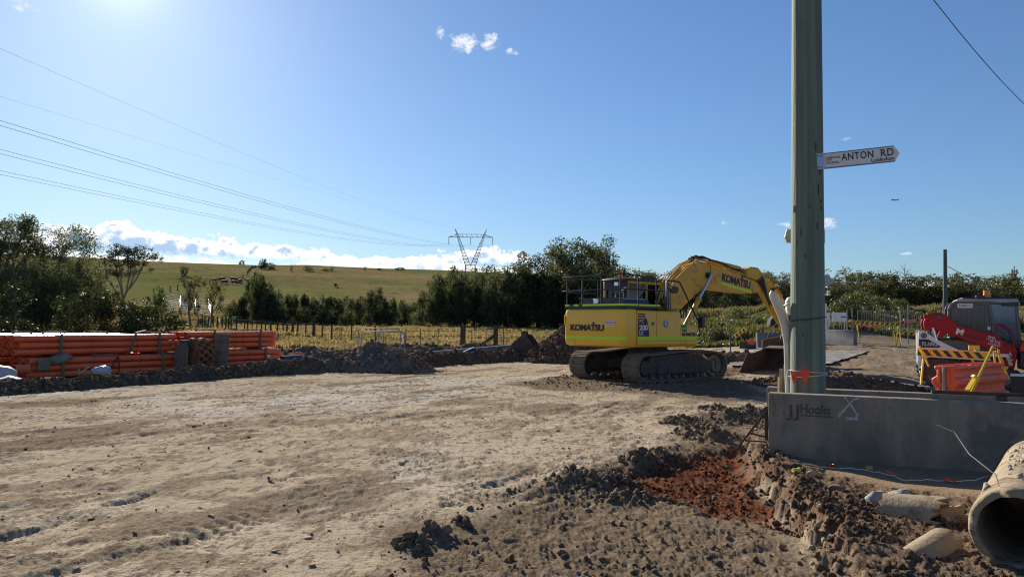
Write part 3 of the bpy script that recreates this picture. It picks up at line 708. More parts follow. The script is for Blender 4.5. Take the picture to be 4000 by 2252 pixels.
belt(3170, 4080, 44, 104, 116, rt, ['scr0', 'scr1', 'scr2', 'cas4', 'cas0'], 'scrub_tree', 'olive bushy tree in the tree line beyond the mesh gate', 'trees beyond the mesh gate', hv=.22)
def at(px, py, d):
    p = W(px, py, d); return p[0], p[1]
x, y = at(2275, 1200, 117); plant('gum_tree', 'gumA', x, y, 'broad spreading gum rising above the tall dark tree block', 'tree', sc=.97, rz=0.6)
x, y = at(2100, 1200, 124); plant('gum_tree', 'gumB', x, y, 'narrower gum topping the dark block just left of the broad gum', 'tree', sc=1.0, rz=2.0)
x, y = at(1985, 1200, 150); plant('gum_tree', 'gumthin', x, y, 'pale thin-leaved gum showing sky through its crown above the dark block', 'tree', sc=1.12, rz=1.0)
x, y = at(1000, 1200, 133); plant('casuarina_tree', 'cas2', x, y, 'tallest pointed dark tree near the left end of the low belt', 'tree', sc=0.86, rz=1.0)
x, y = at(1050, 1200, 131); plant('casuarina_tree', 'cas0', x, y, 'second tallest dark tree, right beside the pointed one in the low belt', 'tree', sc=0.80, rz=2.0)
# left group
x, y = at(10, 1250, 80); plant('gum_tree', 'leftgumA', x, y, 'tall dark gum with dead twigs on top, cut by the left edge', 'tree', rz=0.3)
x, y = at(195, 1250, 84); plant('gum_tree', 'leftgumB', x, y, 'big dark gum with a crooked limb behind the orange pipes', 'tree', rz=2.6, sc=0.98)
for px, d, k, s, lb in [(95, 74, 'leftdark', 1.0, 'dense dark tree filling the gap under the two big gums'), (165, 78, 'leftdarkB', 1.1, 'dense dark tree under the crooked gum, left of the dark tree with the bulge'), (235, 73, 'leftdark', 0.9, 'dense dark bulging tree right of the crooked gum trunk'),
                        (20, 70, 'leftdarkB', 1.0, 'dense dark tree at the left edge behind the small two-tier tree'), (300, 82, 'leftdark', 0.98, 'dark tree at the right end of the big left clump'), (-60, 76, 'leftdark', 1.1, 'dark tree beyond the left edge of the clump')]:
    x, y = at(px, 1250, d); plant('scrub_tree', k, x, y, lb, 'tree', sc=s)
for px, d, s, lb in [(345, 88, .75, 'small olive tree sloping down from the left clump'), (390, 92, .62, 'smallest olive tree between the left clump and the bare-stemmed gum'), (430, 90, .45, 'low olive shrub tree at the foot of the bare-stemmed gum')]:
    x, y = at(px, 1250, d); plant('scrub_tree', 'scr1', x, y, lb, 'tree', sc=s)
# the slender gum with long bare limbs
def bare_gum():
    x, y = at(474, 1245, 98); r = np.random.default_rng(77); mb = MB(); c = []; cr = []
    S = 98 / FPX
    def Q(px, py, dy=0.0): return np.array([(px - 478) * S, dy, (1247 - py) * S])
    tr = branchy(mb, Q(478, 1258), Q(482, 1140), .26, .20, 0.01, r, 4, 8)
    limbs = [[(480, 1150), (455, 1110), (430, 1070), (415, 1060), (418, 1040), (410, 1005), (402, 985)], [(482, 1140), (468, 1090), (450, 1050), (440, 1010), (425, 970)], [(483, 1140), (474, 1080), (470, 1040), (462, 1000), (456, 960), (460, 950)],
             [(486, 1135), (495, 1095), (498, 1050), (492, 1010), (487, 970), (490, 950)], [(488, 1120), (512, 1085), (528, 1040), (535, 1000), (530, 965), (535, 955)], [(505, 1095), (530, 1060), (548, 1020), (558, 985), (572, 980)], [(495, 1095), (505, 1050), (508, 1010), (512, 965)]]
    for k, L in enumerate(limbs):
        dy = r.normal() * 1.1
        pts = [Q(a, b, dy * i / len(L)) for i, (a, b) in enumerate(L)]
        mb.tube(pts, [0.10 * (1 - i / len(L)) + 0.022 for i in range(len(L))], 6)
        for j in range(17):
            s = pts[r.integers(max(2, len(pts) - 4), len(pts))]; e = s + np.array([r.normal() * 0.75, r.normal() * 0.8, 0.05 + r.random() * 0.75])
            branchy(mb, s, e, 0.045, 0.012, 0.08, r, 3, 4); c.append(e); cr.append(0.34 + 0.3 * r.random())
    for a, b in [(445, 1000), (440, 1080), (478, 1090), (520, 1010), (408, 1030)]:
        c.append(Q(a, b, r.normal())); cr.append(.35)
    V, F = leaf_cloud(c, cr, 6000, 0.12, droop=.3, shell=.55, flat=.85, r=r, aspect=.36)
    veg_mesh('bare', M_GUMBARK, L_GUM, V, F, mb)
    plant('gum_tree', 'bare', x, y, 'slender gum with long bare limbs and thin umbrella crown', 'tree', rz=0.0)
bare_gum()
x, y = at(617, 1250, 100); plant('conifer_tree', 'conifer', x, y, 'small cone-shaped dark tree beside the white cattle yard', 'tree')
x, y = at(745, 1250, 104); plant('slim_tree', 'slim', x, y, 'narrow dark tree in front of the white cattle yard', 'tree', sc=.93)
x, y = at(832, 1250, 112); plant('slim_tree', 'slim', x, y, 'thin young tree just right of the white cattle yard', 'tree', sc=.9, rz=2)
for i, (px, d, s) in enumerate([(575, 92, .6), (655, 96, .55), (700, 97, .5), (790, 100, .45), (880, 118, .5), (925, 124, .55)]):
    x, y = at(px, 1250, d); plant('bush', 'weedshrub', x, y, 'low rough bush on the paddock edge near the cattle yard', 'bush', 'low bushes by the cattle yard', s * 1.3, sz=.8)
# dead twigs over the left gum
def dead_twigs():
    r = np.random.default_rng(5); mb = MB(); x, y = at(40, 1250, 86)
    for i in range(16):
        b = np.array([r.normal() * 1.4, r.normal() * .5, 8 + r.random() * 2]); t = b + np.array([r.normal() * .6, r.normal() * .4, 2.0 + r.random() * 2.0])
        L = branchy(mb, b, t, .035, .012, .05, r, 4, 4)
        for j in range(3): branchy(mb, L[2], L[2] + np.array([r.normal() * .7, r.normal() * .3, .6 + r.random()]), .02, .008, .05, r, 3, 4)
    mb.tube([(0, 0, -.3), (.2, 0, 5), (0, 0, 9)], [.2, .14, .06], 6)
    o = mb.build('dead_tree', mat('dead_wood', (.16, .14, .125), (.22, .2, .18), 5, .9), loc=(x, y, flat_z(x, y)))
    tag(o, 'leafless grey tree poking twigs above the left gum', 'tree')
    x, y = at(3535, 1250, 97); mb = MB()
    mb.tube([(0, 0, -.3), (.1, 0, 4), (0, 0, 6.6)], [.12, .07, .02], 6)
    for i in range(22):
        z = 4.4 + r.random() * 2; b = np.array([0.05, 0, z]); branchy(mb, b, b + np.array([r.normal() * .8, r.normal() * .5, .4 + r.random() * .7]), .025, .008, .06, r, 3, 4)
    o = mb.build('dead_tree', mat('dead_wood', (.16, .14, .125)), loc=(x, y, flat_z(x, y))); tag(o, 'leafless thin tree above the tree line beyond the gate', 'tree')
dead_twigs()
# small trees and glossy shrubs just behind the pipe stacks
def small_tree():
    r = np.random.default_rng(15); mb = MB(); c = []; cr = []
    tr = branchy(mb, (0, 0, -.3), (.05, 0, 2.2), .075, .05, .02, r, 5, 7); tp = branchy(mb, tr[-1], (-.05, 0, 3.9), .05, .015, .03, r, 4, 6)
    for i in range(46):
        lowt = i < 24; a = r.random() * 6.28
        z = (0.75 + 0.95 * r.random()) if lowt else (2.3 + 1.45 * r.random()); q = (1.25 if lowt else 0.85 * math.sqrt(max(.1, 1 - ((z - 3.0) / 1.0) ** 2))) * (.25 + .75 * r.random())
        e = np.array([q * math.cos(a), q * math.sin(a), z]); b = tr[min(5, max(1, int(z * 2)))] if z < 2.4 else tp[min(4, int((z - 2.2) * 2.2))]
        branchy(mb, b, e, .022, .007, .06, r, 3, 4); c.append(e); cr.append(.24 + .16 * r.random())
    V, F = leaf_cloud(c, cr, 2600, .075, shell=.5, r=r, aspect=.5)
    veg_mesh('smalltree', M_BARK, L_GLOSS, V, F, mb); x, y = at(57, 1300, 43)
    plant('small_tree', 'smalltree', x, y, 'small green tree with a two-tier crown right behind the left pipes', 'tree', rz=.4, sc=.98)
small_tree()
shrub('shrA', 3.1, 2.9, 3000, 71, L_GLOSS, .075, 7, .30, 46); shrub('shrB', 2.15, 3.3, 3600, 72, L_GLOSS, .07, 6, .04, 50); shrub('shrC', 2.0, 2.0, 2200, 73, L_BRONZE, .07, 6, .05, 34)
x, y = at(335, 1300, 42); plant('shrub', 'shrA', x, y, 'open multi-stemmed glossy shrub behind the left pipe stack', 'shrub', sc=1.15)
x, y = at(575, 1300, 41.5); plant('shrub', 'shrB', x, y, 'rounded dark glossy bush behind the gap between the pipe stacks', 'shrub', sc=1.25)
x, y = at(450, 1300, 42.5); plant('shrub', 'shrC', x, y, 'bronze-leaved bush between the open shrub and the dark bush', 'shrub', sc=1.4)
x, y = at(290, 1300, 45); plant('shrub', 'shrB', x, y, 'low olive bush at the left foot of the open shrub', 'shrub', sc=.7)
# bushes and trees on the hill, seen against the ridge
for px, py, wp, hp, lb in [(717, 1076, 44, 36, 'lone round dark tree on the open hillside'), (1045, 1050, 84, 24, 'wide dark thicket on the hill crest'), (1026, 1050, 36, 40, 'tall tree standing out of the crest thicket'), (944, 1034, 28, 18, 'small lone tree on the left part of the crest'),
                             (1205, 1057, 42, 18, 'dark bush clump on the crest right of the thicket'), (1137, 1059, 14, 20, 'small upright bush just below the crest'), (1270, 1058, 40, 9, 'low bush row on the middle of the crest'), (1295, 1058, 18, 14, 'bush at the right end of the middle crest row'),
                             (1425, 1054, 14, 13, 'tiny bush on the crest left of the pylon'), (1482, 1055, 22, 9, 'tiny flat bush on the crest nearest the pylon side'), (1562, 1053, 56, 9, 'long low bush strip on the crest left of the pylon')]:
    x, y, _ = ghit(px, py); q = y / FPX / 6 * wp; plant('hill_tree', 'hillbush', x, y, lb, 'tree', sc=q, sz=hp * y / FPX / 4.5 / q)

# ------------------------------------------------------------------ grass
def tufts(name, xs, ys, zs, h, w, m, label, r, blades=3, lean=.35):
    n = len(xs); V = np.empty((n, blades, 4, 3))
    for b in range(blades):
        a = r.random(n) * 6.28; ln = lean * r.random(n) * h; hh = h * (.6 + .7 * r.random(n)); ww = w * (.6 + .8 * r.random(n))
        ox = r.normal(size=n) * w * 1.5; oy = r.normal(size=n) * w * 1.5
        ca, sa = np.cos(a), np.sin(a)
        bx, by = xs + ox, ys + oy
        V[:, b, 0] = np.stack([bx - ca * ww, by - sa * ww, zs - .03], 1); V[:, b, 1] = np.stack([bx + ca * ww, by + sa * ww, zs - .03], 1)
        V[:, b, 2] = np.stack([bx + ca * ww * .35 - sa * ln, by + sa * ww * .35 + ca * ln, zs + hh], 1); V[:, b, 3] = np.stack([bx - ca * ww * .35 - sa * ln, by - sa * ww * .35 + ca * ln, zs + hh * .93], 1)
    o = raw(name, V.reshape(-1, 3), np.arange(n * blades * 4).reshape(-1, 4), m, kind='stuff'); tag(o, label, 'grass')
def meadow():
    r = np.random.default_rng(31)
    n = 80000; d = 40 * (165 / 40) ** r.random(n); px = r.uniform(-150, 2450, n)
    P = np.array([W(a, 1250, b)[:2] for a, b in zip(px, d)]); x, y = P[:, 0], P[:, 1]
    z, _, site = ground_fields(x, y)
    pat = fbm(x, y, .09, 4, 2) + .5 * fbm(x, y, .4, 3, 5)
    keep = (site < .1) & (r.random(n) < .45 + 1.2 * pat); x, y, z, d, pat = x[keep], y[keep], z[keep], d[keep], pat[keep]
    hh = np.where(pat > .22, .32, .14) * (.7 + .4 * np.clip(60 / d, .4, 1))
    g = r.random(len(x)) < .16 + .6 * fbm(x, y, .05, 3, 6)
    tufts('grass', x[~g], y[~g], z[~g], hh[~g], .05 + .0008 * d[~g], L_DRY, 'dry tan paddock grass between fence and tree belt', r, 3)
    tufts('grass', x[g], y[g], z[g], hh[g] * .8, .05 + .0008 * d[g], L_WEED, 'greener grass scattered through the tan paddock', r, 3)
    n = 42000; d = r.uniform(49, 92, n); px = r.uniform(2700, 4050, n)
    P = np.array([W(a, 1250, b)[:2] for a, b in zip(px, d)]); x, y = P[:, 0], P[:, 1]
    z, _, site = ground_fields(x, y); keep = site < .2
    x, y, z, d, px = x[keep], y[keep], z[keep], d[keep], px[keep]
    pat = fbm(x, y, .22, 4, 3)
    seed = (fbm(x, y, .1, 3, 1) + sst(y, 62, 72) * .5 > .22)
    hh = np.where(seed, .75, .34) * (.6 + .9 * np.clip(pat + .4, 0, 1))
    tufts('grass', x[~seed], y[~seed], z[~seed], hh[~seed], .10, L_WEED, 'lush green weeds on the bank behind the digger boom and gate', r, 4, .7)
    tufts('grass', x[seed], y[seed], z[seed], hh[seed], .05, L_SEED, 'tall seeding grass along the top of the weedy bank', r, 4, .3)
meadow()
for px, py, d, s, lb in [(3345, 1230, 64, .9, 'bright green bush left behind the mesh gate'), (3430, 1228, 66, .8, 'bright green bush right behind the mesh gate'), (3290, 1250, 63, .7, 'low green bush between the white signs and the gate'), (3510, 1240, 68, .6, 'small green bush above the right gate post'),
                         (2790, 1330, 54, .4, 'pale leafy weed clump beside the digger mirror'), (2960, 1310, 57, .5, 'green weeds in front of the dark tarp heap'), (2880, 1230, 66, .45, 'green bush on the bank under the boom')]:
    x, y = at(px, py, d); plant('bush', 'weedshrub', x, y, lb, 'bush', sc=s)

# ------------------------------------------------------------------ paints
P_YEL = mat('paint_yellow', (0.88, 0.50, 0.035), (0.82, 0.46, 0.035), 1.2, 0.38, c3=(0.40, 0.25, 0.06), scale3=2.2, cut3=0.60, coat=.15)
P_YELB = mat('paint_yellow_dusty', (0.70, 0.385, 0.03), (0.62, 0.34, 0.035), 2.0, 0.5, c3=(0.33, 0.22, 0.09), scale3=2.6, cut3=0.52)
P_BLACK = mat('paint_black', (0.018, 0.019, 0.023), (0.03, 0.03, 0.034), 5, 0.45)
P_NAVY = mat('decal_navy', (0.012, 0.014, 0.045), rough=0.5)
P_HOOD = mat('hood_navy', (0.022, 0.028, 0.05), (0.035, 0.04, 0.06), 3, 0.35)
P_LIME = mat('reflective_lime', (0.50, 0.78, 0.02), rough=0.4)
P_RUBBER = mat('rubber_hose', (0.02, 0.02, 0.02), (0.05, 0.045, 0.04), 9, 0.6)
P_MUDSTEEL = mat('muddy_track_steel', (0.185, 0.142, 0.10), (0.27, 0.21, 0.15), 7, 0.85, bump=.5, bscale=25, c3=(0.075, 0.06, 0.048), scale3=4, cut3=.5)
P_DARKSTEEL = mat('dark_muddy_steel', (0.055, 0.045, 0.038), (0.10, 0.08, 0.062), 6, 0.85, bump=.4)
P_CHROME = mat('cylinder_rod', (0.62, 0.64, 0.66), rough=0.18, metal=1.0)
P_RUST = mat('rusty_steel', (0.082, 0.046, 0.03), (0.13, 0.072, 0.042), 5, 0.85, bump=.3, c3=(0.055, 0.038, 0.03), scale3=2.5, cut3=.5)
P_GLASS = mat('cab_glass', (0.008, 0.011, 0.015), rough=0.08, spec=0.35)
P_WHITE = mat('paint_white', (0.78, 0.77, 0.74), (0.70, 0.68, 0.64), 2, 0.45)
P_ORANGEP = mat('beacon_orange', (0.85, 0.17, 0.02), rough=0.3)
P_REDD = mat('decal_red', (0.50, 0.03, 0.035), rough=.5)
P_GREEND = mat('decal_green', (0.03, 0.16, 0.07), rough=.5)
P_BLUED = mat('decal_blue', (0.02, 0.11, 0.42), rough=.5)
P_DKTXT = mat('decal_black', (0.02, 0.018, 0.018), rough=.5)
P_MIRROR = mat('lamp_glass', (0.55, 0.56, 0.58), rough=.12, metal=.6)

def koma(name, size, m, parent, F0, sx=1.0, bold=.035):
    """the heavy maker's lettering with the raised tick on its T"""
    o = text(name, 'KOMATSU', size, m, parent, F0, .045, 1, .004, 'CENTER', .95, fit=(size, sx))
    return o

def excavator():
    X, Y = EXC_C
    t = thing('excavator', 'yellow tracked excavator with black roof rails parked on the dirt', 'excavator', (X, Y, 0.0), math.pi / 2 - EXC_H)
    # ---------------- tracks
    Rr, zs, xs = .40, .455, 1.80
    path = []
    def arc(cx, cz, r, a0, a1, n):
        for i in range(n): a = a0 + (a1 - a0) * i / n; path.append((cx + r * math.cos(a), cz + r * math.sin(a)))
    nb = 60
    for i in range(nb): path.append((-xs + 2 * xs * i / nb, .045 + .02 * math.sin(i)))
    arc(xs, zs, .41, -math.pi / 2, math.pi / 2, 24)
    for i in range(nb): u = i / nb; path.append((xs - 2 * xs * u, .865 + .10 * math.sin(math.pi * min(1, u * 1.15) ** .8) * (1 - .25 * u)))
    arc(-xs, zs, .41, math.pi / 2, 1.5 * math.pi, 24)
    P = np.array(path + path[:1]); seg = np.hypot(*(P[1:] - P[:-1]).T); cum = np.concatenate([[0], np.cumsum(seg)]); Ltot = cum[-1]
    ns = 47
    sm = MB(); w = .36; pit = Ltot / ns
    sm.box(-pit * .49, pit * .49, -w, w, -.012, .014)
    for gx in (-.36, 0.0, .34): sm.box(pit * gx - .011, pit * gx + .011, -w, w, .014, .040)
    sm.box(-pit * .45, pit * .45, -.07, .07, -.075, -.012)
    shoe = None
    for sgn, lb in ((-1, None), (1, None)):
        y0 = sgn * 1.19
        tr = MB()
        tr.prism([(-1.55, .22), (1.35, .22), (1.5, .34), (1.45, .52), (.9, .60), (-.9, .60), (-1.5, .5)], y0 - .2, y0 + .2)
        tr.box(-1.25, 1.15, y0 + sgn * .2, y0 + sgn * .27, .26, .50)                        # outer guard with mud
        for gx in (-1.25, -.75, -.2, .38, .9): tr.box(gx, gx + .035, y0 + sgn * .27, y0 + sgn * .285, .24, .52)
        tr.prism([(-1.72, .30), (1.5, .34), (1.45, .60), (.95, .84), (.2, .90), (-.9, .82), (-1.55, .80)], y0 - .24, y0 + .17)   # packed mud on the frame
        track = tr.build('track', P_DARKSTEEL, t, bevel=.015)
        idl = MB(); idl.cyl((xs - .02, y0 - .16, zs), (xs - .02, y0 + .16, zs), .37, n=28); idl.cyl((xs - .02, y0 + sgn * .14, zs), (xs - .02, y0 + sgn * .25, zs), .25, .23, 24); idl.cyl((xs - .02, y0 + sgn * .25, zs), (xs - .02, y0 + sgn * .29, zs), .09, n=14)
        idl.build('idler_wheel', P_MUDSTEEL, track, smooth=40)
        sp = MB(); n = 22; poly = []
        for i in range(n * 2): a = math.pi * i / n; r = .40 if i % 2 else .345; poly.append((-xs + r * math.cos(a), zs + r * math.sin(a)))
        sp.prism(poly, y0 - .04, y0 + .04); sp.cyl((-xs, y0 - .14, zs), (-xs, y0 + sgn * .26, zs), .26, .22, 22)
        sp.build('sprocket', P_DARKSTEEL, track, smooth=30)
        for k in range(8):
            x0 = -1.35 + k * .365; ro = MB(); ro.cyl((x0, y0 - .15, .165), (x0, y0 + .15, .165), .085, n=14); ro.cyl((x0, y0 + sgn * .15, .165), (x0, y0 + sgn * .21, .165), .055, n=10)
            ro.build('roller', P_MUDSTEEL, track, smooth=40)
        for i in range(ns):
            s_ = (i + .3) * Ltot / ns; k = np.searchsorted(cum, s_) - 1; f = (s_ - cum[k]) / seg[k]; p = P[k] + (P[k + 1] - P[k]) * f; d = P[k + 1] - P[k]; ang = math.atan2(d[1], d[0])
            if shoe is None: o = sm.build('track_shoe', P_MUDSTEEL, track); shoe = o.data
            else: o = link('track_shoe', shoe, track)
            o.location = (p[0], y0, p[1]); o.rotation_euler = (math.pi, -ang, 0) if True else (0, 0, 0)
    cf = MB(); cf.prism([(-.8, .35), (.8, .35), (.7, .72), (-.7, .72)], -1.0, 1.0); cf.cyl((0, 0, .6), (0, 0, .98), .68, n=32)
    for a in (-1, 1):
        cf.bar((-.9 * a, -1.0, .5), (-.2 * a, 0, .62), .3, .28); cf.bar((-.9 * a, 1.0, .5), (-.2 * a, 0, .62), .3, .28)
    cf.build('undercarriage_frame', P_DARKSTEEL, t, smooth=40)
    sw = MB(); sw.cyl((0, 0, .98), (0, 0, 1.10), .62, n=32); sw.build('swing_bearing', P_DARKSTEEL, t, smooth=40)
    # ---------------- upper structure
    dk = MB(); dk.box(-2.0, .92, -1.27, 1.27, 1.10, 1.26); dk.box(.9, 1.3, .2, 1.2, 1.12, 1.26); dk.box(-.3, .55, -.42, .4, 1.26, 1.95); dk.build('deck', P_BLACK, t)
    def rounded(poly, r, n=5):
        out = []; m = len(poly)
        for i in range(m):
            p = Vector(poly[i]); a = (Vector(poly[i - 1]) - p); b = (Vector(poly[(i + 1) % m]) - p); rr_ = min(r, a.length * .45, b.length * .45); a.normalize(); b.normalize()
            for k in range(n + 1):
                u = k / n; q = p + a * rr_ * (1 - u) ** 2 + b * rr_ * u ** 2; out.append((q.x, q.y))
        return out
    plan = rounded([(-2.05, -1.345), (-2.05, 1.345), (-2.58, 1.345), (-2.74, 1.21), (-2.74, -1.21), (-2.58, -1.345)], .12)
    cw = MB(); n = len(plan)
    def ring(z, s): return [((-2.05 + (x + 2.05) * s[0]), y * s[1], z) for x, y in plan]
    lv = [(1.09, (.80, .95)), (1.14, (.93, .985)), (1.27, (1.0, 1.0)), (2.16, (.985, 1.0)), (2.25, (.95, .985)), (2.29, (.84, .95))]
    V = []; F = []
    for z, s in lv: V += ring(z, s)
    for i in range(len(lv) - 1):
        for j in range(n): j2 = (j + 1) % n; F.append((i * n + j, i * n + j2, (i + 1) * n + j2, (i + 1) * n + j))
    F.append(tuple(range(n - 1, -1, -1))); F.append(tuple((len(lv) - 1) * n + j for j in range(n)))
    cw.add(V, F); cwo = cw.build('counterweight', P_YEL, t, smooth=32)
    # reflective strip round the counterweight and along the flank
    def strip_ring(z0, z1, off, a, b):
        m = MB(); sub = [p for p in plan if True]; sub = sub[a:b]
        V = []; F = []
        for x, y in sub:
            d = Vector((x + 1.9, y * 1.0)).normalized() * off
            V += [(x + d.x, y + d.y, z0), (x + d.x, y + d.y, z1), (x, y, z1), (x, y, z0)]
        for i in range(len(sub) - 1):
            for k in range(4): F.append((i * 4 + k, i * 4 + (k + 1) % 4, i * 4 + 4 + (k + 1) % 4, i * 4 + 4 + k))
        m.add(V, F); return m
    strip_ring(1.33, 1.43, .006, 6, n).build('reflective_strip', P_LIME, cwo)
    ex = MB(); ex.box(-2.62, -2.3, .75, 1.0, 2.29, 2.40); ex.build('camera_housing', P_YELB, cwo, bevel=.03)
    rear = lambda y, z: frame((-2.745, y, z), (0, -1, 0), (0, 0, 1))
    koma('lettering', 1.52, P_NAVY, cwo, rear(.19, 1.69), .21)
    sq = MB(); sq.box(-2.752, -2.744, -.14, -.065, 1.80, 1.87); sq.build('lettering', P_NAVY, cwo)
    dg = MB(); dg.prism(rounded([(-1.05, 1.74), (-.62, 1.74), (-.62, 1.91), (-1.05, 1.91)], .03), -2.752, -2.744, 'x')
    dgo = dg.build('danger_sticker', mat('sticker_white', (.72, .70, .68), rough=.5), cwo)
    d2 = MB(); d2.prism([(-1.03, 1.825), (-.64, 1.825), (-.64, 1.895), (-1.03, 1.895)], -2.755, -2.7525, 'x'); d2.build('danger_panel', P_REDD, dgo)
    text('danger_text', 'DANGER', .075, P_WHITE, dgo, frame((-2.757, -.85, 1.86), (0, -1, 0), (0, 0, 1)), .02, 1.0, .001)
    tri = MB(); tri.add([(-2.757, -.655, 1.835), (-2.757, -.695, 1.835), (-2.757, -.675, 1.88)], [(0, 1, 2)]); tri.build('danger_text', P_WHITE, dgo)
    text('danger_text', 'Keep off swing area', .04, P_DKTXT, dgo, frame((-2.754, -.835, 1.785), (0, -1, 0), (0, 0, 1)), .01, 1.05, .001)
    st = MB(); st.prism([(1.19, 1.82), (1.33, 1.82), (1.33, 2.1), (1.19, 2.1)], 0, 0.004, 'x')
    # sticker on the chamfered left corner
    cdir = Vector((-.30, .32, 0)).normalized(); mid = Vector((-2.668, 1.29, 1.93)); Fm = frame(mid + Vector((-cdir.y, -cdir.x, 0)) * 0 + Vector((-.012, .012, 0)), (-.16, -.135, 0), (0, 0, 1))
    sm2 = MB(); sm2.add([Fm @ Vector(p) for p in [(-.07, -.16, .004), (.07, -.16, .004), (.07, .16, .004), (-.07, .16, .004)]], [(0, 1, 2, 3)]); so = sm2.build('warning_sticker', mat('sticker_yellow', (.75, .60, .03), rough=.5), cwo)
    for k, s_ in enumerate(('LEFT', 'HAND', 'DRIVE')): text('warning_text', s_, .045, P_DKTXT, so, Fm @ Matrix.Translation((0, .09 - .09 * k, .006)), .02, .9, .001)
    # flank panels (right side)
    def panel(nm, x0, x1, z0, z1, m=P_YEL, dep=.5, y=-1.335, r=.05):
        mb = MB(); mb.prism([(y, z0), (y, z1 - .10), (y + .03, z1 - .035), (y + .1, z1), (y + dep, z1), (y + dep, z0)], x0, x1, 'x'); return mb.build(nm, m, t, bevel=.012)
    pA = panel('side_panel', -2.045, -1.16, 1.27, 2.27); pB = panel('pump_door', -1.145, .02, 1.27, 2.26)
    pC = panel('tool_box', .035, .90, 1.27, 1.83, dep=.55)
    sk = MB(); sk.prism([(-1.335, 1.27), (-1.345, 1.20), (-1.28, 1.10), (-.9, 1.10), (-.9, 1.27)], -2.045, .90, 'x'); sko = sk.build('side_skirt', P_YEL, t, bevel=.01)
    ls = MB(); ls.box(-2.04, .895, -1.352, -1.336, 1.33, 1.43); ls.build('reflective_strip', P_LIME, sko)
    lp = MB(); lp.prism([(1.335, 1.27), (1.335, 2.17), (1.24, 2.27), (.75, 2.27), (.75, 1.27)], -2.045, -.7, 'x'); lp.build('side_panel', P_YEL, t, bevel=.012)
    # model decal: dark band with curved front edge, thin stripes above
    dc = MB(); cv = [(-2.03, 1.44)] + [(-1.52 - .0 - .12 * max(0, (z - 1.44) / .56) ** 2, z) for z in np.linspace(1.44, 2.0, 9)] + [(-2.03, 2.0)]
    dc.prism(cv, -1.341, -1.3365); dco = dc.build('model_decal', P_NAVY, pA)
    for k in range(3):
        z = 2.03 + k * .07; x1 = -1.64 - .14 * ((z - 2.0) / .2) ** 1.2; s2 = MB(); s2.box(-2.03, x1 - .02, -1.341 + (.012 * k if z + .05 > 2.17 else 0), -1.3365 + (.012 * k if z + .05 > 2.17 else 0), z, z + .045); s2.build('model_decal', P_NAVY, pA)
    Fs = lambda x, z: frame((x, -1.3425, z), (1, 0, 0), (0, 0, 1))
    text('model_text', 'PC', .17, mat('decal_ochre', (.62, .40, .12), rough=.5), dco, Fs(-1.98, 1.90), .03, 1.1, .002, 'LEFT'); text('model_text', '200', .23, P_WHITE, dco, Fs(-1.98, 1.70), .03, 1.15, .002, 'LEFT'); text('model_text', 'LC', .155, P_WHITE, dco, Fs(-1.98, 1.53), .03, 1.1, .002, 'LEFT')
    lt = MB(); lt.box(-1.40, -1.26, -1.341, -1.3355, 1.79, 1.88); lt.build('door_latch', P_DKTXT, pA)
    lt = MB(); lt.box(-1.345, -1.28, -1.345, -1.341, 1.81, 1.86); lt.build('door_latch', P_YELB, pA)
    rd = MB(); rd.cyl((-.72, -1.336, 1.84), (-.72, -1.343, 1.84), .115, n=28); ro = rd.build('safety_sticker', P_BLUED, pB)
    hm = MB(); hm.cyl((-.72, -1.343, 1.875), (-.72, -1.346, 1.875), .055, n=16); hm.box(-.775, -.745, -1.346, -1.343, 1.77, 1.86); hm.box(-.695, -.665, -1.346, -1.343, 1.77, 1.86); hm.box(-.77, -.67, -1.3465, -1.343, 1.80, 1.825); hm.build('safety_symbol', P_WHITE, ro)
    hb = MB(); hb.box(-.765, -.675, -1.348, -1.346, 1.86, 1.885); hb.build('safety_symbol', P_BLUED, ro)
    gs = MB(); gs.box(.09, .33, -1.341, -1.3355, 1.58, 1.80); go = gs.build('number_sticker', P_GREEND, pC)
    text('number_text', '252', .09, P_LIME, go, Fs(.21, 1.69), .02, 1.2, .001)
    koma('lettering', .74, P_DKTXT, pC, Fs(.47, 1.50), .115)
    gy = MB(); gy.box(-.25, -.12, -1.325, -1.30, 2.14, 2.2)
    # lid, hood, walkway with strips
    wk = MB(); wk.box(-2.62, -.98, -1.30, 1.30, 2.30, 2.36); wk.box(-2.64, -2.58, -1.32, 1.32, 2.30, 2.44); wk.box(-2.58, -.98, -1.32, -1.27, 2.30, 2.44); wk.box(-.98, -.1, -1.28, -.45, 2.285, 2.31); wko = wk.build('walkway', P_BLACK, t)
    for a, b in ((1.32, 1.12), (.90, .68), (.50, -1.32)):
        s2 = MB(); s2.box(-2.648, -2.641, b, a, 2.38, 2.44); s2.build('reflective_strip', P_LIME, wko)
    s2 = MB(); s2.box(-2.64, -.98, -1.327, -1.321, 2.38, 2.44); s2.build('reflective_strip', P_LIME, wko)
    hd = MB(); prof = rounded([(-1.05, 2.36), (-1.05, 2.56), (-.85, 2.64), (.75, 2.64), (.95, 2.56), (.95, 2.36)], .1)
    hd.prism(prof, -2.35, -1.2, 'x'); hdo = hd.build('engine_hood', P_HOOD, t, smooth=30)
    for k in range(5): q = MB(); q.bar((-2.36, .75 - .3 * k, 2.645), (-1.5, .75 - .3 * k, 2.645), .03, .02); q.build('hood_rib', P_HOOD, hdo)
    wl = MB(); wl.box(-2.46, -2.36, -.02, .2, 2.45, 2.62); wl.build('work_lamp', P_MIRROR, hdo, bevel=.02)
    ep = MB(); ep.cyl((-1.65, -.45, 2.6), (-1.65, -.45, 2.86), .07, n=14); ep.cyl((-1.65, -.45, 2.86), (-1.72, -.45, 2.95), .075, .09, n=14); ep.build('exhaust_pipe', P_BLACK, t, smooth=40)
    ac = MB(); ac.cyl((-1.4, .05, 2.6), (-1.4, .05, 2.82), .13, n=18); ac.build('air_intake', P_BLACK, t, smooth=40)
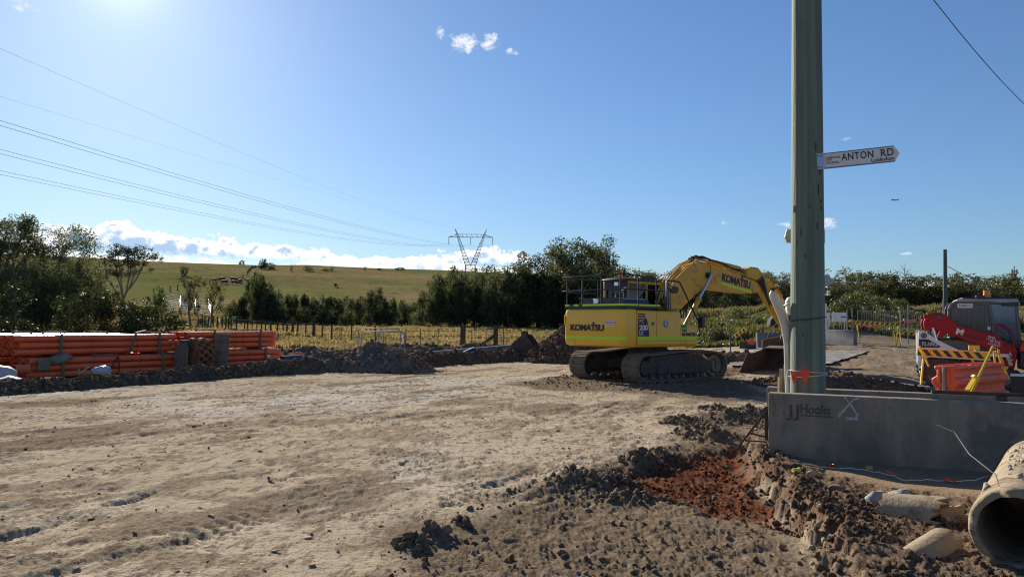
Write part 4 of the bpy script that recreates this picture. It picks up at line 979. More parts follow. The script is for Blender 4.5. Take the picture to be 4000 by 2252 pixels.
    # ---------------- rails
    rl = MB(); rr_ = .022
    top, midz = 3.36, 2.90
    def rail(pts): rl.tube(pts, rr_, 8)
    rail([(-2.58, 1.52, top - .02), (-2.6, -1.15, top), (-2.45, -1.31, top), (-.75, -1.31, top - .14), (-.72, -1.31, 2.3)])
    rail([(-2.58, 1.52, midz - .02), (-2.6, -1.15, midz), (-2.45, -1.31, midz), (-.75, -1.31, midz - .02)])
    rail([(-2.58, 1.28, top - .06), (-1.15, 1.28, top - .06), (-1.15, 1.28, 2.3)]); rail([(-2.58, 1.28, midz - .06), (-1.15, 1.28, midz - .06)])
    for p in [(-2.6, 1.28), (-2.6, .55), (-2.6, -.3), (-2.6, -1.12), (-2.0, -1.31), (-1.15, -1.31), (-1.9, 1.28)]: rail([(p[0], p[1], 2.32), (p[0], p[1], top - .02 if p[0] < -2.2 else top - .08)])
    rl.build('guard_rail', P_BLACK, t, smooth=50)
    hr = MB(); hr.tube([(-.66, -1.32, 2.28), (-.66, -1.32, 3.18), (-.60, -1.32, 3.23), (-.05, -1.32, 3.21), (.02, -1.32, 3.16), (.95, -1.32, 1.95), (1.0, -1.32, 1.80), (.99, -1.32, 1.55), (.9, -1.32, 1.45)], .026, 8)
    hr.tube([(-.55, -1.3, 2.28), (-.55, -1.3, 3.15)], .02, 8); hr.tube([(-.45, -1.3, 2.28), (-.47, -1.3, 2.95)], .02, 8)
    hr.tube([(-.4, -1.32, 2.30), (.95, -1.32, 2.36)], .014, 6); hr.build('hand_rail', P_BLACK, t, smooth=50)
    mr = MB(); mr.prism(rounded([(1.0, 1.78), (1.06, 1.70), (1.16, 1.74), (1.17, 2.08), (1.08, 2.12), (1.0, 2.06)], .05), -1.45, -1.28); mr.build('mirror', P_BLACK, t, bevel=.02)
    m2 = MB()
    m2.add(*(lambda n: ([(-.30 + .2 * math.cos(2 * math.pi * i / n) , -1.36, 2.94 + .12 * math.sin(2 * math.pi * i / n)) for i in range(n)] + [(-.30 + .2 * math.cos(2 * math.pi * i / n), -1.30, 2.94 + .12 * math.sin(2 * math.pi * i / n)) for i in range(n)], [tuple(range(n)), tuple(range(2 * n - 1, n - 1, -1))] + [(i, (i + 1) % n, n + (i + 1) % n, n + i) for i in range(n)]))(20))
    m2.build('mirror', P_BLACK, t, smooth=40)
    # ---------------- cab
    cb = MB()
    def post(a, b, w=.09): cb.bar(a, b, w, w)
    c0 = [(-.78, .30), (-.78, 1.28), (1.18, 1.28), (1.18, .30)]
    zt = 3.27
    cb.box(-.8, 1.2, .28, 1.30, 1.26, 2.05)
    for x, y in c0[:2]: post((x, y, 2.05), (x, y, zt), .11)
    for y in (.30, 1.28): post((1.16, y, 2.05), (.95, y, zt), .08); post((.2, y, 2.05), (.2, y, zt), .08); post((-.8, y, zt - .04), (.97, y, zt - .04), .1)
    kb = MB(); kb.box(-.835, -.80, .22, 1.30, 2.98, zt + .02); kb.box(-.83, -.80, .30, 1.28, 2.02, 2.16); kb.box(-.83, -.80, 1.16, 1.30, 2.05, 3.0)
    cbo = cb.build('cab', P_YELB, t, bevel=.025)
    kb.build('rear_panel', P_BLACK, cbo)
    rf = MB(); rf.box(-.9, 1.1, .24, 1.34, 3.27, 3.35); rf.build('roof', P_BLACK, cbo, bevel=.02)
    rl2 = MB(); rl2.box(-.86, -.2, .35, 1.2, 3.35, 3.39); rl2.build('roof_hatch', P_YELB, cbo)
    def pane(nm, p, off=0): m = MB(); m.hexa(p); return m.build(nm, P_GLASS, cbo)
    pane('rear_window', [(-.80, .37, 2.14), (-.785, .37, 2.14), (-.785, 1.21, 2.14), (-.80, 1.21, 2.14), (-.80, .37, 3.18), (-.785, .37, 3.18), (-.785, 1.21, 3.18), (-.80, 1.21, 3.18)])
    pane('side_window', [(-.70, .285, 2.07), (.14, .285, 2.07), (.14, .30, 2.07), (-.70, .30, 2.07), (-.70, .285, 3.15), (.14, .285, 3.15), (.14, .30, 3.15), (-.70, .30, 3.15)])
    pane('side_window', [(.26, .285, 2.07), (1.08, .285, 2.07), (1.08, .30, 2.07), (.26, .30, 2.07), (.26, .285, 3.15), (.92, .285, 3.15), (.92, .30, 3.15), (.26, .30, 3.15)])
    pane('front_window', [(1.13, .36, 2.0), (1.15, .36, 2.0), (1.15, 1.22, 2.0), (1.13, 1.22, 2.0), (.95, .36, 3.18), (.97, .36, 3.18), (.97, 1.22, 3.18), (.95, 1.22, 3.18)])
    pane('side_window', [(-.70, 1.285, 2.07), (1.08, 1.285, 2.07), (1.08, 1.30, 2.07), (-.70, 1.30, 2.07), (-.70, 1.285, 3.15), (.92, 1.285, 3.15), (.92, 1.30, 3.15), (-.70, 1.30, 3.15)])
    lm = MB(); lm.box(-.93, -.86, .55, .74, 3.10, 3.24); lm.build('work_lamp', P_MIRROR, cbo, bevel=.015)
    bc = MB(); bc.cyl((-.72, .62, 3.38), (-.72, .62, 3.42), .075, n=18); bc.cyl((-.72, .62, 3.42), (-.72, .62, 3.58), .068, .06, 18); bc.build('beacon', P_ORANGEP, cbo, smooth=40)
    an = MB(); an.tube([(-.80, .62, 3.3), (-.80, .62, 3.9)], [.008, .004], 5); an.build('aerial', P_BLACK, cbo)
    # ---------------- boom
    up = [(.52, 2.15), (.55, 2.50), (.70, 2.88), (1.15, 3.40), (1.75, 3.82), (2.32, 4.03), (2.75, 4.05), (3.2, 3.98), (4.2, 3.80), (5.3, 3.62), (6.1, 3.46), (6.62, 3.32)]
    dn = [(6.60, 3.10), (6.35, 3.10), (5.3, 3.02), (4.2, 3.05), (3.3, 3.09), (2.75, 3.10), (2.45, 3.02), (1.95, 2.72), (1.15, 2.18), (.75, 1.90), (.45, 1.85), (.30, 2.0)]
    bm_ = MB(); bm_.prism(up + dn, -.25, .17); bo = bm_.build('boom', P_YELB, t, bevel=.03)
    ft = MB(); ft.prism([(.1, 1.6), (.55, 1.6), (.7, 2.1), (.35, 2.3), (.15, 2.1)], -.36, -.26); ft.prism([(.1, 1.6), (.55, 1.6), (.7, 2.1), (.35, 2.3), (.15, 2.1)], .18, .28); ft.build('boom_bracket', P_YELB, t, bevel=.02)
    ps = MB(); ps.cyl((2.86, -.34, 3.60), (2.86, .26, 3.60), .11, n=20); ps.cyl((2.86, -.36, 3.60), (2.86, -.33, 3.60), .075, n=16); ps.build('boom_pin', P_BLACK, bo, smooth=40)
    Fb = lambda x, z, sl: frame((x, -.256, z), (1, 0, sl), (-sl, 0, 1))
    sl_ = (3.28 - 3.50) / 1.6
    koma('lettering', 1.80, P_NAVY, bo, Fb(4.62, 3.46, -.135), .30)
    sq = MB(); c_ = Fb(4.66, 3.46, -.135); sq.add([c_ @ Vector(p) for p in [(.24, .17, .004), (.36, .17, .004), (.36, .28, .004), (.24, .28, .004)]], [(0, 1, 2, 3)]); sq.build('lettering', P_NAVY, bo)
    lb = MB(); lb.add([c_ @ Vector(p) for p in [(-.98, -.29, .003), (.98, -.29, .003), (.98, -.20, .003), (-.98, -.20, .003)]], [(0, 1, 2, 3)]); lb.build('reflective_strip', P_LIME, bo)
    # hydraulic pipes and hoses along the back of the boom
    base = [Vector((x, 0, z)) for x, z in up[1:]]
    for k in range(7):
        y = -.21 + k * .06; mb = MB(); pts = []
        for i, p in enumerate(base):
            nrm = Vector((-(base[min(i + 1, len(base) - 1)] - base[max(i - 1, 0)]).z, 0, (base[min(i + 1, len(base) - 1)] - base[max(i - 1, 0)]).x)).normalized()
            pts.append(p + nrm * (.06 + .05 * (k % 3) + .03 * math.sin(i * 1.7 + k)) + Vector((0, y, 0)))
        if k < 5: pts = pts[:-2]
        mb.tube(pts, .021, 6); mb.build('hydraulic_pipe', P_YELB, bo, smooth=60)
    hs = MB()
    r = random.Random(3)
    for k in range(6):                                  # black hoses draped over the elbow
        y = -.2 + .07 * k; pts = []
        for i in range(9):
            u = i / 8; x = 1.9 + 3.2 * u + .1 * k; z = np.interp(x, [p[0] for p in up], [p[1] for p in up]) + .10 + .12 * abs(math.sin(u * 7.0 + k)) + .05 * r.random(); pts.append((x, y + .05 * math.sin(u * 9 + k), z))
        hs.tube(pts, .022, 6)
    for k in range(5): hs.tube([(5.9 + .1 * k, -.24, 3.55 + .05 * k), (6.2 + .06 * k, -.3, 3.30), (6.45 + .05 * k, -.34, 2.85 - .07 * k), (6.75 + .06 * k, -.33, 2.72), (6.95, -.3, 2.95 + .08 * k), (7.0 + .08 * k, -.24, 3.3)], .024, 6)
    for k in range(4): hs.tube([(.6 + .05 * k, -.3 + .1 * k, 2.2), (.35 + .06 * k, -.3 + .12 * k, 2.6), (.65 + .08 * k, -.2 + .1 * k, 2.95), (1.0, -.2 + .1 * k, 3.32)], .024, 6)
    hs.tube([(2.85, -.3, 4.02), (2.98, -.32, 3.95), (2.95, -.33, 3.75), (2.86, -.34, 3.66)], .012, 5)
    hs.tube([(5.6, -.26, 3.05), (5.7, -.28, 2.82), (5.95, -.28, 2.72), (6.2, -.27, 2.85)], .016, 6)
    hs.build('hydraulic_hose', P_RUBBER, bo, smooth=60)
    for sy in (-.42, .34):
        b0, b1 = Vector((1.28, sy, 1.62)), Vector((2.86, sy, 3.60)); d = (b1 - b0)
        c1 = MB(); c1.cyl(b0, b0 + d * .56, .085, n=18); c1.cyl(b0 + d * .53, b0 + d * .57, .1, n=18); c1.cyl(b0 - Vector((0, .07, 0)), b0 + Vector((0, .07, 0)), .1, n=14)
        co = c1.build('boom_cylinder', P_YELB, t, smooth=40)
        rr2 = MB(); rr2.cyl(b0 + d * .56, b1, .05, n=14); rr2.build('cylinder_rod', P_CHROME, co, smooth=40)
    br = MB(); br.prism([(.9, 1.26), (1.42, 1.26), (1.40, 1.62), (1.28, 1.74), (1.1, 1.62)], -.5, .42); br.build('boom_bracket', P_BLACK, t, bevel=.02)
    # ---------------- arm with cylinder
    am = MB(); am.prism([(6.02, 3.95), (6.35, 3.74), (6.95, 3.46), (7.75, 2.88), (8.55, 1.62), (8.62, 1.42), (8.50, 1.34), (8.36, 1.40), (7.05, 2.58), (6.55, 3.02), (6.42, 3.22), (6.2, 3.55), (5.9, 3.72), (5.86, 3.88)], -.17, .09); amo = am.build('arm', P_YELB, t, bevel=.025)
    bk2 = MB(); bk2.prism([(5.28, 3.66), (5.34, 3.96), (5.62, 4.06), (6.05, 4.04), (6.42, 3.80), (6.9, 3.50), (6.3, 3.48), (5.9, 3.56)], -.24, .16); bk2.build('cylinder_bracket', P_YELB, bo, bevel=.03)
    ac_ = MB(); ac_.cyl((3.4, -.04, 4.14), (5.1, -.04, 3.98), .08, n=16); aco = ac_.build('arm_cylinder', P_YELB, bo, smooth=40)
    ar = MB(); ar.cyl((5.1, -.04, 3.98), (5.62, -.04, 3.90), .05, n=12); ar.build('cylinder_rod', P_CHROME, aco, smooth=40)
    for k in range(4): q = MB(); q.tube([(6.5 + .05 * k, -.19 + .07 * k, 3.78), (7.1, -.19 + .07 * k, 3.50 + .03 * k), (7.8, -.19 + .07 * k, 3.02 + .03 * k)], .02, 6); q.build('hydraulic_pipe', P_YELB, amo, smooth=60)
    bcy = MB(); bcy.cyl((6.95, -.04, 3.62), (7.9, -.04, 2.98), .085, n=16); bco = bcy.build('bucket_cylinder', P_YELB, amo, smooth=40)
    bro = MB(); bro.cyl((7.9, -.04, 2.98), (8.62, -.04, 2.25), .045, n=12); bro.build('cylinder_rod', P_CHROME, bco, smooth=40)
    lk = MB(); lk.bar((8.35, -.12, 1.75), (8.68, -.12, 2.25), .05, .12); lk.bar((8.35, .04, 1.75), (8.68, .04, 2.25), .05, .12); lk.bar((8.68, -.04, 2.25), (8.75, -.04, 1.35), .12, .12); lk.build('bucket_link', P_DARKSTEEL, amo)
    # ---------------- wide mud bucket on the ground
    bx = MB(); outer = [(8.1, .92), (8.5, 1.0), (8.68, .85), (8.55, .45), (8.15, .02), (7.6, -.16), (6.6, -.24), (6.16, -.25)]
    inner = [(6.16, -.225), (6.6, -.20), (7.58, -.12), (8.10, .05), (8.48, .47), (8.60, .82), (8.46, .93), (8.1, .86)]
    bx.prism(outer + inner, -.95, .85)
    side = [(7.0, .74), (7.9, 1.28), (8.55, 1.25), (8.70, .95), (8.55, .45), (8.15, .02), (7.6, -.16), (6.3, -.24), (6.75, .25)]
    side = [(6.92, .70), (7.4, .72), (8.3, .92), (8.68, .85), (8.55, .45), (8.15, .02), (7.6, -.16), (6.15, -.22), (6.45, .05), (6.75, .45)]
    bx.prism(side, -.985, -.95); bx.prism(side, .85, .885); bko = bx.build('bucket', P_RUST, t, bevel=.012)
    te = MB(); te.bar((6.9, -.97, .72), (8.3, -.97, .93), .07, .06); te.build('bucket_rim', P_RUST, bko)
    ea = MB(); ea.prism([(8.25, 1.15), (8.75, 1.1), (8.78, 1.35), (8.62, 1.5), (8.42, 1.5), (8.3, 1.35)], -.33, -.27); ea.prism([(8.25, 1.15), (8.75, 1.1), (8.78, 1.35), (8.62, 1.5), (8.42, 1.5), (8.3, 1.35)], .19, .25)
    ea.prism(rounded([(7.25, .72), (7.62, .72), (7.6, 1.02), (7.45, 1.16), (7.3, 1.08)], .1), -1.02, -.985); ea.build('bucket_ear', P_BLACK, bko, bevel=.01)
    return t
EXC = excavator()
# the square blade behind the bucket
def blade():
    p = W(3040, 1400, 33.5)
    t = thing('steel_plate', 'brown rusty steel plate standing behind the digger bucket', 'steel plate', (p[0], p[1], flat_z(p[0], p[1])), rad(8))
    m = MB(); m.prism([(-.75, -.1), (1.0, -.1), (1.0, 1.42), (-.72, 1.06)], -.04, .04); m.build('plate', P_RUST, t, bevel=.01)
    h = MB(); h.box(-.74, 1.0, -.10, -.04, .2, .3); h.build('stiffener', P_RUST, t)
    q = MB(); q.tube([(-.5, 0, 1.1), (-.35, -.05, 1.5), (-.1, -.05, 1.75), (0, -.05, 2.3), (.02, -.05, 2.6)], .02, 6); q.build('cable', P_RUBBER, t, smooth=50)
blade()

# ------------------------------------------------------------------ utility pole, street sign, conduit cover
M_POLE = mat('pole_timber', (0.095, 0.130, 0.098), (0.18, 0.215, 0.16), 7.0, 0.85, bump=.8, bscale=30, stretch=(1, 1, .035), c3=(0.11, 0.13, 0.10), scale3=1.3, cut3=.56)
M_CONC = mat('concrete_grey', (0.215, 0.18, 0.138), (0.30, 0.25, 0.19), 3.5, 0.9, bump=.6, bscale=60, c3=(0.17, 0.148, 0.122), scale3=1.3, cut3=.50, spec=.1, stretch=(1.6, 1.6, .35))
M_CONCL = mat('concrete_pipe', (0.28, 0.215, 0.14), (0.37, 0.295, 0.20), 3.0, 0.9, bump=.5, bscale=26, c3=(0.17, 0.12, 0.08), scale3=3.4, cut3=.50, spec=.1)
M_GALV = mat('galvanised_steel', (0.27, 0.275, 0.28), (0.21, 0.215, 0.22), 8, 0.8, spec=.1)
M_CREAM = mat('cream_plastic', (0.66, 0.62, 0.50), (0.60, 0.55, 0.44), 2, 0.5)
M_SIGNW = mat('sign_face', (0.70, 0.66, 0.62), rough=.45)
M_FLAG = mat('flag_orange', (0.90, 0.10, 0.03), (0.80, 0.07, 0.02), 6, .7)
M_ROPE = mat('cord_white', (0.70, 0.68, 0.62), rough=.8)
M_TIMBER = mat('timber_raw', (0.36, 0.25, 0.13), (0.28, 0.19, 0.10), 5, .85, bump=.3, stretch=(1, 1, .15))
M_OLDWOOD = mat('timber_weathered', (0.125, 0.10, 0.076), (0.185, 0.155, 0.12), 6, .9, bump=.5, stretch=(1, 1, .12))
M_ORANGE = mat('barrier_orange', (0.75, 0.095, 0.03), (0.68, 0.085, 0.03), 2, .42, c3=(0.45, .13, .07), scale3=3.5, cut3=.6)
P_HAZY = mat('hazard_yellow', (0.80, 0.52, 0.02), (.74, .47, .02), 5, .5)
P_REDM = mat('paint_red', (0.38, 0.018, 0.022), (0.32, 0.018, 0.022), 2, .5, c3=(.17, .05, .04), scale3=3, cut3=.62, spec=.25)
P_GREY = mat('paint_grey', (0.10, 0.102, 0.105), (.13, .13, .13), 3, .5)
P_BLUEGL = mat('tinted_glass', (0.02, 0.07, 0.13), (0.03, 0.10, .18), 1.5, .05, spec=.8)

def pole():
    b = W(3157, 1640, 11.55); tp = W(3146, -260, 11.55); zb = ground_z(b[0], b[1])
    b = np.array([b[0], b[1], zb - .3])
    t = thing('utility_pole', 'thick green-grey timber power pole standing between the concrete barriers', 'power pole', (b[0], b[1], zb))
    m = MB(); n = 40; V = []; F = []; K = 34
    top = W(3146, -1000, 11.55)
    r = np.random.default_rng(8)
    for i in range(K + 1):
        u = i / K; c = b + (np.array([top[0], top[1], top[2]]) - b) * u - np.array([b[0], b[1], zb]); rd = .253 - .062 * min(1, u * 1.15)
        for j in range(n):
            a = 2 * math.pi * j / n
            q = rd * (1 + .012 * math.sin(3 * a + u * 5) + .008 * math.sin(11 * a + 2) + .006 * r.normal() * .4)
            V.append((c[0] + q * math.cos(a), c[1] + q * math.sin(a), c[2]))
    for i in range(K):
        for j in range(n): F.append((i * n + j, i * n + (j + 1) % n, (i + 1) * n + (j + 1) % n, (i + 1) * n + j))
    F.append(tuple(K * n + j for j in range(n)))
    m.add(V, F); m.build('pole_shaft', M_POLE, t, smooth=60)
    def ring_pts(py, tilt, off=.012, n=26):
        c = W(3152, py, 11.55); z0 = c[2]; rd = .253 - .062 * min(1, max(0, (z0 - zb) / (top[2] - zb)) * 1.15) + off
        cx = b[0] + (top[0] - b[0]) * (z0 - b[2]) / (top[2] - b[2])
        cy = b[1] + (top[1] - b[1]) * (z0 - b[2]) / (top[2] - b[2])
        return [(cx + rd * math.cos(2 * math.pi * k / n), cy + rd * math.sin(2 * math.pi * k / n), z0 + tilt * math.cos(2 * math.pi * k / n)) for k in range(n)]
    w = MB(); w.tube([Vector(p) - Vector((b[0], b[1], zb)) for p in ring_pts(1244, .03)], .007, 5, closed=True); w.build('wire_band', P_RUBBER, t, smooth=60)
    # knots, checks and nails
    ck = MB(); ck.cur = 0
    c0 = Vector((0, 0, 0))
    for px, py, hh in [(3095, 830, .10), (3112, 925, .14), (3175, 768, .16), (3186, 800, .05), (3188, 825, .05), (3100, 960, .09), (3140, 820, .05), (3170, 900, .10), (3125, 1010, .06), (3118, 1310, .05), (3165, 600, .12), (3182, 690, .22)]:
        p = Vector(W(px, py, 11.55)) - Vector((b[0], b[1], zb)); z = p.z; rd = .253 - .062 * min(1, z / (top[2] - zb) * 1.15)
        cx = (top[0] - b[0]) * (z + .3) / (top[2] - b[2]); dx = max(-rd * .97, min(rd * .97, p.x - cx)); yy = -math.sqrt(max(0, rd * rd - dx * dx)) - .001
        ck.hexa([(cx + dx - .008, yy - .003, z), (cx + dx + .004, yy - .003, z - .01), (cx + dx + .004, yy + .01, z - .01), (cx + dx - .008, yy + .01, z), (cx + dx - .003, yy - .003, z + hh), (cx + dx + .006, yy - .003, z + hh - .02), (cx + dx + .006, yy + .01, z + hh - .02), (cx + dx - .003, yy + .01, z + hh)])
    o = ck.build('bark_crack', mat('crack_dark', (.035, .035, .03), rough=.95), t); o['kind'] = 'stuff'
    # ---- street sign
    pl = Vector(W(3197, 632, 11.35)); pr = Vector(W(3494, 600, 11.05)); tipp = Vector(W(3515, 598, 11.02))
    u = (pr - pl).normalized(); up = Vector((0, 0, 1)); up = (up - u * up.dot(u)).normalized(); nrm = u.cross(up)
    L = (pr - pl).length; hh = .107; ht = tipp - pl; LT = ht.dot(u)
    s = thing('street_sign', 'white arrow-ended street name sign fixed to the timber pole', 'street sign', pl)
    Fm = frame((0, 0, 0), u, up)
    m = MB(); outl = [(0, -hh), (L, -hh), (LT, 0), (L, hh), (0, hh)]
    m.add([Fm @ Vector((x, y, z)) for z in (-.012, .012) for x, y in outl], [(4, 3, 2, 1, 0), (5, 6, 7, 8, 9)] + [(i, (i + 1) % 5, 5 + (i + 1) % 5, 5 + i) for i in range(5)])
    so = m.build('sign_blade', M_SIGNW, s)
    e = MB()
    e.bar(Fm @ Vector((0, hh, 0)), Fm @ Vector((L, hh, 0)), .034, .012, up=up); e.bar(Fm @ Vector((0, -hh, 0)), Fm @ Vector((L, -hh, 0)), .034, .012, up=up)
    e.build('sign_rim', mat('sign_rim_blue', (.10, .14, .22), rough=.4, metal=.5), s)
    c = MB(); c.hexa([Fm @ Vector(p) for p in [(-.02, -hh - .012, .013), (.075, -hh - .012, .013), (.075, -hh - .012, .022), (-.02, -hh - .012, .022), (-.02, hh + .012, .013), (.075, hh + .012, .013), (.075, hh + .012, .022), (-.02, hh + .012, .022)]]); co = c.build('sign_clamp', mat('clamp_steel', (.30, .36, .46), rough=.35, metal=.6), s)
    for x, y in [(-.003, .085), (.04, .085), (-.003, -.085), (.04, -.085)]:
        q = MB(); a = Fm @ Vector((x, y, .022)); q.cyl(a, a + nrm * .008, .010, n=8); q.build('bolt', P_BLACK, co)
    T = lambda x, y: Fm @ Matrix.Translation((x, y, .0135))
    blk = mat('sign_letter_black', (.012, .013, .02), rough=.5)
    text('sign_text', 'ANTON', .15, blk, so, T(LT * .485, .028), .014, 1, .0012, space=1.12, fit=(LT * .395, .105)); text('sign_text', 'RD', .15, blk, so, T(LT * .85, .028), .014, 1, .0012, space=1.1, fit=(LT * .155, .105))
    text('sign_text', 'Luddenham', .070, blk, so, T(LT * .79, -.062), .012, 1.0, .0012, fit=(LT * .275, .052))
    for k, q in enumerate(('LIVERPOOL', 'CITY', 'COUNCIL.')): text('sign_text', q, .044, blk, so, T(.095, .036 - .036 * k), .010, .92, .0012, 'LEFT')
    # ---- second sign blade behind the pole, pointing left
    p = Vector(W(3092, 922, 11.9)); s2 = thing('street_sign', 'beige back of a pointed sign poking out left of the pole', 'street sign', p)
    m = MB(); hx = .10; m.prism([(.5, -.102), (-.075, -.102), (-.107, -.02), (-.075, .102), (.5, .102)], -.012, .012); m.build('sign_blade', mat('sign_back', (.42, .40, .33), (.36, .34, .28), 3, .6), s2)
    q = MB(); q.box(.35, .45, -.1, .02, -.13, .13); q.build('sign_clamp', M_GALV, s2)
    # ---- cream conduit cover leaning out at the top
    cc = Vector(W(3078, 1530, 11.75)); base = Vector((cc.x, cc.y, ground_z(cc.x, cc.y)))
    cv = thing('conduit_cover', 'cream plastic Y-shaped cover strapped to the left side of the pole', 'conduit', base)
    rel = lambda px, py, d=11.75: Vector(W(px, py, d)) - base
    pts = [(3084, 1640), (3080, 1500), (3076, 1340), (3070, 1270), (3052, 1222), (3028, 1165), (3015, 1145)]
    m = MB(); V = []; F = []; ws = [.052, .052, .056, .078, .070, .072, .046]; n = 12
    for i, (a, b2) in enumerate(pts):
        c_ = rel(a, b2); nx = rel(*pts[min(i + 1, len(pts) - 1)]) - rel(*pts[max(i - 1, 0)]); nx.normalize(); sd = Vector((nx.z, 0, -nx.x)); k = ws[i]
        for j in range(n):
            an = 2 * math.pi * j / n; V.append(c_ + sd * math.cos(an) * k + Vector((0, math.sin(an) * .045, 0)))
    for i in range(len(pts) - 1):
        for j in range(n): F.append((i * n + j, i * n + (j + 1) % n, (i + 1) * n + (j + 1) % n, (i + 1) * n + j))
    e_ = rel(3010, 1133); V.append(e_); F += [((len(pts) - 1) * n + j, (len(pts) - 1) * n + (j + 1) % n, len(V) - 1) for j in range(n)]
    m.add(V, F); m.build('cover_body', M_CREAM, cv, smooth=50)
    kn = MB(); c1 = rel(3083, 1190, 11.85); kn.prism([(c1.x + x, c1.z + z) for x, z in [(.06, .13), (-.02, .11), (-.055, .05), (-.045, .012), (-.075, .005), (-.075, -.015), (-.04, -.02), (-.05, -.07), (-.03, -.13), (.02, -.15), (.06, -.15)]], c1.y - .04, c1.y + .04)
    kn.build('cover_knob', M_CREAM, cv, bevel=.012)
    l_ = MB(); a = rel(3083, 1350, 11.68); l_.box(a.x - .03, a.x + .015, a.y - .004, a.y, a.z - .12, a.z + .1); l_.build('label_plate', mat('label_grey', (.42, .41, .38), rough=.6), cv)
    # ---- flags tied round the pole
    fl = thing('flag_bunting', 'two orange triangle flags on white cord tied round the pole foot', 'bunting', (b[0], b[1], zb + .6))
    org = Vector((b[0], b[1], zb + .6))
    cd = MB(); cd.tube([Vector(p) - org for p in ring_pts(1449, -.012, .016)], .005, 5, closed=True); cd.tube([Vector(p) - org for p in ring_pts(1463, .028, .02)], .005, 5, closed=True)
    ext = [Vector(W(3076, 1442, 11.45)) - org, Vector(W(3074, 1470, 11.42)) - org, Vector(W(3075, 1530, 11.40)) - org]; cd.tube(ext, .005, 5)
    cd.build('cord', M_ROPE, fl, smooth=60)
    def flag(tri, nm='flag'):
        m = MB(); A, B, C = [Vector(W(*q)) - org for q in tri]; N = 7; V = []; F = []
        for i in range(N):
            u_ = i / (N - 1); l0 = A.lerp(C, u_); r0 = B.lerp(C, u_)
            for j in range(N): v_ = j / (N - 1); p = l0.lerp(r0, v_); p.y -= .012 * math.sin(v_ * 6 + u_ * 2) * (1 - u_) + .004 * math.sin(u_ * 9); V.append(p)
        for i in range(N - 1):
            for j in range(N - 1): F.append((i * N + j, i * N + j + 1, (i + 1) * N + j + 1, (i + 1) * N + j))
        m.add(V, F); return m.build(nm, M_FLAG, fl, smooth=60)
    flag([(3118, 1443, 11.24), (3167, 1443, 11.24), (3147, 1498, 11.20)]); flag([(3087, 1451, 11.28), (3118, 1447, 11.25), (3099, 1500, 11.24)]); flag([(3102, 1449, 11.26), (3116, 1447, 11.25), (3106, 1507, 11.22)])
pole()

# ------------------------------------------------------------------ concrete safety barriers
def barrier(name_label, p0, p1, h0, ln=None, m=M_CONC, foot=.30, topw=.16, sub=0.0, seg_=False, zset=None):
    p0 = Vector((p0[0], p0[1], 0)); p1 = Vector((p1[0], p1[1], 0)); d = p1 - p0; L = ln or d.length; d.normalize()
    zb = ground_z(p0.x, p0.y) - sub if p0.y < 20 else flat_z(p0.x, p0.y) - sub
    if zset is not None: zb = zset
    t = thing('concrete_barrier', name_label, 'barrier', (p0.x, p0.y, zb), math.atan2(d.y, d.x))
    mb = MB(); a = topw / 2; b = foot / 2
    mb.prism([(-b, 0), (b, 0), (b, .05), (a + .02, .22), (a, h0 - .02), (a - .02, h0), (-a + .02, h0), (-a, h0 - .02), (-a - .02, .22), (-b, .05)], 0, L, 'x')
    o = mb.build('barrier_body', m, t, bevel=.012)
    return t, o, L, zb
FB0, FB1 = g2(3005, 1775, .13), g2(4000, 1848, .13)
def front_barrier():
    t, o, L, zb = barrier('grey concrete barrier with stencilled words and a white sprayed cross', FB0, FB1, .84, 6.0, foot=.24, topw=.20, zset=.10)
    Fm = lambda x, z, off=.003: frame((x, -.106 - off, z), (1, 0, 0), (0, 0.02, 1))
    st = mat('stencil_dark', (.055, .055, .055), (.12, .115, .11), 30, .9)
    text('stencil_text', 'JJ', .235, st, o, Fm(.30, .60), .022, 1, .0012, space=1.15, fit=(.15, .20)); text('stencil_text', 'Hooks', .155, st, o, Fm(.57, .655), .03, 1, .0012, fit=(.36, .125))
    q = MB(); q.box(.385, .76, -.1115, -.108, .565, .582); q.build('stencil_text', st, o)
    sp = mat('spray_white', (.50, .50, .52), (.30, .29, .28), 40, .9)
    x = MB(); r = np.random.default_rng(4)
    def stroke(pts):
        for k in range(3):
            pp = [(p[0] + r.normal() * .006, -.1105 - .0003 * k, p[1] + r.normal() * .006) for p in pts]
            for i in range(len(pp) - 1): x.bar(pp[i], pp[i + 1], .0012, .012 + .006 * r.random(), up=(0, 0, 1))
    stroke([(.84, .585), (.90, .66), (.97, .74), (1.01, .80), (1.07, .82)]); stroke([(.91, .83), (.96, .76), (1.02, .68), (1.06, .60), (1.03, .58)]); stroke([(.92, .565), (1.06, .562)])
    xo = x.build('sprayed_cross', sp, o); xo['kind'] = 'stuff'
    for z in (.78, .60): q = MB(); q.cyl((.19, -.112, z), (.19, -.104, z), .009, n=8); q.build('lifting_hole', P_BLACK, o)
    cr = MB(); pts = [(.05, .83), (.055, .76), (.075, .70), (.09, .64), (.075, .58), (.085, .52), (.05, .47)]
    for i in range(len(pts) - 1): cr.bar((pts[i][0], -.1075, pts[i][1]), (pts[i + 1][0], -.1075, pts[i + 1][1]), .002, .004, up=(0, 1, 0))
    cr.build('crack', P_BLACK, o)
    # rusty steel prop fixed to the end
    a = MB(); a.bar((-.03, -.02, .22), (-.03, -.02, .66), .05, .04); a.bar((-.03, -.02, .60), (-.42, -.04, .06), .045, .03); a.bar((-.03, -.02, .26), (-.24, -.03, .30), .04, .025); a.bar((-.03, -.02, .2), (-.3, -.03, .2), .03, .02)
    pt = thing('steel_prop', 'rusty angle-iron prop leaning against the end of the front barrier', 'steel prop', (FB0[0], FB0[1], zb), t.rotation_euler.z)
    a.build('prop_frame', P_RUST, pt)
front_barrier()
SB0, SB1 = W(2998, 1500, 12.3)[:2], W(3960, 1500, 10.95)[:2]
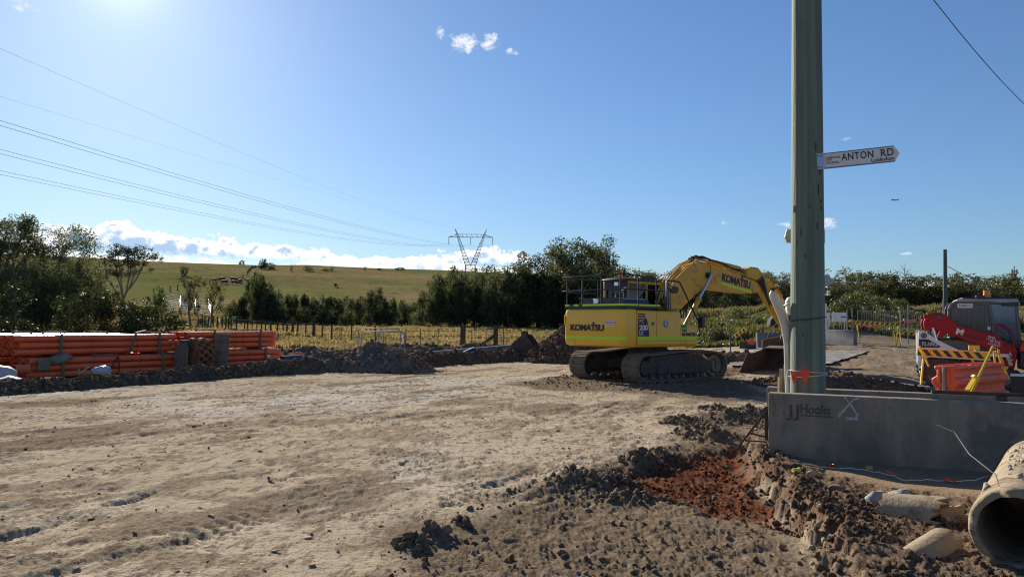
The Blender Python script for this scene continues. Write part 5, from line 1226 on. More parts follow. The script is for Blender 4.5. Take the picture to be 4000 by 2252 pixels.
def second_barrier():
    t, o, L, zb = barrier('second concrete barrier running behind the front one and the pole', SB0, SB1, .80, 6.0, foot=.24, topw=.20, zset=.065)
    m = MB(); m.box(3.05, 3.16, -.13, .1, .30, .803); m.box(2.45, 2.72, -.02, .09, .802, .83); m.build('rusty_clip', P_RUST, o)
    rr = thing('steel_rail', 'rusty steel channel lying along the top of the rear barrier', 'steel channel', (SB0[0], SB0[1], zb), t.rotation_euler.z)
    b = MB(); b.box(2.25, 4.2, -.07, .07, .806, .83); b.box(2.25, 4.2, -.07, -.055, .83, .85); b.build('channel', P_RUST, rr)
    hs = thing('black_hose', 'black hose looped over the rear barrier at the right edge', 'hose', (SB0[0], SB0[1], zb), t.rotation_euler.z)
    q = MB()
    for k in range(2): q.tube([(3.25 + .05 * k, -.42, .3), (3.3 + .06 * k, -.38, .52), (3.45 + .05 * k, -.30, .74 + .03 * k), (3.75, -.16, .86 + .05 * k), (4.4, 0, .90 + .05 * k), (5.0, .1, .86)], .022, 8)
    q.build('hose_loop', P_RUBBER, hs, smooth=60)
second_barrier()
def stakes():
    for px, d, h, w, mm, lb in [(3037, 11.9, .86, .05, M_TIMBER, 'short yellow timber stake behind the barrier end'), (3047, 11.95, .98, .07, M_OLDWOOD, 'dark brown timber stake beside the yellow one'), (3059, 12.0, 1.06, .05, P_RUST, 'rusty steel picket between the stakes and the pole')]:
        p = W(px, 1500, d); z = ground_z(p[0], p[1]); t = thing('stake', lb, 'stake', (p[0], p[1], z)); m = MB(); m.bar((0, 0, -.1), (.04, .02, h), w, w * .7); o = m.build('stake_shaft', mm, t, bevel=.004)
        if mm is M_TIMBER: q = MB(); q.box(.015, .055, -.03, -.005, h - .28, h - .02); q.build('stake_block', M_TIMBER, t)
stakes()

# ------------------------------------------------------------------ concrete pipes and rubble in the foreground
def big_pipe():
    a = np.array(W(3968, 2085, 5.55)); b = np.array(W(4055, 1835, 8.1)); d = b - a; d /= np.linalg.norm(d)
    zb = ground_z(a[0], a[1]); zc = zb + .245; a[2] = zc; b = a + np.array([d[0], d[1], 0]) / np.hypot(d[0], d[1]) * 2.9; b[2] = ground_z(b[0], b[1]) + .285
    t = thing('concrete_pipe', 'large mud-caked concrete drain pipe with its open end facing out', 'drain pipe', a); B = Vector(b - a)
    m = MB(); n = 48; dv = B.normalized(); sx = dv.cross(Vector((0, 0, 1))).normalized(); sz = sx.cross(dv); r = np.random.default_rng(3)
    prof = [(0.0, .236), (.0, .272), (.02, .29), (.06, .295), (.5, .293), (1.1, .291), (1.8, .29), (2.9, .29), (2.9, .235), (1.5, .235), (.0, .236)]
    V = []; F = []
    for i, (s, rd) in enumerate(prof[:-1]):
        for j in range(n):
            an = 2 * math.pi * j / n; q = rd * (1 + .006 * math.sin(5 * an + s * 2)); ss = s + (.018 * math.sin(an * 7) + .014 * math.sin(an * 13 + 1) if s < .03 else 0)
            V.append(dv * ss + sx * q * math.cos(an) + sz * q * math.sin(an))
    k = len(prof) - 1
    for i in range(k):
        for j in range(n): F.append((i * n + j, i * n + (j + 1) % n, ((i + 1) % k) * n + (j + 1) % n, ((i + 1) % k) * n + j))
    m.add(V, F); m.build('pipe_wall', M_CONCL, t, smooth=50)
    # clods stuck on the back of the pipe
    mb = []; clod = []
    for i in range(260):
        s = .25 + 2.3 * r.random() ** .8; an = math.pi / 2 + r.normal() * .42 - .25; sz_ = .008 + .03 * r.random() ** 2.2
        clod.append((dv * s + (sx * math.cos(an) + sz * math.sin(an)) * .289, sz_))
    clods('mud_clods', clod, mat('clod_pale', (.30, .24, .17), (.40, .33, .24), 20, .95), t, 11)
    w = MB(); w.tube([sx * -.1 + sz * .285 + dv * .08, sx * -.12 + sz * .36 + dv * .1, sx * -.30 + sz * .47 + dv * .25, sx * -.42 + sz * .60 + dv * .45, sx * -.55 + sz * .64 + dv * .5], .0042, 5); w.build('reinforcing_wire', mat('wire_pale', (.42, .36, .26), rough=.8), t, smooth=60)
def clod_mesh(seed, sub=1, rough=.28):
    r = np.random.default_rng(seed); bm = bmesh.new(); bmesh.ops.create_icosphere(bm, subdivisions=sub, radius=1.0)
    for v in bm.verts:
        p = np.array(v.co); q = 1 + rough * (2 * r.random() - 1) + .22 * math.sin(p[0] * 3 + seed) * math.sin(p[1] * 4 + seed * 2); v.co = Vector(p * q * np.array([1, .85, .72]))
    V = np.array([v.co[:] for v in bm.verts]); F = np.array([[v.index for v in f.verts] for f in bm.faces]); bm.free(); return V, F
_CL = [clod_mesh(s, 1) for s in range(8)]; _CL2 = [clod_mesh(s + 50, 2, .2) for s in range(6)]
def clods(name, items, m, parent=None, seed=1, label=None, cat=None, big=.06, kind='stuff', flat=1.0):
    r = np.random.default_rng(seed); VV = []; FF = []; o = 0
    for p, s in items:
        V, F = (_CL2 if s > big else _CL)[r.integers(0, 6)]
        a, b, c = r.random(3) * 6.28; k_ = .3 if flat == 1 else .03; Rm = np.array(Euler((a * k_, b * k_, c)).to_matrix()); q = (V * (s * (.7 + .6 * r.random(3))) * np.array([1, 1, flat])) @ Rm.T + np.array(p)
        VV.append(q); FF.append(F + o); o += len(V)
    ob = raw(name, np.vstack(VV), np.vstack(FF), m, parent, kind=kind)
    if label: tag(ob, label, cat)
    return ob
big_pipe()
def shell(name_label, a, b, r, th, a0, a1, jag, zoff, seed, m=M_CONCL, roll=0.0):
    """broken piece of pipe wall: an arc of the section swept from a to b with jagged ends"""
    a = np.array(a, float); b = np.array(b, float); d = Vector(b - a); L = d.length; d.normalize(); sx = d.cross(Vector((0, 0, 1))).normalized(); sz = sx.cross(d); rr = np.random.default_rng(seed)
    t = thing('broken_pipe', name_label, 'broken pipe', a); mb = MB(); n, k = 22, 9; V = []; F = []
    j0 = rr.normal(size=n + 1) * jag; j1 = rr.normal(size=n + 1) * jag
    for lay in (r, r - th):
        for i in range(k + 1):
            for j in range(n + 1):
                an = a0 + (a1 - a0) * j / n + roll + .05 * math.sin(i * 2.1 + seed) * (j in (0, n)); s = j0[j] + (L + j1[j] - j0[j]) * i / k
                q = lay * (1 + .008 * rr.normal()); V.append(d * s + sx * q * math.cos(an) + sz * (q * math.sin(an)) + Vector((0, 0, zoff)))
    w = n + 1; o = (k + 1) * w
    for i in range(k):
        for j in range(n): F.append((i * w + j, i * w + j + 1, (i + 1) * w + j + 1, (i + 1) * w + j)); F.append((o + i * w + j, o + (i + 1) * w + j, o + (i + 1) * w + j + 1, o + i * w + j + 1))
    for j in range(n): F.append((j, o + j, o + j + 1, j + 1)); F.append((k * w + j, k * w + j + 1, o + k * w + j + 1, o + k * w + j))
    for i in range(k): F.append((i * w, (i + 1) * w, o + (i + 1) * w, o + i * w)); F.append((i * w + n, o + i * w + n, o + (i + 1) * w + n, (i + 1) * w + n))
    mb.add(V, F); mb.build('pipe_shell', m, t, smooth=40); return t
def gp(px, py, up=0.0):
    p = G(px, py, .15 + up); z = ground_z(p[0], p[1]); p = G(px, py, z + up); return p
shell('broken curved slab of concrete pipe with a ragged right end', gp(3462, 2010, -.02), gp(3690, 2028, -.0), .225, .045, .15, 2.9, .028, -.03, 1)
shell('jagged trough of broken pipe behind the right end of the curved slab', gp(3690, 1990, .12), gp(3800, 1975, .12), .15, .035, 3.3, 6.1, .03, .0, 5)
shell('smaller broken half pipe sunk in the soil, nearest the big pipe mouth', gp(3500, 2250, -.16), gp(3690, 2125, -.01), .15, .035, .2, 3.0, .02, -.02, 2)
def chunks():
    for px, py, s, lb, nm, mm in [(3440, 1962, .15, 'grey broken chunk of concrete behind the curved slab', 'concrete_chunk', mat('concrete_broken', (.29, .28, .26), (.39, .375, .35), 14, .95, bump=.6)), (3520, 1950, .13, 'second grey concrete chunk touching the first on its right', 'concrete_chunk', mat('concrete_broken', (.34, .34, .35))),
                              (3696, 2020, .055, 'rounded pale stone beside the ragged end of the slab', 'stone', mat('stone_pale', (.42, .36, .28), (.5, .44, .36), 9, .9)), (3690, 2040, .065, 'tan stone just below the rounded pale one', 'stone', mat('stone_tan', (.40, .29, .17), (.47, .36, .23), 9, .9)), (3640, 1920, .05, 'dark clod of earth on the swept strip by the barrier', 'clod', mat('clod_dark', (.13, .09, .06), (.2, .14, .09), 12, .95)),
                              (3268, 1912, .08, 'dark earth lump left of the swept strip', 'clod', mat('clod_dark', (.13, .09, .06))), (3170, 1850, .055, 'round brown stone next to the yellow cap', 'stone', mat('stone_tan', (.4, .29, .17))), (3130, 1855, .05, 'brown lump beside the round brown stone', 'clod', mat('clod_dark', (.13, .09, .06)))]:
        p = gp(px, py); t = thing(nm, lb, 'stone' if nm == 'stone' else ('concrete chunk' if nm[0] == 'c' and nm != 'clod' else 'clod'), p)
        V, F = clod_mesh(int(px) % 17, 3, .10); V = V * s
        raw('lump', V, F, mm, t, smooth=(nm == 'stone'))
    p = gp(3108, 1850); t = thing('plastic_cap', 'yellow plastic bar cap lying on the dirt by the barrier', 'cap', p); m = MB(); m.cyl((-.03, 0, .03), (.04, .02, .035), .03, .026, 14); m.cyl((.04, .02, .035), (.05, .022, .036), .034, n=14); m.build('cap_body', mat('cap_yellow', (.62, .55, .08), rough=.5), t, smooth=40)
    p = gp(3395, 1835); t = thing('yellow_block', 'small ochre block at the foot of the front barrier', 'block', p); m = MB(); m.box(-.035, .035, -.025, .025, 0, .05); m.build('block_body', mat('block_ochre', (.4, .32, .08), rough=.7), t, bevel=.006)
chunks()
def ground_bunting():
    px = [(3090, 1808), (3160, 1822), (3240, 1832), (3330, 1838), (3400, 1842), (3470, 1862), (3540, 1880), (3620, 1884), (3700, 1882), (3790, 1888), (3860, 1862), (3920, 1850)]
    P = [Vector(gp(a, b)) + Vector((0, 0, .012 + .02 * (i % 2))) for i, (a, b) in enumerate(px)]; o = P[0].copy()
    t = thing('flag_bunting', 'fallen string of orange flags lying on the dirt below the front barrier', 'bunting', o)
    m = MB(); pts = []
    for i in range(len(P) - 1):
        for k in range(4): u = k / 4; pts.append(P[i].lerp(P[i + 1], u) - o + Vector((0, .01 * math.sin(i + k), .006 * math.sin(k * 2 + i))))
    m.tube(pts, .0045, 5); m.build('cord', M_ROPE, t, smooth=60)
    r = np.random.default_rng(9)
    for i, (a, sc) in enumerate([(2, 1), (5, 1.15), (8, 1.0), (10, .9)]):
        c = P[a] - o; dx = (P[a + 1] - P[a]).normalized(); V = []; F = []; N = 6
        for u in range(N):
            for v in range(N):
                uu, vv = u / (N - 1), v / (N - 1); q = c + dx * ((vv - .5) * .17 * (1 - uu) * sc) + Vector((.03 * math.sin(i), -.12, 0)) * uu * sc; q.z += .016 + .022 * abs(math.sin(vv * 5 + i + uu * 3)) * (1 - .4 * uu) + (.05 * uu if i == 0 else 0); V.append(q)
        for u in range(N - 1):
            for v in range(N - 1): F.append((u * N + v, u * N + v + 1, (u + 1) * N + v + 1, (u + 1) * N + v))
        q = MB(); q.add(V, F); q.build('flag', M_FLAG, t, smooth=60)
ground_bunting()

# ------------------------------------------------------------------ compact track loader
def skid_steer():
    h = rad(115); z0 = .30
    t = thing('track_loader', 'red and white compact track loader with a grey mesh-sided cab', 'loader', (11.75, 20.25, z0), math.pi / 2 - h)
    # tracks with lugs
    tk = MB()
    for sy in (-1, 1):
        y0 = sy * .78; pts = [(-1.0, .06), (.75, .03), (1.0, .20), (1.02, .38), (.85, .50), (-.75, .76), (-1.05, .72), (-1.18, .50), (-1.15, .25)]
        m = MB(); m.prism(pts, y0 - .2, y0 + .2); inner = [(-.95, .16), (.7, .14), (.85, .28), (.7, .40), (-.7, .62), (-1.0, .55), (-1.02, .3)]
        o = m.build('track', P_RUBBER, t, bevel=.03)
        m = MB(); m.prism(inner, y0 - .215, y0 + .215); m.build('track_frame', P_GREY, o)
        P_ = np.array(pts + pts[:1]); sg = np.hypot(*(P_[1:] - P_[:-1]).T); cu_ = np.concatenate([[0], np.cumsum(sg)]); nl = 40; lm = MB(); lm.box(-.03, .03, -.2, .2, 0, .03); dat = None
        for i in range(nl):
            s = (i + .5) * cu_[-1] / nl; k = np.searchsorted(cu_, s) - 1; f = (s - cu_[k]) / sg[k]; p = P_[k] + (P_[k + 1] - P_[k]) * f; d = P_[k + 1] - P_[k]
            if dat is None: q = lm.build('track_lug', P_RUBBER, o); dat = q.data
            else: q = link('track_lug', dat, o)
            q.location = (p[0], y0, p[1]); q.rotation_euler = (math.pi, -math.atan2(d[1], d[0]), 0)
        for x in (-.6, -.25, .1, .45): q = MB(); q.cyl((x, y0 - .23, .16), (x, y0 + .23, .16), .09, n=14); q.build('roller', P_DARKSTEEL, o, smooth=40)
        q = MB(); q.cyl((-.85, y0 - .235, .47), (-.85, y0 + .235, .47), .20, n=20); q.build('sprocket', P_DARKSTEEL, o, smooth=40)
    # body
    m = MB(); m.box(-1.12, .85, -.56, .56, .28, 1.25); m.build('chassis', P_BLACK, t, bevel=.03)
    whitem = P_WHITE
    for sy in (-1, 1):
        y0 = sy * .80
        m = MB(); m.prism([(-1.20, .50), (-1.20, 1.43), (-1.08, 1.42), (-.76, 1.19), (-.28, .94), (-.02, .91), (.75, .88), (.75, .80), (-.02, .82), (-.18, .82), (-.42, .93), (-.72, .92), (-.95, .78), (-1.02, .50)], y0 - .03, y0 + .03); o = m.build('side_panel', whitem, t, bevel=.01)
        if sy < 0:
            m = MB(); m.prism([(-1.195, 1.00), (-1.195, 1.21), (-.98, 1.21), (-.70, 1.03), (-.76, 1.00)], y0 - .036, y0 - .031); b = m.build('model_decal', P_NAVY, o)
            text('model_text', 'TL10V2', .125, P_WHITE, b, frame((-.965, y0 - .038, 1.085), (1, 0, 0), (0, 0, 1)), .018, .92, .001, shear=.2)
            text('maker_text', 'TAKEUCHI', .068, P_REDD, o, frame((-.97, y0 - .033, .95), (1, 0, 0), (0, 0, 1)), .015, 1.15, .001); text('maker_text', 'High Flow', .056, P_DKTXT, o, frame((-.93, y0 - .033, .875), (1, 0, 0), (0, 0, 1)), .01, 1.15, .001)
            m = MB(); m.cyl((-1.08, y0 - .05, 1.30), (-1.08, y0 - .03, 1.30), .07, n=18); m.build('pivot_cap', P_GREY, o, smooth=40)
        m = MB(); m.box(-1.18, -1.0, sy * .58, sy * .77, .30, 1.35); m.build('rear_post', whitem, t, bevel=.02)
        m = MB(); m.box(-.75, .7, sy * .57, sy * .62, .85, 1.18); m.build('engine_cover', P_GREY, t)
        # lift arm
        ya = sy * .72
        arm = [(-1.06, 1.44), (-1.09, 1.62), (-1.03, 1.80), (-.98, 1.86), (-.64, 1.86), (-.52, 1.78), (-.34, 1.58), (.49, 1.33), (.62, 1.22), (.87, 1.09), (.94, .95), (.86, .52), (.70, .50), (.66, .82), (.52, .88), (.16, 1.06), (-.55, 1.36), (-.68, 1.25), (-.79, 1.28), (-.72, 1.42), (-.86, 1.50), (-.96, 1.44)]
        m = MB(); m.prism(arm, ya - .09, ya + .09); ao = m.build('lift_arm', P_REDM, t, bevel=.02)
        if sy < 0:
            yf = ya - .092
            m = MB(); m.prism([(-.60, 1.74), (-.50, 1.60), (-.40, 1.48), (-.46, 1.45), (-.56, 1.50)], yf - .012, yf + .01); m.build('arm_recess', P_REDM, ao, bevel=.01)
            m = MB(); m.prism([(.14, 1.27), (.36, 1.20), (.26, 1.04), (.20, 1.10)], yf - .012, yf + .01); m.build('arm_recess', P_REDM, ao, bevel=.01)
            m = MB(); m.cyl((-.735, yf, 1.76), (-.735, yf - .008, 1.76), .055, n=20); o2 = m.build('round_sticker', P_DKTXT, ao)
            m = MB(); m.cyl((-.735, yf - .008, 1.76), (-.735, yf - .01, 1.76), .046, n=20); o2 = m.build('round_sticker', P_GREY, ao); text('sticker_text', '25', .06, P_DKTXT, o2, frame((-.735, yf - .012, 1.76), (1, 0, 0), (0, 0, 1)), .01, 1, .001)
            text('owner_text', 'M', .20, P_WHITE, ao, frame((-.285, yf - .004, 1.40), (1, 0, -.26), (.26, 0, 1)), .035, 1.15, .002)
            text('owner_text', 'ULGOA', .13, P_DKTXT, ao, frame((-.01, yf - .004, 1.28), (1, 0, -.26), (.26, 0, 1)), .015, 1.1, .002)
            for k, s in enumerate(('SWL', '1145 KG', 'BUCKET', 'WLL')): text('load_text', s, .085 - .012 * (k > 1), P_WHITE, ao, frame((.40 + .02 * k, yf - .004, 1.27 - .085 * k), (1, 0, -.30), (.30, 0, 1)), .012, 1.05, .002)
            text('maker_text', 'Take', .16, P_WHITE, ao, frame((.76, yf - .004, .76), (.28, 0, -1), (1, 0, .28)), .02, 1.0, .002)
        m = MB(); m.cyl((-.96, ya, 1.56), (-.96, ya - sy * .0, 1.0), .06, n=14); cy = m.build('lift_cylinder', P_GREY, t, smooth=40)
        m = MB(); m.cyl((-.88, sy * .80, 1.5), (-.80, sy * .80, 1.18), .035, n=10); m.build('cylinder_rod', P_CHROME, cy, smooth=40)
        for x, z in ((-1.03, 1.78), (-.79, 1.52), (.74, 1.08)): m = MB(); m.cyl((x, ya - .11, z), (x, ya + .11, z), .055, n=14); m.build('arm_pin', P_REDM, ao, smooth=40)
        if sy < 0: m = MB(); m.tube([(.43, ya - .11, 1.33), (.53, ya - .13, 1.58), (.60, ya - .13, 1.61), (.80, ya - .13, 1.47), (.84, ya - .13, 1.40), (.87, ya - .12, 1.13), (.83, ya - .10, 1.08)], .022, 8); m.build('guard_loop', P_REDM, ao, smooth=50)
    m = MB(); m.bar((.78, -.72, .55), (.78, .72, .55), .12, .16); m.build('cross_tube', P_REDM, t)
    # engine-driven attachment in front
    at_ = thing('power_unit', 'small black engine unit with a red dome on the loader front at the right edge', 'engine', (0, 0, 0))
    at_.location = Vector((11.75, 20.25, z0)) + Vector((math.sin(h) * 1.25 + -math.cos(h) * -.75, math.cos(h) * 1.25 - math.sin(h) * .75, 0)); at_.rotation_euler = (0, 0, math.pi / 2 - h)
    m = MB(); m.box(-.28, .5, -.2, .4, .52, .95); m.build('engine_block', P_BLACK, at_, bevel=.03)
    m = MB(); m.cyl((-.05, -.2, .62), (-.05, -.26, .62), .18, n=24); m.cyl((-.05, -.26, .62), (-.05, -.28, .62), .08, n=18); m.build('recoil_cover', P_GREY, at_, smooth=30)
    m = MB(); m.prism([(-.02 + .26 * math.cos(a), 1.0 + .28 * math.sin(a)) for a in np.linspace(-.4, 3.54, 14)], -.1, .3); m.build('red_cover', mat('cover_red', (.55, .03, .02), rough=.35), at_, bevel=.04)
    m = MB(); m.box(-.5, .8, -.25, .45, .36, .42); m.build('tray', P_WHITE, at_)
    m = MB(); m.box(-.5, .8, -.25, .45, -.1, .35); m.build('attachment_base', P_BLACK, at_)
    # cab
    cg = P_GREY
    sidep = [(-.50, 1.30), (-.50, 1.95), (-.45, 2.08), (-.33, 2.16), (.36, 2.16), (.47, 1.60), (.44, 1.30)]
    cab = MB()
    for sy in (-1, 1):
        y = sy * .55
        for a, b in zip(sidep, sidep[1:] + sidep[:1]): cab.bar((a[0], y, a[1]), (b[0], y, b[1]), .07, .07, up=(0, 1, 0))
        cab.bar((.47, y, 1.60), (.80, y, 1.30), .07, .07, up=(0, 1, 0)); cab.bar((.36, y, 2.16), (.95, y, 2.12), .08, .08, up=(0, 1, 0)); cab.bar((.95, y, 2.12), (1.02, y, 1.2), .07, .07, up=(0, 1, 0)); cab.bar((1.02, y, 1.2), (.95, y, .75), .06, .06, up=(0, 1, 0))
        cab.prism([(-.46, 1.30), (-.46, 1.52), (.46, 1.42), (.44, 1.30)], y - .02, y + .02)
        cab.prism([(-.45, 1.98), (-.42, 2.09), (-.3, 2.14), (.36, 2.14), (.36, 2.08), (-.3, 2.06)], y - .02, y + .02)
    cab.box(-.50, -.44, -.55, .55, 1.3, 1.45); cab.box(-.5, 1.0, -.52, .52, .75, 1.28)
    co = cab.build('cab_frame', cg, t, bevel=.012)
    m = MB(); m.prism([(-.36, 2.16), (-.30, 2.23), (.98, 2.23), (1.02, 2.15), (.62, 2.13), (.36, 2.17)], -.6, .6); m.build('roof', mat('roof_pale_grey', (.36, .37, .38), (.30, .31, .32), 3, .5), co, bevel=.02)
    m = MB(); m.box(-.2, .9, -.5, .5, 2.235, 2.275); m.box(.1, .3, -.55, -.35, 2.23, 2.32); m.build('roof_tray', P_BLACK, co, bevel=.015)
    m = MB(); m.box(.64, 1.0, -.59, .59, 2.05, 2.15); m.build('visor', P_BLACK, co)
    for y in (-.45, .45): m = MB(); m.cyl((.98, y, 2.1), (1.04, y, 2.1), .05, n=14); m.build('work_lamp', P_MIRROR, co, smooth=40)
    m = MB(); m.cyl((.38, -.1, 2.28), (.38, -.1, 2.32), .09, n=18); m.cyl((.38, -.1, 2.32), (.38, -.1, 2.46), .085, .075, 18); m.build('beacon', mat('beacon_amber', (.9, .27, .01), rough=.3), co, smooth=40)
    # mesh guard bars on the side, glass behind
    for sy in (-1, 1):
        y = sy * .575; g = MB()
        for i in range(17): x = -.44 + i * .052; g.box(x - .006, x + .006, y - .004, y + .004, 1.40, 2.10 - max(0, -.36 - x) * .9)
        for k in range(12): z = 1.42 + k * .056; g.box(-.46, .40 + (2.14 - z) * .10, y + .005, y + .012, z - .006, z + .006)
        go = g.build('guard_mesh', P_GREY, co); go['kind'] = 'stuff'
        m = MB(); m.prism([(-.44, 1.44), (-.44, 2.02), (-.33, 2.10), (.34, 2.10), (.44, 1.58), (.42, 1.40)], sy * .53 - .004, sy * .53 + .004); m.build('side_window', mat('cab_glass_green', (.03, .055, .05), (.015, .03, .028), 1.8, .08, spec=.8), co)
    m = MB(); m.hexa([(.99, -.50, .85), (1.0, -.50, .85), (1.0, .50, .85), (.99, .50, .85), (.94, -.50, 2.04), (.95, -.50, 2.04), (.95, .50, 2.04), (.94, .50, 2.04)]); fw = m.build('front_window', P_BLUEGL, co)
    g = MB()
    for i in range(9): y = -.44 + .11 * i; g.bar((1.015, y, .9), (.965, y, 2.04), .01, .01)
    for k in range(10): z = .95 + .115 * k; g.bar((1.022 - .05 * (z - .85) / 1.2, -.48, z), (1.022 - .05 * (z - .85) / 1.2, .48, z), .01, .01)
    g.build('guard_mesh', P_BLACK, co)['kind'] = 'stuff'
    m = MB(); m.prism([(.50, 1.32), (.44, 1.62), (.38, 2.10), (.92, 2.08), (1.0, 1.22), (.85, 1.2)], -.556, -.55); m.build('side_window', P_BLUEGL, co)
    m = MB(); m.box(.1, .45, -.25, .25, 1.25, 1.40); m.box(.06, .14, -.25, .25, 1.35, 1.85); m.build('seat', P_BLACK, co, bevel=.03)
    m = MB(); m.box(-.31, .02, -.592, -.586, 2.005, 2.115); pl = m.build('number_plate', P_WHITE, co); text('plate_text', 'D6453·E', .088, P_DKTXT, pl, frame((-.145, -.5935, 2.06), (1, 0, 0), (0, 0, 1)), .008, .84, .001)
    m = MB(); m.box(.33, .40, -.59, -.585, 1.46, 1.54); m.build('small_sticker', P_WHITE, co)
skid_steer()

# ------------------------------------------------------------------ yellow and black barricade boards
def striped(mbY, p0, p1, h, n, lean=1.0, parent=None, nm='board', yaw=0, start=0):
    """board face with slanted stripes, each stripe its own band set into the board"""
    p0, p1 = Vector(p0), Vector(p1); u = (p1 - p0); L = u.length; u.normalize(); up = Vector((0, 0, 1)); up = (up - u * up.dot(u)).normalized(); nr = u.cross(up)
    m = MB(); F0 = lambda x, y, z: p0 + u * x + up * y + nr * z
    m.hexa([F0(0, -h / 2, -.012), F0(L, -h / 2, -.012), F0(L, -h / 2, .012), F0(0, -h / 2, .012), F0(0, h / 2, -.012), F0(L, h / 2, -.012), F0(L, h / 2, .012), F0(0, h / 2, .012)])
    o = m.build(nm, P_HAZY, parent)
    b = MB(); st = L / n
    for z in (.0135, -.0135):
        for i in range(n):
            x0 = (i + .5 * start) * st; a = [(x0, -.42 * h), (x0 + st * .5, -.42 * h), (x0 + st * .5 + h * .7 * lean, .42 * h), (x0 + h * .7 * lean, .42 * h)]
            a = [(min(L, max(0, x)), y) for x, y in a]
            if a[1][0] - a[0][0] < .01 and a[2][0] - a[3][0] < .01: continue
            s_ = MB(); s_.add([F0(x, y, z) for x, y in a], [(0, 1, 2, 3)]); s_.build('stripe', P_BLACK, o)
    return o
def near_barricade():
    a = W(3583, 1374, 18.9); b = W(3868, 1390, 18.2)
    t = thing('barricade_board', 'yellow and black striped barricade board in front of the loader', 'barricade', (a[0], a[1], .28)); o = Vector((a[0], a[1], .28))
    A = Vector(a) - o; B = Vector(b) - o; striped(None, A, B, .17, 7, -1.0, t)
    m = MB(); m.bar(A + Vector((0, -.02, .09)), B + Vector((0, -.02, .09)), .03, .025); m.bar(A + Vector((0, -.02, -.09)), B + Vector((0, -.02, -.09)), .03, .025); m.build('board_rim', mat('rim_cream', (.7, .6, .3), rough=.5), t)
    yl = P_HAZY
    for k, (px, py, px2, py2, dz) in enumerate([(3592, 1352, 3628, 1430, 0), (3606, 1402, 3597, 1500, 0), (3806, 1352, 3812, 1398, 0), (3830, 1470, 3790, 1390, .3)]):
        q = MB(); p = Vector(W(px, py, 18.75)) - o; p2 = Vector(W(px2, py2, 18.75 - dz)) - o; q.bar(p, p2, .035, .035); q.build('leg', yl, t)
    q = MB(); p = Vector(W(3805, 1357, 18.6)) - o; q.box(p.x - .13, p.x + .13, p.y - .01, p.y + .01, p.z - .055, p.z + .055); q.build('top_plate', yl, t)
    # folded yellow trestle legs leaning on the orange barrier
    base = W(3790, 1525, 14.6); base[2] = flat_z(base[0], base[1])
    t2 = thing('trestle_leg', 'folded yellow steel trestle leg leaning against the orange barrier', 'trestle', base); o = Vector(base)
    q = MB()
    for dx in (0, 7): q.bar(Vector(W(3792 + dx, 1530, 14.6)) - o, Vector(W(3876 + dx * .3, 1352, 15.6)) - o, .025, .025)
    q.build('leg', yl, t2); q = MB(); q.bar(Vector(W(3778, 1522, 14.6)) - o, Vector(W(3812, 1470, 14.8)) - o, .08, .03); q.bar(Vector(W(3800, 1466, 14.75)) - o, Vector(W(3818, 1480, 14.75)) - o, .09, .05); q.build('foot', yl, t2)
    base = W(3900, 1480, 17.2); base[2] = .2
    t3 = thing('trestle_leg', 'yellow bent-tube trestle standing at the far end of the orange barrier', 'trestle', base); o = Vector(base)
    for pts in [[(3882, 1370), (3888, 1420), (3892, 1435), (3874, 1462)], [(3900, 1365), (3905, 1400), (3925, 1440), (3940, 1480)], [(3886, 1372), (3902, 1384), (3918, 1410), (3920, 1432)], [(3872, 1485), (3890, 1505), (3905, 1520)]]:
        q = MB(); q.tube([Vector(W(a, b, 17.2)) - o for a, b in pts], .022, 8); q.build('leg', yl, t3, smooth=50)
    q = MB(); q.bar(Vector(W(3908, 1432, 17.1)) - o, Vector(W(3935, 1436, 17.1)) - o, .06, .06); q.build('foot', yl, t3)
near_barricade()
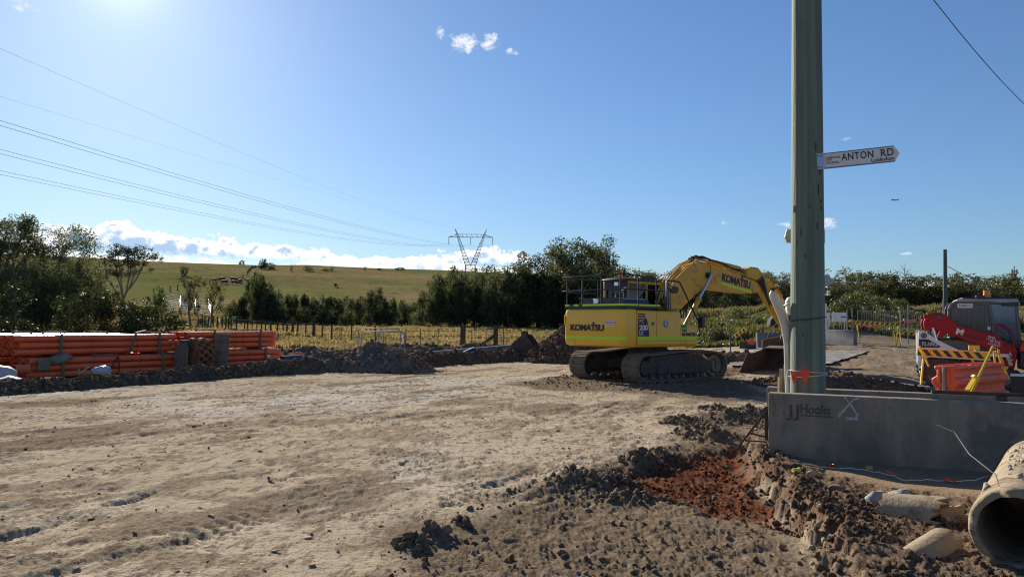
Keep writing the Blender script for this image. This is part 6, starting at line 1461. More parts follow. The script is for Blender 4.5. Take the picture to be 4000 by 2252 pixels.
def water_barrier():
    z0 = .12
    a = W(3690, 1500, 15.4); b = W(3890, 1480, 17.3); d = Vector((b[0] - a[0], b[1] - a[1], 0)); L = d.length; rz = math.atan2(d.y, d.x)
    t = thing('water_barrier', 'orange plastic water-filled barrier with a notched end behind the pole barriers', 'plastic barrier', (a[0], a[1], flat_z(a[0], a[1]) - .02), rz)
    hp = [(0, .30), (.10, .30), (.16, .20), (.30, .20), (.36, .27), (.46, .27), (.52, .17), (.66, .17), (.72, .24), (.82, .24), (.88, .15), (.98, .15), (1.04, .20), (1.08, .17)]
    prof = [(w, z) for z, w in hp] + [(-w, z) for z, w in reversed(hp)]
    m = MB(); K = 14; V = []; F = []; n = len(prof)
    for i in range(K + 1):
        u = i / K
        for y, z in prof: V.append((u * L, y * (1 + .03 * math.sin(u * 25)) , z + .012 * math.sin(u * 40) * (z > .9)))
    for i in range(K):
        for j in range(n): F.append((i * n + j, i * n + (j + 1) % n, (i + 1) * n + (j + 1) % n, (i + 1) * n + j))
    F.append(tuple(range(n - 1, -1, -1))); F.append(tuple(K * n + j for j in range(n))); m.add(V, F); o = m.build('barrier_body', M_ORANGE, t, bevel=.015)
    for z0_, z1 in ((.05, .3), (.38, .64), (.74, 1.0)):
        q = MB(); q.box(-.03, .0, -.10, -.04, z0_, z1); q.box(-.03, 0, .06, .12, z0_, z1); q.build('end_rib', M_ORANGE, o, bevel=.01)
    q = MB(); q.cyl((-.03, .0, .1), (-.03, 0, 1.06), .03, n=12); q.build('joint_pin', M_GALV, t, smooth=40)
    for i in range(9): q = MB(); q.box(.12 + i * L / 9.5, .16 + i * L / 9.5, -.15, .15, 1.075, 1.10); q.build('top_rib', M_ORANGE, o)
    q = MB(); q.box(.5, .95, -.19, -.183, .76, .84); q.build('sticker', mat('sticker_blue_yellow', (.55, .42, .1), (.1, .15, .35), 9, .5), o)
    p = W(3822, 1500, 15.2); c = thing('flag_scrap', 'small orange triangle flag caught under the leaning trestle leg', 'flag', (p[0], p[1], flat_z(p[0], p[1]))); q = MB(); q.add([(-.09, 0, .15), (.09, .02, .15), (.0, -.01, .48), (-.02, .04, .3)], [(0, 1, 2), (0, 2, 3)]); q.build('flag', M_FLAG, c)
    p = W(3880, 1500, 16.2); c = thing('pink_sheet', 'crumpled pink plastic sheet on the dirt behind the rear barrier', 'plastic sheet', (p[0], p[1], flat_z(p[0], p[1])))
    r = np.random.default_rng(2); N = 9; V = [((i / (N - 1) - .5) * 1.4, (j / (N - 1) - .5) * .7, .03 + .10 * r.random()) for i in range(N) for j in range(N)]; q = MB(); q.add(V, [(i * N + j, i * N + j + 1, (i + 1) * N + j + 1, (i + 1) * N + j) for i in range(N - 1) for j in range(N - 1)]); q.build('sheet', mat('sheet_pink', (.40, .16, .15), (.5, .25, .24), 6, .6), c, smooth=60)
water_barrier()

# ------------------------------------------------------------------ gate, mesh fences, far barriers, signs
def mesh_panel(label, pxa, pxb, d0, d1, ytop, ybot, fine=True, name='mesh_fence', cat='fence', tubes=True, sag=0):
    A = Vector(W(pxa, ybot, d0)); B = Vector(W(pxb, ybot, d1)); A.z = flat_z(A.x, A.y); B.z = flat_z(B.x, B.y)
    zt = W(pxa, ytop, d0)[2] - A.z
    t = thing(name, label, cat, A); D = B - A; r_ = .024
    f = MB(); f.tube([(0, 0, .1), (0, 0, zt), D + Vector((0, 0, zt)), D + Vector((0, 0, .1))], r_, 6, closed=True); f.build('frame', M_GALV, t, smooth=50)
    w = MB(); n = int(D.length / .11)
    for i in range(1, n): p = D * (i / n); w.bar(p + Vector((0, 0, .1)), p + Vector((0, 0, zt)), .006, .006)
    for k in range(1, int(zt / .13)): w.bar(Vector((0, 0, .1 + k * .13)), D + Vector((0, 0, .1 + k * .13)), .006, .006)
    w.build('wire_mesh', mat('wire_grey', (.22, .22, .22), rough=.6), t)['kind'] = 'stuff'
    return t, A, D, zt
def far_right():
    t, A, D, zt = mesh_panel('steel mesh gate across the track with a striped board on it', 3352, 3506, 50.5, 48.5, 1214, 1340, name='mesh_gate', cat='gate')
    for px, d, yt, lb in [(3330, 51.5, 1203, 'galvanised post at the left side of the mesh gate'), (3517, 48.2, 1212, 'galvanised post right of the mesh gate, nearest the fence panel'), (3310, 53, 1210, 'thin galvanised post left of the gate beside the white sign'), (3549, 51, 1187, 'tall galvanised post in the fence right of the gate'), (3685, 50, 1168, 'tall grey post beside the bare timber pole')]:
        p = W(px, 1345, d); z = flat_z(p[0], p[1]); t2 = thing('fence_post', lb, 'post', (p[0], p[1], z)); m = MB(); m.cyl((0, 0, -.1), (0, 0, W(px, yt, d)[2] - z), .035, n=10); m.build('post_tube', M_GALV, t2, smooth=40)
    mesh_panel('steel mesh fence panel between the gate and the loader', 3520, 3720, 48, 46, 1224, 1342)
    mesh_panel('low steel mesh fence panel behind the white signs', 3215, 3308, 54, 53, 1218, 1330)
    for (pa, ya, da, pb, yb, db, n, lb) in [(3342, 1259, 50.6, 3518, 1266, 48.0, 9, 'striped board hung across the mesh gate'), (3488, 1298, 49, 3596, 1304, 47.2, 5, 'striped board low on the fence right of the gate')]:
        a = Vector(W(pa, ya, da - .25)); b = Vector(W(pb, yb, db - .25)); t2 = thing('barricade_board', lb, 'barricade', a); striped(None, (0, 0, 0), b - a, .20, n, 1.0, t2)
        for e, s in ((0, -1), (1, 1)):
            q = MB(); p = (b - a) * (.04 + .92 * e); z = flat_z(*(a + p).xy) - a.z; q.bar(p + Vector((0, .05, .05)), Vector((p.x, p.y - .35, z)), .03, .03); q.bar(p + Vector((0, .05, .05)), Vector((p.x, p.y + .4, z)), .03, .03); q.build('leg', P_HAZY, t2)
    fl = [(3333, 1256), (3364, 1270), (3388, 1270), (3408, 1270), (3430, 1271), (3514, 1256), (3536, 1254), (3556, 1252), (3575, 1247), (3596, 1244)]
    p0 = Vector(W(3333, 1256, 49.5)); t2 = thing('flag_bunting', 'row of small orange flags strung along the gate and fence', 'bunting', p0)
    q = MB(); q.tube([Vector(W(a, b - 3, 49.2 - .004 * (a - 3333))) - p0 for a, b in fl], .008, 4); q.build('cord', M_ROPE, t2)
    for a, b in fl:
        c = Vector(W(a, b, 49.1 - .004 * (a - 3333))) - p0; q = MB(); q.hexa([c + Vector(v) for v in [(-.05, 0, -.14), (.05, 0, -.14), (.05, .01, -.14), (-.05, .01, -.14), (-.06, 0, .06), (.06, 0, .06), (.06, .01, .06), (-.06, .01, .06)]]); q.build('flag', M_FLAG, t2)
    # far concrete barriers
    def fb(lb, pa, pb, d0, d1, h): a, b = W(pa, 1330, d0), W(pb, 1330, d1); barrier(lb, a, b, h, None, mat('concrete_dark', (.12, .12, .125), (.17, .17, .17), 2, .9), .35, .22)
    fb('dark concrete barrier right of the pole, ending at the mesh gate', 3190, 3342, 50.5, 47.5, .92)
    fb('dark concrete barrier left of the pole behind the digger bucket', 2955, 3130, 48, 48.5, .92)
    fb('dark concrete barrier half hidden by weeds beside the digger', 2775, 2905, 54.5, 54.5, .95)
    # white site signs
    for pa, pb, ya, yb, d, lb in [(3208, 3242, 1221, 1274, 52, 'tall white site notice next to the pole'), (3252, 3305, 1220, 1256, 52, 'wide white sign board left of the gate')]:
        a = Vector(W(pa, yb, d)); b = Vector(W(pb, ya, d)); z = flat_z(a.x, a.y); t2 = thing('site_sign', lb, 'sign', (a.x, a.y, z)); w = b.x - a.x
        q = MB(); q.prism([(0, a.z - z), (w, a.z - z), (w, b.z - z), (0, b.z - z)], -.015, .015); o = q.build('sign_panel', P_WHITE, t2, bevel=.01)
        for x in (.08, w - .08): q = MB(); q.box(x - .025, x + .025, .016, .05, -.1, b.z - z); q.build('post', M_GALV, t2)
        if pb - pa > 50: q = MB(); q.box(w * .62, w * .98, -.02, -.0155, (a.z + b.z) / 2 - z - .01, (a.z + b.z) / 2 - z + .05); q.build('print_bar', P_DKTXT, o)
        else:
            q = MB(); q.box(w * .45, w * .8, -.02, -.0155, a.z - z + .3, a.z - z + .34); q.box(w * .45, w * .52, -.02, -.0155, a.z - z + .05, a.z - z + .3); q.box(w * .7, w * .77, -.02, -.0155, a.z - z + .05, a.z - z + .22); q.build('print_bar', P_GREY, o)
    # solar trailer behind the pole
    p = W(3222, 1330, 46); z = flat_z(p[0], p[1]); t2 = thing('solar_mast', 'solar camera mast with tilted panel, half hidden by the pole', 'mast', (p[0], p[1], z)); T = lambda px, py: Vector((W(px, py, 46)[0] - p[0], 0, W(px, py, 46)[2] - z))
    q = MB(); q.bar((-.05, 0, 0), T(3216, 1100), .10, .10); q.build('mast_post', M_GALV, t2)
    q = MB(); q.tube([T(3224, 1185), T(3220, 1240), T(3228, 1290)], .09, 8); q.build('mast_sleeve', P_WHITE, t2, smooth=40)
    a, b = T(3190, 1108), T(3249, 1088); q = MB(); q.hexa([a + Vector((0, -.5, -.3)), b + Vector((0, -.5, -.3)), b + Vector((0, .6, .25)), a + Vector((0, .6, .25)), a + Vector((0, -.5, -.25)), b + Vector((0, -.5, -.25)), b + Vector((0, .6, .3)), a + Vector((0, .6, .3))]); q.build('solar_panel', mat('solar_back', (.10, .11, .11), (.2, .2, .2), 12, .5), t2)
    for (xa, ya, xb, yb, mm) in [(3215, 1124, 3240, 1131, P_GREY), (3215, 1134, 3227, 1144, P_GREY), (3229, 1134, 3240, 1144, P_WHITE), (3215, 1146, 3228, 1154, P_WHITE), (3230, 1146, 3241, 1154, P_LIME)]:
        a, b = T(xa, yb), T(xb, ya); q = MB(); q.box(a.x, b.x, -.12, -.04, a.z, b.z); q.build('sign_plate', mm, t2)
    q = MB(); q.tube([T(3222, 1240), T(3224, 1265), T(3232, 1290)], .02, 5); q.build('cable', P_RUBBER, t2)
    # traffic cone
    p = W(3213, 1342, 45); z = flat_z(p[0], p[1]); t2 = thing('traffic_cone', 'orange traffic cone with white band at the right side of the pole', 'cone', (p[0], p[1], z))
    q = MB(); q.cyl((0, 0, .04), (0, 0, .74), .17, .035, 18); q.build('cone_body', M_FLAG, t2, smooth=40); q = MB(); q.cyl((0, 0, .36), (0, 0, .56), .118, .080, 18); q.build('cone_band', P_WHITE, t2, smooth=40); q = MB(); q.box(-.22, .22, -.22, .22, 0, .045); q.build('cone_base', M_FLAG, t2)
    # leaning barricade, picket, small things left of the barriers
    a, b = W(2862, 1320, 46), W(2914, 1283, 46); z = flat_z(a[0], a[1]); t2 = thing('barricade_board', 'faded striped barricade board tipped over in front of the weedy bank', 'barricade', (a[0], a[1], z)); o = Vector((a[0], a[1], z)); striped(None, Vector(a) - o, Vector(b) - o, .22, 4, 0.2, t2)
    for pts in [((2884, 1310), (2872, 1328)), ((2890, 1308), (2902, 1328))]: q = MB(); q.bar(Vector(W(*pts[0], 46.1)) - o, Vector(W(*pts[1], 45.7 if pts[0][0] == 2884 else 46.6)) - o, .04, .04); q.build('leg', M_TIMBER, t2)
    p = W(2853, 1330, 45); z = flat_z(p[0], p[1]); t2 = thing('star_picket', 'black steel picket beside the tipped barricade board', 'picket', (p[0], p[1], z)); q = MB(); q.bar((0, 0, -.1), (0, 0, 1.15), .06, .06); q.build('picket_shaft', P_BLACK, t2)
    p = W(2935, 1316, 47); z = flat_z(p[0], p[1]); t2 = thing('orange_board', 'small orange-red board lying against the dark barrier', 'board', (p[0], p[1], z)); q = MB(); q.box(-.22, .22, -.02, .02, .25, .48); q.build('board_panel', M_FLAG, t2); q = MB(); q.box(-.7, .3, .02, .06, 0, .42); q.build('dark_backing', P_BLACK, t2)
    # dark mesh-wrapped heap
    p = W(3025, 1300, 54); z = flat_z(p[0], p[1]); t2 = thing('covered_heap', 'dark shade-cloth covered stack behind the left barrier', 'covered stack', (p[0], p[1], z)); q = MB(); q.prism([(-.42, 0), (-.42, .9), (-.36, 1.35), (-.1, 1.62), (.25, 1.68), (.5, 1.5), (.52, .9), (.5, 0)], -.4, .4); q.build('shade_cloth', mat('shade_cloth', (.03, .03, .03), (.07, .065, .06), 18, .95, bump=.8, stretch=(3, 1, .3)), t2, bevel=.06)
    # bare timber pole and its wire, distant mast
    p = W(3694, 1330, 56); z = flat_z(p[0], p[1]); tp = W(3694, 974, 56); t2 = thing('timber_pole', 'bare cut-off dark timber pole standing behind the loader', 'power pole', (p[0], p[1], z)); q = MB(); q.cyl((0, 0, -.2), (tp[0] - p[0] - .05, 0, tp[2] - z), .16, .125, 16); q.build('pole_shaft', mat('pole_dark', (.085, .105, .085), (.12, .14, .11), 4, .9, stretch=(1, 1, .1)), t2, smooth=50)
    a = Vector(W(3703, 1040, 56)); b = Vector(W(3890, 1082, 75)); q = MB(); q.tube([a.lerp(b, i / 10) - Vector((0, 0, .5 * math.sin(math.pi * i / 10))) for i in range(11)], .022, 5); tag(q.build('stay_wire', P_RUBBER), 'thin wire running from the cut-off pole to the trees', 'wire')
    p = W(3963, 1120, 140); z = flat_z(p[0], p[1]); t2 = thing('comms_mast', 'thin grey mast with crossarm far behind the trees at the right', 'mast', (p[0], p[1], z)); zt = W(3963, 1038, 140)[2] - z; q = MB(); q.cyl((0, 0, 0), (0, 0, zt), .14, .08, 10); q.build('mast_post', M_GALV, t2); q = MB(); q.bar((-.5, 0, zt - .9), (.5, 0, zt - .9), .15, .15); q.box(-.55, -.3, -.1, .1, zt - 1.3, zt - .6); q.box(.3, .55, -.1, .1, zt - 1.3, zt - .6); q.build('crossarm', M_GALV, t2)
    # the overhead service wire at the top right, and a far aeroplane
    a = Vector(W(3560, -110, 20)); b = Vector(W(4080, 480, 32)); q = MB(); q.tube([a.lerp(b, i / 12) - Vector((0, 0, .25 * math.sin(math.pi * i / 12))) for i in range(13)], .013, 5); tag(q.build('service_wire', P_RUBBER), 'black service wire crossing the top right corner of the sky', 'wire')
    p = W(3494, 781, 1400); t2 = thing('aeroplane', 'tiny dark aeroplane far off in the sky right of the pole', 'aeroplane', p, rad(10))
    q = MB(); q.tube([(-7, 0, 0), (-6, 0, 0), (5, 0, 0), (8, 0, .6)], [.3, .9, .9, .2], 10); q.build('fuselage', P_GREY, t2, smooth=50); q = MB(); q.prism([(-1.5, 0), (1.5, 0), (3.5, 7), (2.5, 7)], -.1, .1, 'z'); q.prism([(-1.5, 0), (1.5, 0), (3.5, -7), (2.5, -7)], -.1, .1, 'z'); q.build('wing', P_GREY, t2); q = MB(); q.prism([(5.5, 0), (8, 0), (9, 2.6), (8, 2.6)], -.1, .1); q.build('tail_fin', P_GREY, t2)
far_right()
# pale geotextile laid on the track
def sheet(lb, poly_px, zoff, m):
    P = [W(a, b, d) for a, b, d in poly_px]; N = 14; V = []
    for i in range(N):
        for j in range(N):
            u, v = i / (N - 1), j / (N - 1); p = (P[0] * (1 - u) + P[1] * u) * (1 - v) + (P[3] * (1 - u) + P[2] * u) * v; x, y = p[0], p[1]; V.append((x, y, 0))
    V = np.array(V); z, _, _ = ground_fields(V[:, 0], V[:, 1]); r = np.random.default_rng(3); V[:, 2] = np.maximum(z, macro(V[:, 0], V[:, 1])) + zoff + .05 * r.random(len(V)) ** 3
    F = [(i * N + j, i * N + j + 1, (i + 1) * N + j + 1, (i + 1) * N + j) for i in range(N - 1) for j in range(N - 1)]; t = MB(); t.add(V, F); tag(t.build('geotextile_sheet', m, smooth=60), lb, 'ground sheet')
M_GEO = mat('geotextile', (.25, .235, .21), (.33, .315, .285), 2.5, .9, c3=(.2, .155, .11), scale3=.8, cut3=.5, spec=0)
sheet('pale geotextile sheet on the dirt between the digger tracks and bucket', [(2850, 1412, 33.2), (3050, 1406, 33.6), (3080, 1390, 37), (2850, 1395, 36.5)], .05, M_GEO)
sheet('pale geotextile sheet on the track right of the pole', [(3150, 1400, 33.5), (3245, 1398, 33.5), (3400, 1368, 42), (3215, 1368, 42)], .035, M_GEO)

# ------------------------------------------------------------------ dirt windrows, spoil mound, rubble heap
def mat_soil(name, a, b, c, warm):
    m = bpy.data.materials.new(name); m.use_nodes = True; k = NT(m.node_tree); bs = k.n['Principled BSDF']; pos = k.node('ShaderNodeNewGeometry').outputs['Position']
    f1 = k.noise(pos, 1.3, 6, .65); f2 = k.noise(pos, 9, 6, .7); f3 = k.noise(pos, 40, 4, .7); gi = k.node('ShaderNodeNewGeometry').outputs['Random Per Island']
    col = k.mix(k.sstep(f2, .35, .65), a, b); col = k.mix(k.m('MULTIPLY', k.sstep(f1, .5, .68), .8), col, warm); col = k.mix(k.m('MULTIPLY', k.sstep(f3, .55, .7), .5), col, c)
    rp = k.m('ADD', .75, k.m('MULTIPLY', gi, .5)); col = k.mix(1.0, col, k.comb(rp, rp, rp), 'MULTIPLY')
    k.l.new(col, bs.inputs['Base Color']); bs.inputs['Roughness'].default_value = .95; bs.inputs['Specular IOR Level'].default_value = 0
    bn = k.node('ShaderNodeBump'); bn.inputs['Strength'].default_value = .9; bn.inputs['Distance'].default_value = .03; k.l.new(k.m('ADD', f2, f3), bn.inputs['Height']); k.l.new(bn.outputs[0], bs.inputs['Normal'])
    return m
M_SOIL = mat_soil('soil_grey_brown', (.10, .075, .053), (.17, .13, .095), (.22, .18, .135), (.13, .085, .05))
M_SPOIL = mat_soil('soil_mound', (.15, .115, .085), (.23, .185, .14), (.28, .235, .18), (.18, .12, .075))
M_RUBBLE = mat_soil('rubble_brown', (.10, .065, .045), (.19, .135, .10), (.26, .21, .17), (.17, .10, .065))
def soil_patch(name, label, cat, x0, x1, y0, y1, hf, m, step=.07, ncl=500, cs=(.03, .12), seed=1, rough=1.0):
    """a heap: only the part of the grid that rises above the ground is kept; loose clods lie on it"""
    nx, ny = int((x1 - x0) / step) + 1, int((y1 - y0) / step) + 1
    X, Y = np.meshgrid(np.linspace(x0, x1, nx), np.linspace(y0, y1, ny), indexing='ij'); x, y = X.ravel(), Y.ravel()
    h = hf(x, y); base, _, _ = ground_fields(x, y)
    wx = x + .12 * fbm(x, y, 2.5, 3, 1); wy = y + .12 * fbm(x, y, 2.5, 3, 4)
    det = .20 * lumps(wx, wy, .42, 1, .2, .6) + .12 * lumps(wx, wy, .2, 3) + .05 * lumps(x, y, .1, 2) + .14 * fbm(x, y, 1.2, 5, 2)
    z = base + h + det * rough * sst(h, .02, .3) - .06 * (h < .03)
    keep = h > .012; idx = np.arange(nx * ny).reshape(nx, ny)
    F = np.stack([idx[:-1, :-1], idx[1:, :-1], idx[1:, 1:], idx[:-1, 1:]], -1).reshape(-1, 4); F = F[keep[F].any(1)]
    u = np.unique(F); mp = np.full(nx * ny, -1); mp[u] = np.arange(len(u)); V = np.stack([x, y, z], 1)[u]
    o = np.array([(x0 + x1) / 2, (y0 + y1) / 2, float(base.min())])
    t = thing(name, label, cat, o); ob = raw('soil_body', V - o, mp[F], m, t, smooth=True)
    r = np.random.default_rng(seed); kk = np.where(h > .03)[0]; pick = r.choice(kk, ncl)
    it = [((x[i] - o[0] + r.normal() * .03, y[i] - o[1] + r.normal() * .03, z[i] - o[2] + .005), cs[0] + (cs[1] - cs[0]) * r.random() ** 3) for i in pick]
    # spill round the toe
    kk = np.where((h > .005) & (h < .09))[0]
    if len(kk): it += [((x[i] - o[0] + r.normal() * .15, y[i] - o[1] + r.normal() * .15, base[i] - o[2] + .01), cs[0] + (cs[1] - cs[0]) * .6 * r.random() ** 4) for i in r.choice(kk, ncl // 2)]
    clods('soil_clods', it, m, t, seed)
    return t
toe = [g2(-400, 1590), g2(-150, 1566), g2(0, 1548), g2(250, 1527), g2(500, 1508), g2(700, 1493), g2(900, 1478), g2(1100, 1462), g2(1290, 1455)]
def ridge(line, hs, wd, off):
    """height of a windrow whose camera-side toe follows the line"""
    P = np.array(line)
    def f(x, y):
        d, sd, arc = linedist(x, y, P); L = np.hypot(*(P[1:] - P[:-1]).T).sum(); hh = np.interp(arc / L, *zip(*hs)); e = -sd * d + .25 * fbm(x, y, .8, 3, 3)
        tt = e / wd; prof = np.clip(tt / .42, 0, 1) * np.clip((1.08 - tt) / .55, 0, 1); prof = prof ** .9
        return hh * prof * (1 + .35 * fbm(x, y, .55, 3, 5)) * np.clip((arc / L) * 60, 0, 1) * np.clip((1 - arc / L) * 25, 0, 1)
    return f
soil_patch('dirt_windrow', 'long low dark windrow of cloddy soil along the road edge before the pipes', 'dirt bank', -16.5, -5.2, 15.5, 29.5, ridge(toe, [(0, .20), (.25, .20), (.5, .25), (.7, .30), (.85, .38), (1, .42)], 1.3, 0), M_SOIL, .065, 3000, (.015, .10), 3)
mc = np.array(W(1462, 1400, 30.0)[:2])
def mound_h(x, y):
    u = (x - mc[0]); v = (y - mc[1]); d = np.hypot(u / 2.05, v / 1.9); a = np.arctan2(v, u)
    h = .88 * np.clip(1 - d, 0, 1) ** .8; h = np.minimum(h, .78 + .05 * fbm(x, y, 1, 3, 1))
    d2 = np.hypot((u + 1.65) / 1.5, (v + .5) / 1.3); h = np.maximum(h, .62 * np.clip(1 - d2, 0, 1) ** .8)
    d3 = np.hypot((u - .8) / 1.6, (v + .9) / 1.2); h = np.maximum(h, .66 * np.clip(1 - d3, 0, 1) ** .75)
    return h * (1 + .25 * fbm(x, y, .8, 3, 2))
soil_patch('soil_mound', 'big grey-brown mound of clods, tallest heap on the road edge', 'dirt mound', mc[0] - 3.6, mc[0] + 2.8, mc[1] - 2.6, mc[1] + 2.4, mound_h, M_SPOIL, .055, 2300, (.018, .11), 5)
toe2 = [g2(1600, 1436), g2(1800, 1424), g2(2000, 1413), g2(2150, 1406), g2(2330, 1400)]
soil_patch('dirt_windrow', 'shallow brown windrow between the mound and the yellow digger', 'dirt bank', -6, 5, 30.5, 44, ridge(toe2, [(0, .5), (.3, .34), (.6, .42), (1, .4)], 1.9, 0), M_RUBBLE, .085, 1200, (.03, .12), 7)
rc = np.array(W(2300, 1380, 38)[:2])
soil_patch('rubble_heap', 'tall steep heap of brown rocky spoil behind the rear of the digger', 'rubble heap', rc[0] - 4, rc[0] + 4, rc[1] - 3.4, rc[1] + 3.4, lambda x, y: 2.45 * np.clip(1 - np.hypot((x - rc[0]) / 3.3, (y - rc[1]) / 2.8), 0, 1) ** .95 * (1 + .12 * fbm(x, y, .6, 3, 3)), M_RUBBLE, .085, 2300, (.04, .17), 9, .6)
c4 = np.array(W(2560, 1360, 37)[:2])
soil_patch('dirt_windrow', 'low dark spoil seen under the digger between its tracks and the bank', 'dirt bank', c4[0] - 4, c4[0] + 6.5, c4[1] - 2, c4[1] + 2.2, lambda x, y: .55 * np.clip(1 - np.hypot((x - c4[0] - 1) / 5, (y - c4[1]) / 1.7), 0, 1) ** .8 * (1 + .3 * fbm(x, y, .6, 3, 3)), M_SOIL, .1, 800, (.03, .13), 11)
c5 = np.array(W(1750, 1360, 45)[:2])
soil_patch('dirt_windrow', 'dark tilled soil strip behind the lying pole and before the grass', 'dirt bank', c5[0] - 6.5, c5[0] + 5, c5[1] - 1.5, c5[1] + 1.8, lambda x, y: .38 * np.clip(1 - np.abs((x - c5[0]) / 6.2) ** 3, 0, 1) * np.clip(1 - np.abs((y - c5[1] - .15 * (x - c5[0])) / 1.3), 0, 1) ** .7 * (1 + .4 * fbm(x, y, .6, 3, 3)), M_SOIL, .11, 500, (.03, .13), 12)
for px_, d_, lb_ in ((1230, 39, 'dark soil strip right behind the mound, left of the crowd barriers'), (1480, 41, 'dark soil strip in front of the crowd barriers')):
    q_ = np.array(W(px_, 1370, d_)[:2]); soil_patch('dirt_windrow', lb_, 'dirt bank', q_[0] - 3, q_[0] + 3, q_[1] - 1.6, q_[1] + 1.6, lambda x, y, q_=q_: .42 * np.clip(1 - np.hypot((x - q_[0]) / 2.9, (y - q_[1]) / 1.4), 0, 1) ** .6 * (1 + .5 * fbm(x, y, .7, 3, 3)), M_SOIL, .11, 260, (.03, .12), 15)
c6 = np.array(W(3520, 1420, 21)[:2])
soil_patch('dirt_windrow', 'rough brown graded dirt left of the loader', 'dirt bank', 7.2, 11.6, 19.5, 27.5, lambda x, y: .30 * np.clip(1 - np.hypot((x - 9.6) / 2.2, (y - 23.6) / 3.8), 0, 1) ** .6 * (1 + .7 * fbm(x * .5, y, .6, 4, 3)), M_RUBBLE, .08, 700, (.02, .10), 13, .8)

# ------------------------------------------------------------------ orange pipe bundles
M_PIPEO = mat('pvc_orange', (.80, .145, .05), (.72, .125, .045), 1.5, .27, spec=.5, rvar=.08)
PDIR = Vector((W(1092, 1400, 30.6)[0] - W(110, 1400, 22.6)[0], 30.6 - 22.6, 0)); 
PANG = math.atan2(PDIR.y, PDIR.x); PD = PDIR.normalized(); PN = Vector((-PD.y, PD.x, 0))                  # along the bundles / away from the road
P0 = Vector((*W(110, 1400, 22.6)[:2], 0)); P0.z = flat_z(P0.x, P0.y) + .0
R_ = .098; D_ = .198
_pm = {}
def pipe_mesh(L):
    k = round(L, 2)
    if k not in _pm:
        m = MB(); m.pipe((0, 0, 0), (L, 0, 0), R_ - .004, R_ - .014, 18); m.pipe((-.0, 0, 0), (.22, 0, 0), R_ + .003, R_ - .008, 18)
        me = bpy.data.meshes.new('pipe'); me.from_pydata(m.v, [], m.f); me.materials.append(M_PIPEO); bm = bmesh.new(); bm.from_mesh(me); bmesh.ops.recalc_face_normals(bm, faces=bm.faces); bm.to_mesh(me); bm.free()
        me.shade_smooth(); me.set_sharp_from_angle(angle=rad(40)); _pm[k] = me
    return _pm[k]
def bundle(label, s0, t0, z0, L, rows, cols, frames, seed, flip=False):
    """one strapped crate of pipes; s0 along the stack line, t0 away from the road"""
    r = random.Random(seed); o = P0 + PD * s0 + PN * t0; o.z = P0.z + z0
    t = thing('pipe_bundle', label, 'pipe bundle', o, PANG); me = pipe_mesh(L)
    for i in range(rows):
        for j in range(cols):
            p = link('pipe', me, t); fl = (i + j) % 2 == 0
            dx = r.uniform(-.05, .05) + (.0 if fl else .14)
            p.location = (L + dx if flip and fl else dx, R_ + j * D_, R_ + .05 + i * D_)
            if flip and fl: p.rotation_euler = (0, 0, math.pi)
    w, h = cols * D_, rows * D_ + .06
    for f in frames:
        m = MB(); m.box(f - .04, f + .04, -.035, -.002, .0, h + .03); m.box(f - .04, f + .04, w, w + .035, 0, h + .03); m.box(f - .045, f + .045, -.04, w + .04, h + .032, h + .068); m.box(f - .045, f + .045, -.04, w + .04, -.03, .045)
        m.build('timber_frame', M_OLDWOOD, t, bevel=.004)
    for f in (frames[0] + .95, frames[-1] - .8):
        m = MB(); e = .006; pts = [(f, -e, .04), (f, -e, h - .05), (f, .05, h + .0 + e), (f, w - .05, h + e), (f, w + e, h - .05), (f, w + e, .04)]; m.tube(pts, .006, 4); m.build('steel_strap', P_BLACK, t)
    return t
TOT = PDIR.length
LL = TOT * .575; RL = TOT * .40
low_h = .63
bundle('front lower bundle of orange pipes at the left, mostly behind the windrow', .0, .0, .02, LL + .1, 3, 5, [1.0, LL * .80], 1)
bundle('front upper bundle of orange pipes at the left with a shiny top', -.25, .32, low_h + .04, LL - .1, 3, 5, [1.35, LL * .86], 2)
bundle('right-hand lower bundle of orange pipes behind the old timber post', LL + .35, .05, .08, RL - .05, 3, 5, [RL * .15, RL * .80], 3, True)
bundle('right-hand upper bundle of orange pipes, nearest the paddock', LL + .05, .3, low_h + .12, RL + .25, 3, 5, [RL * .30, RL * .86], 4, True)
bundle('second-row lower bundle of orange pipes with its ends showing at the left', -.55, 1.35, .02, LL - .4, 3, 5, [1.2, LL * .8], 5)
bundle('second-row upper bundle of orange pipes with its ends showing at the left', -.75, 1.55, low_h + .04, LL - .2, 3, 5, [1.6, LL * .75], 6)
bundle('rearmost lower bundle of orange pipes cut by the left edge of the picture', -1.1, 2.65, .02, LL, 3, 5, [1.2, LL * .8], 7)
bundle('rearmost upper bundle of orange pipes cut by the left edge of the picture', -1.2, 2.75, low_h + .04, LL, 3, 5, [1.1, LL * .7], 8)
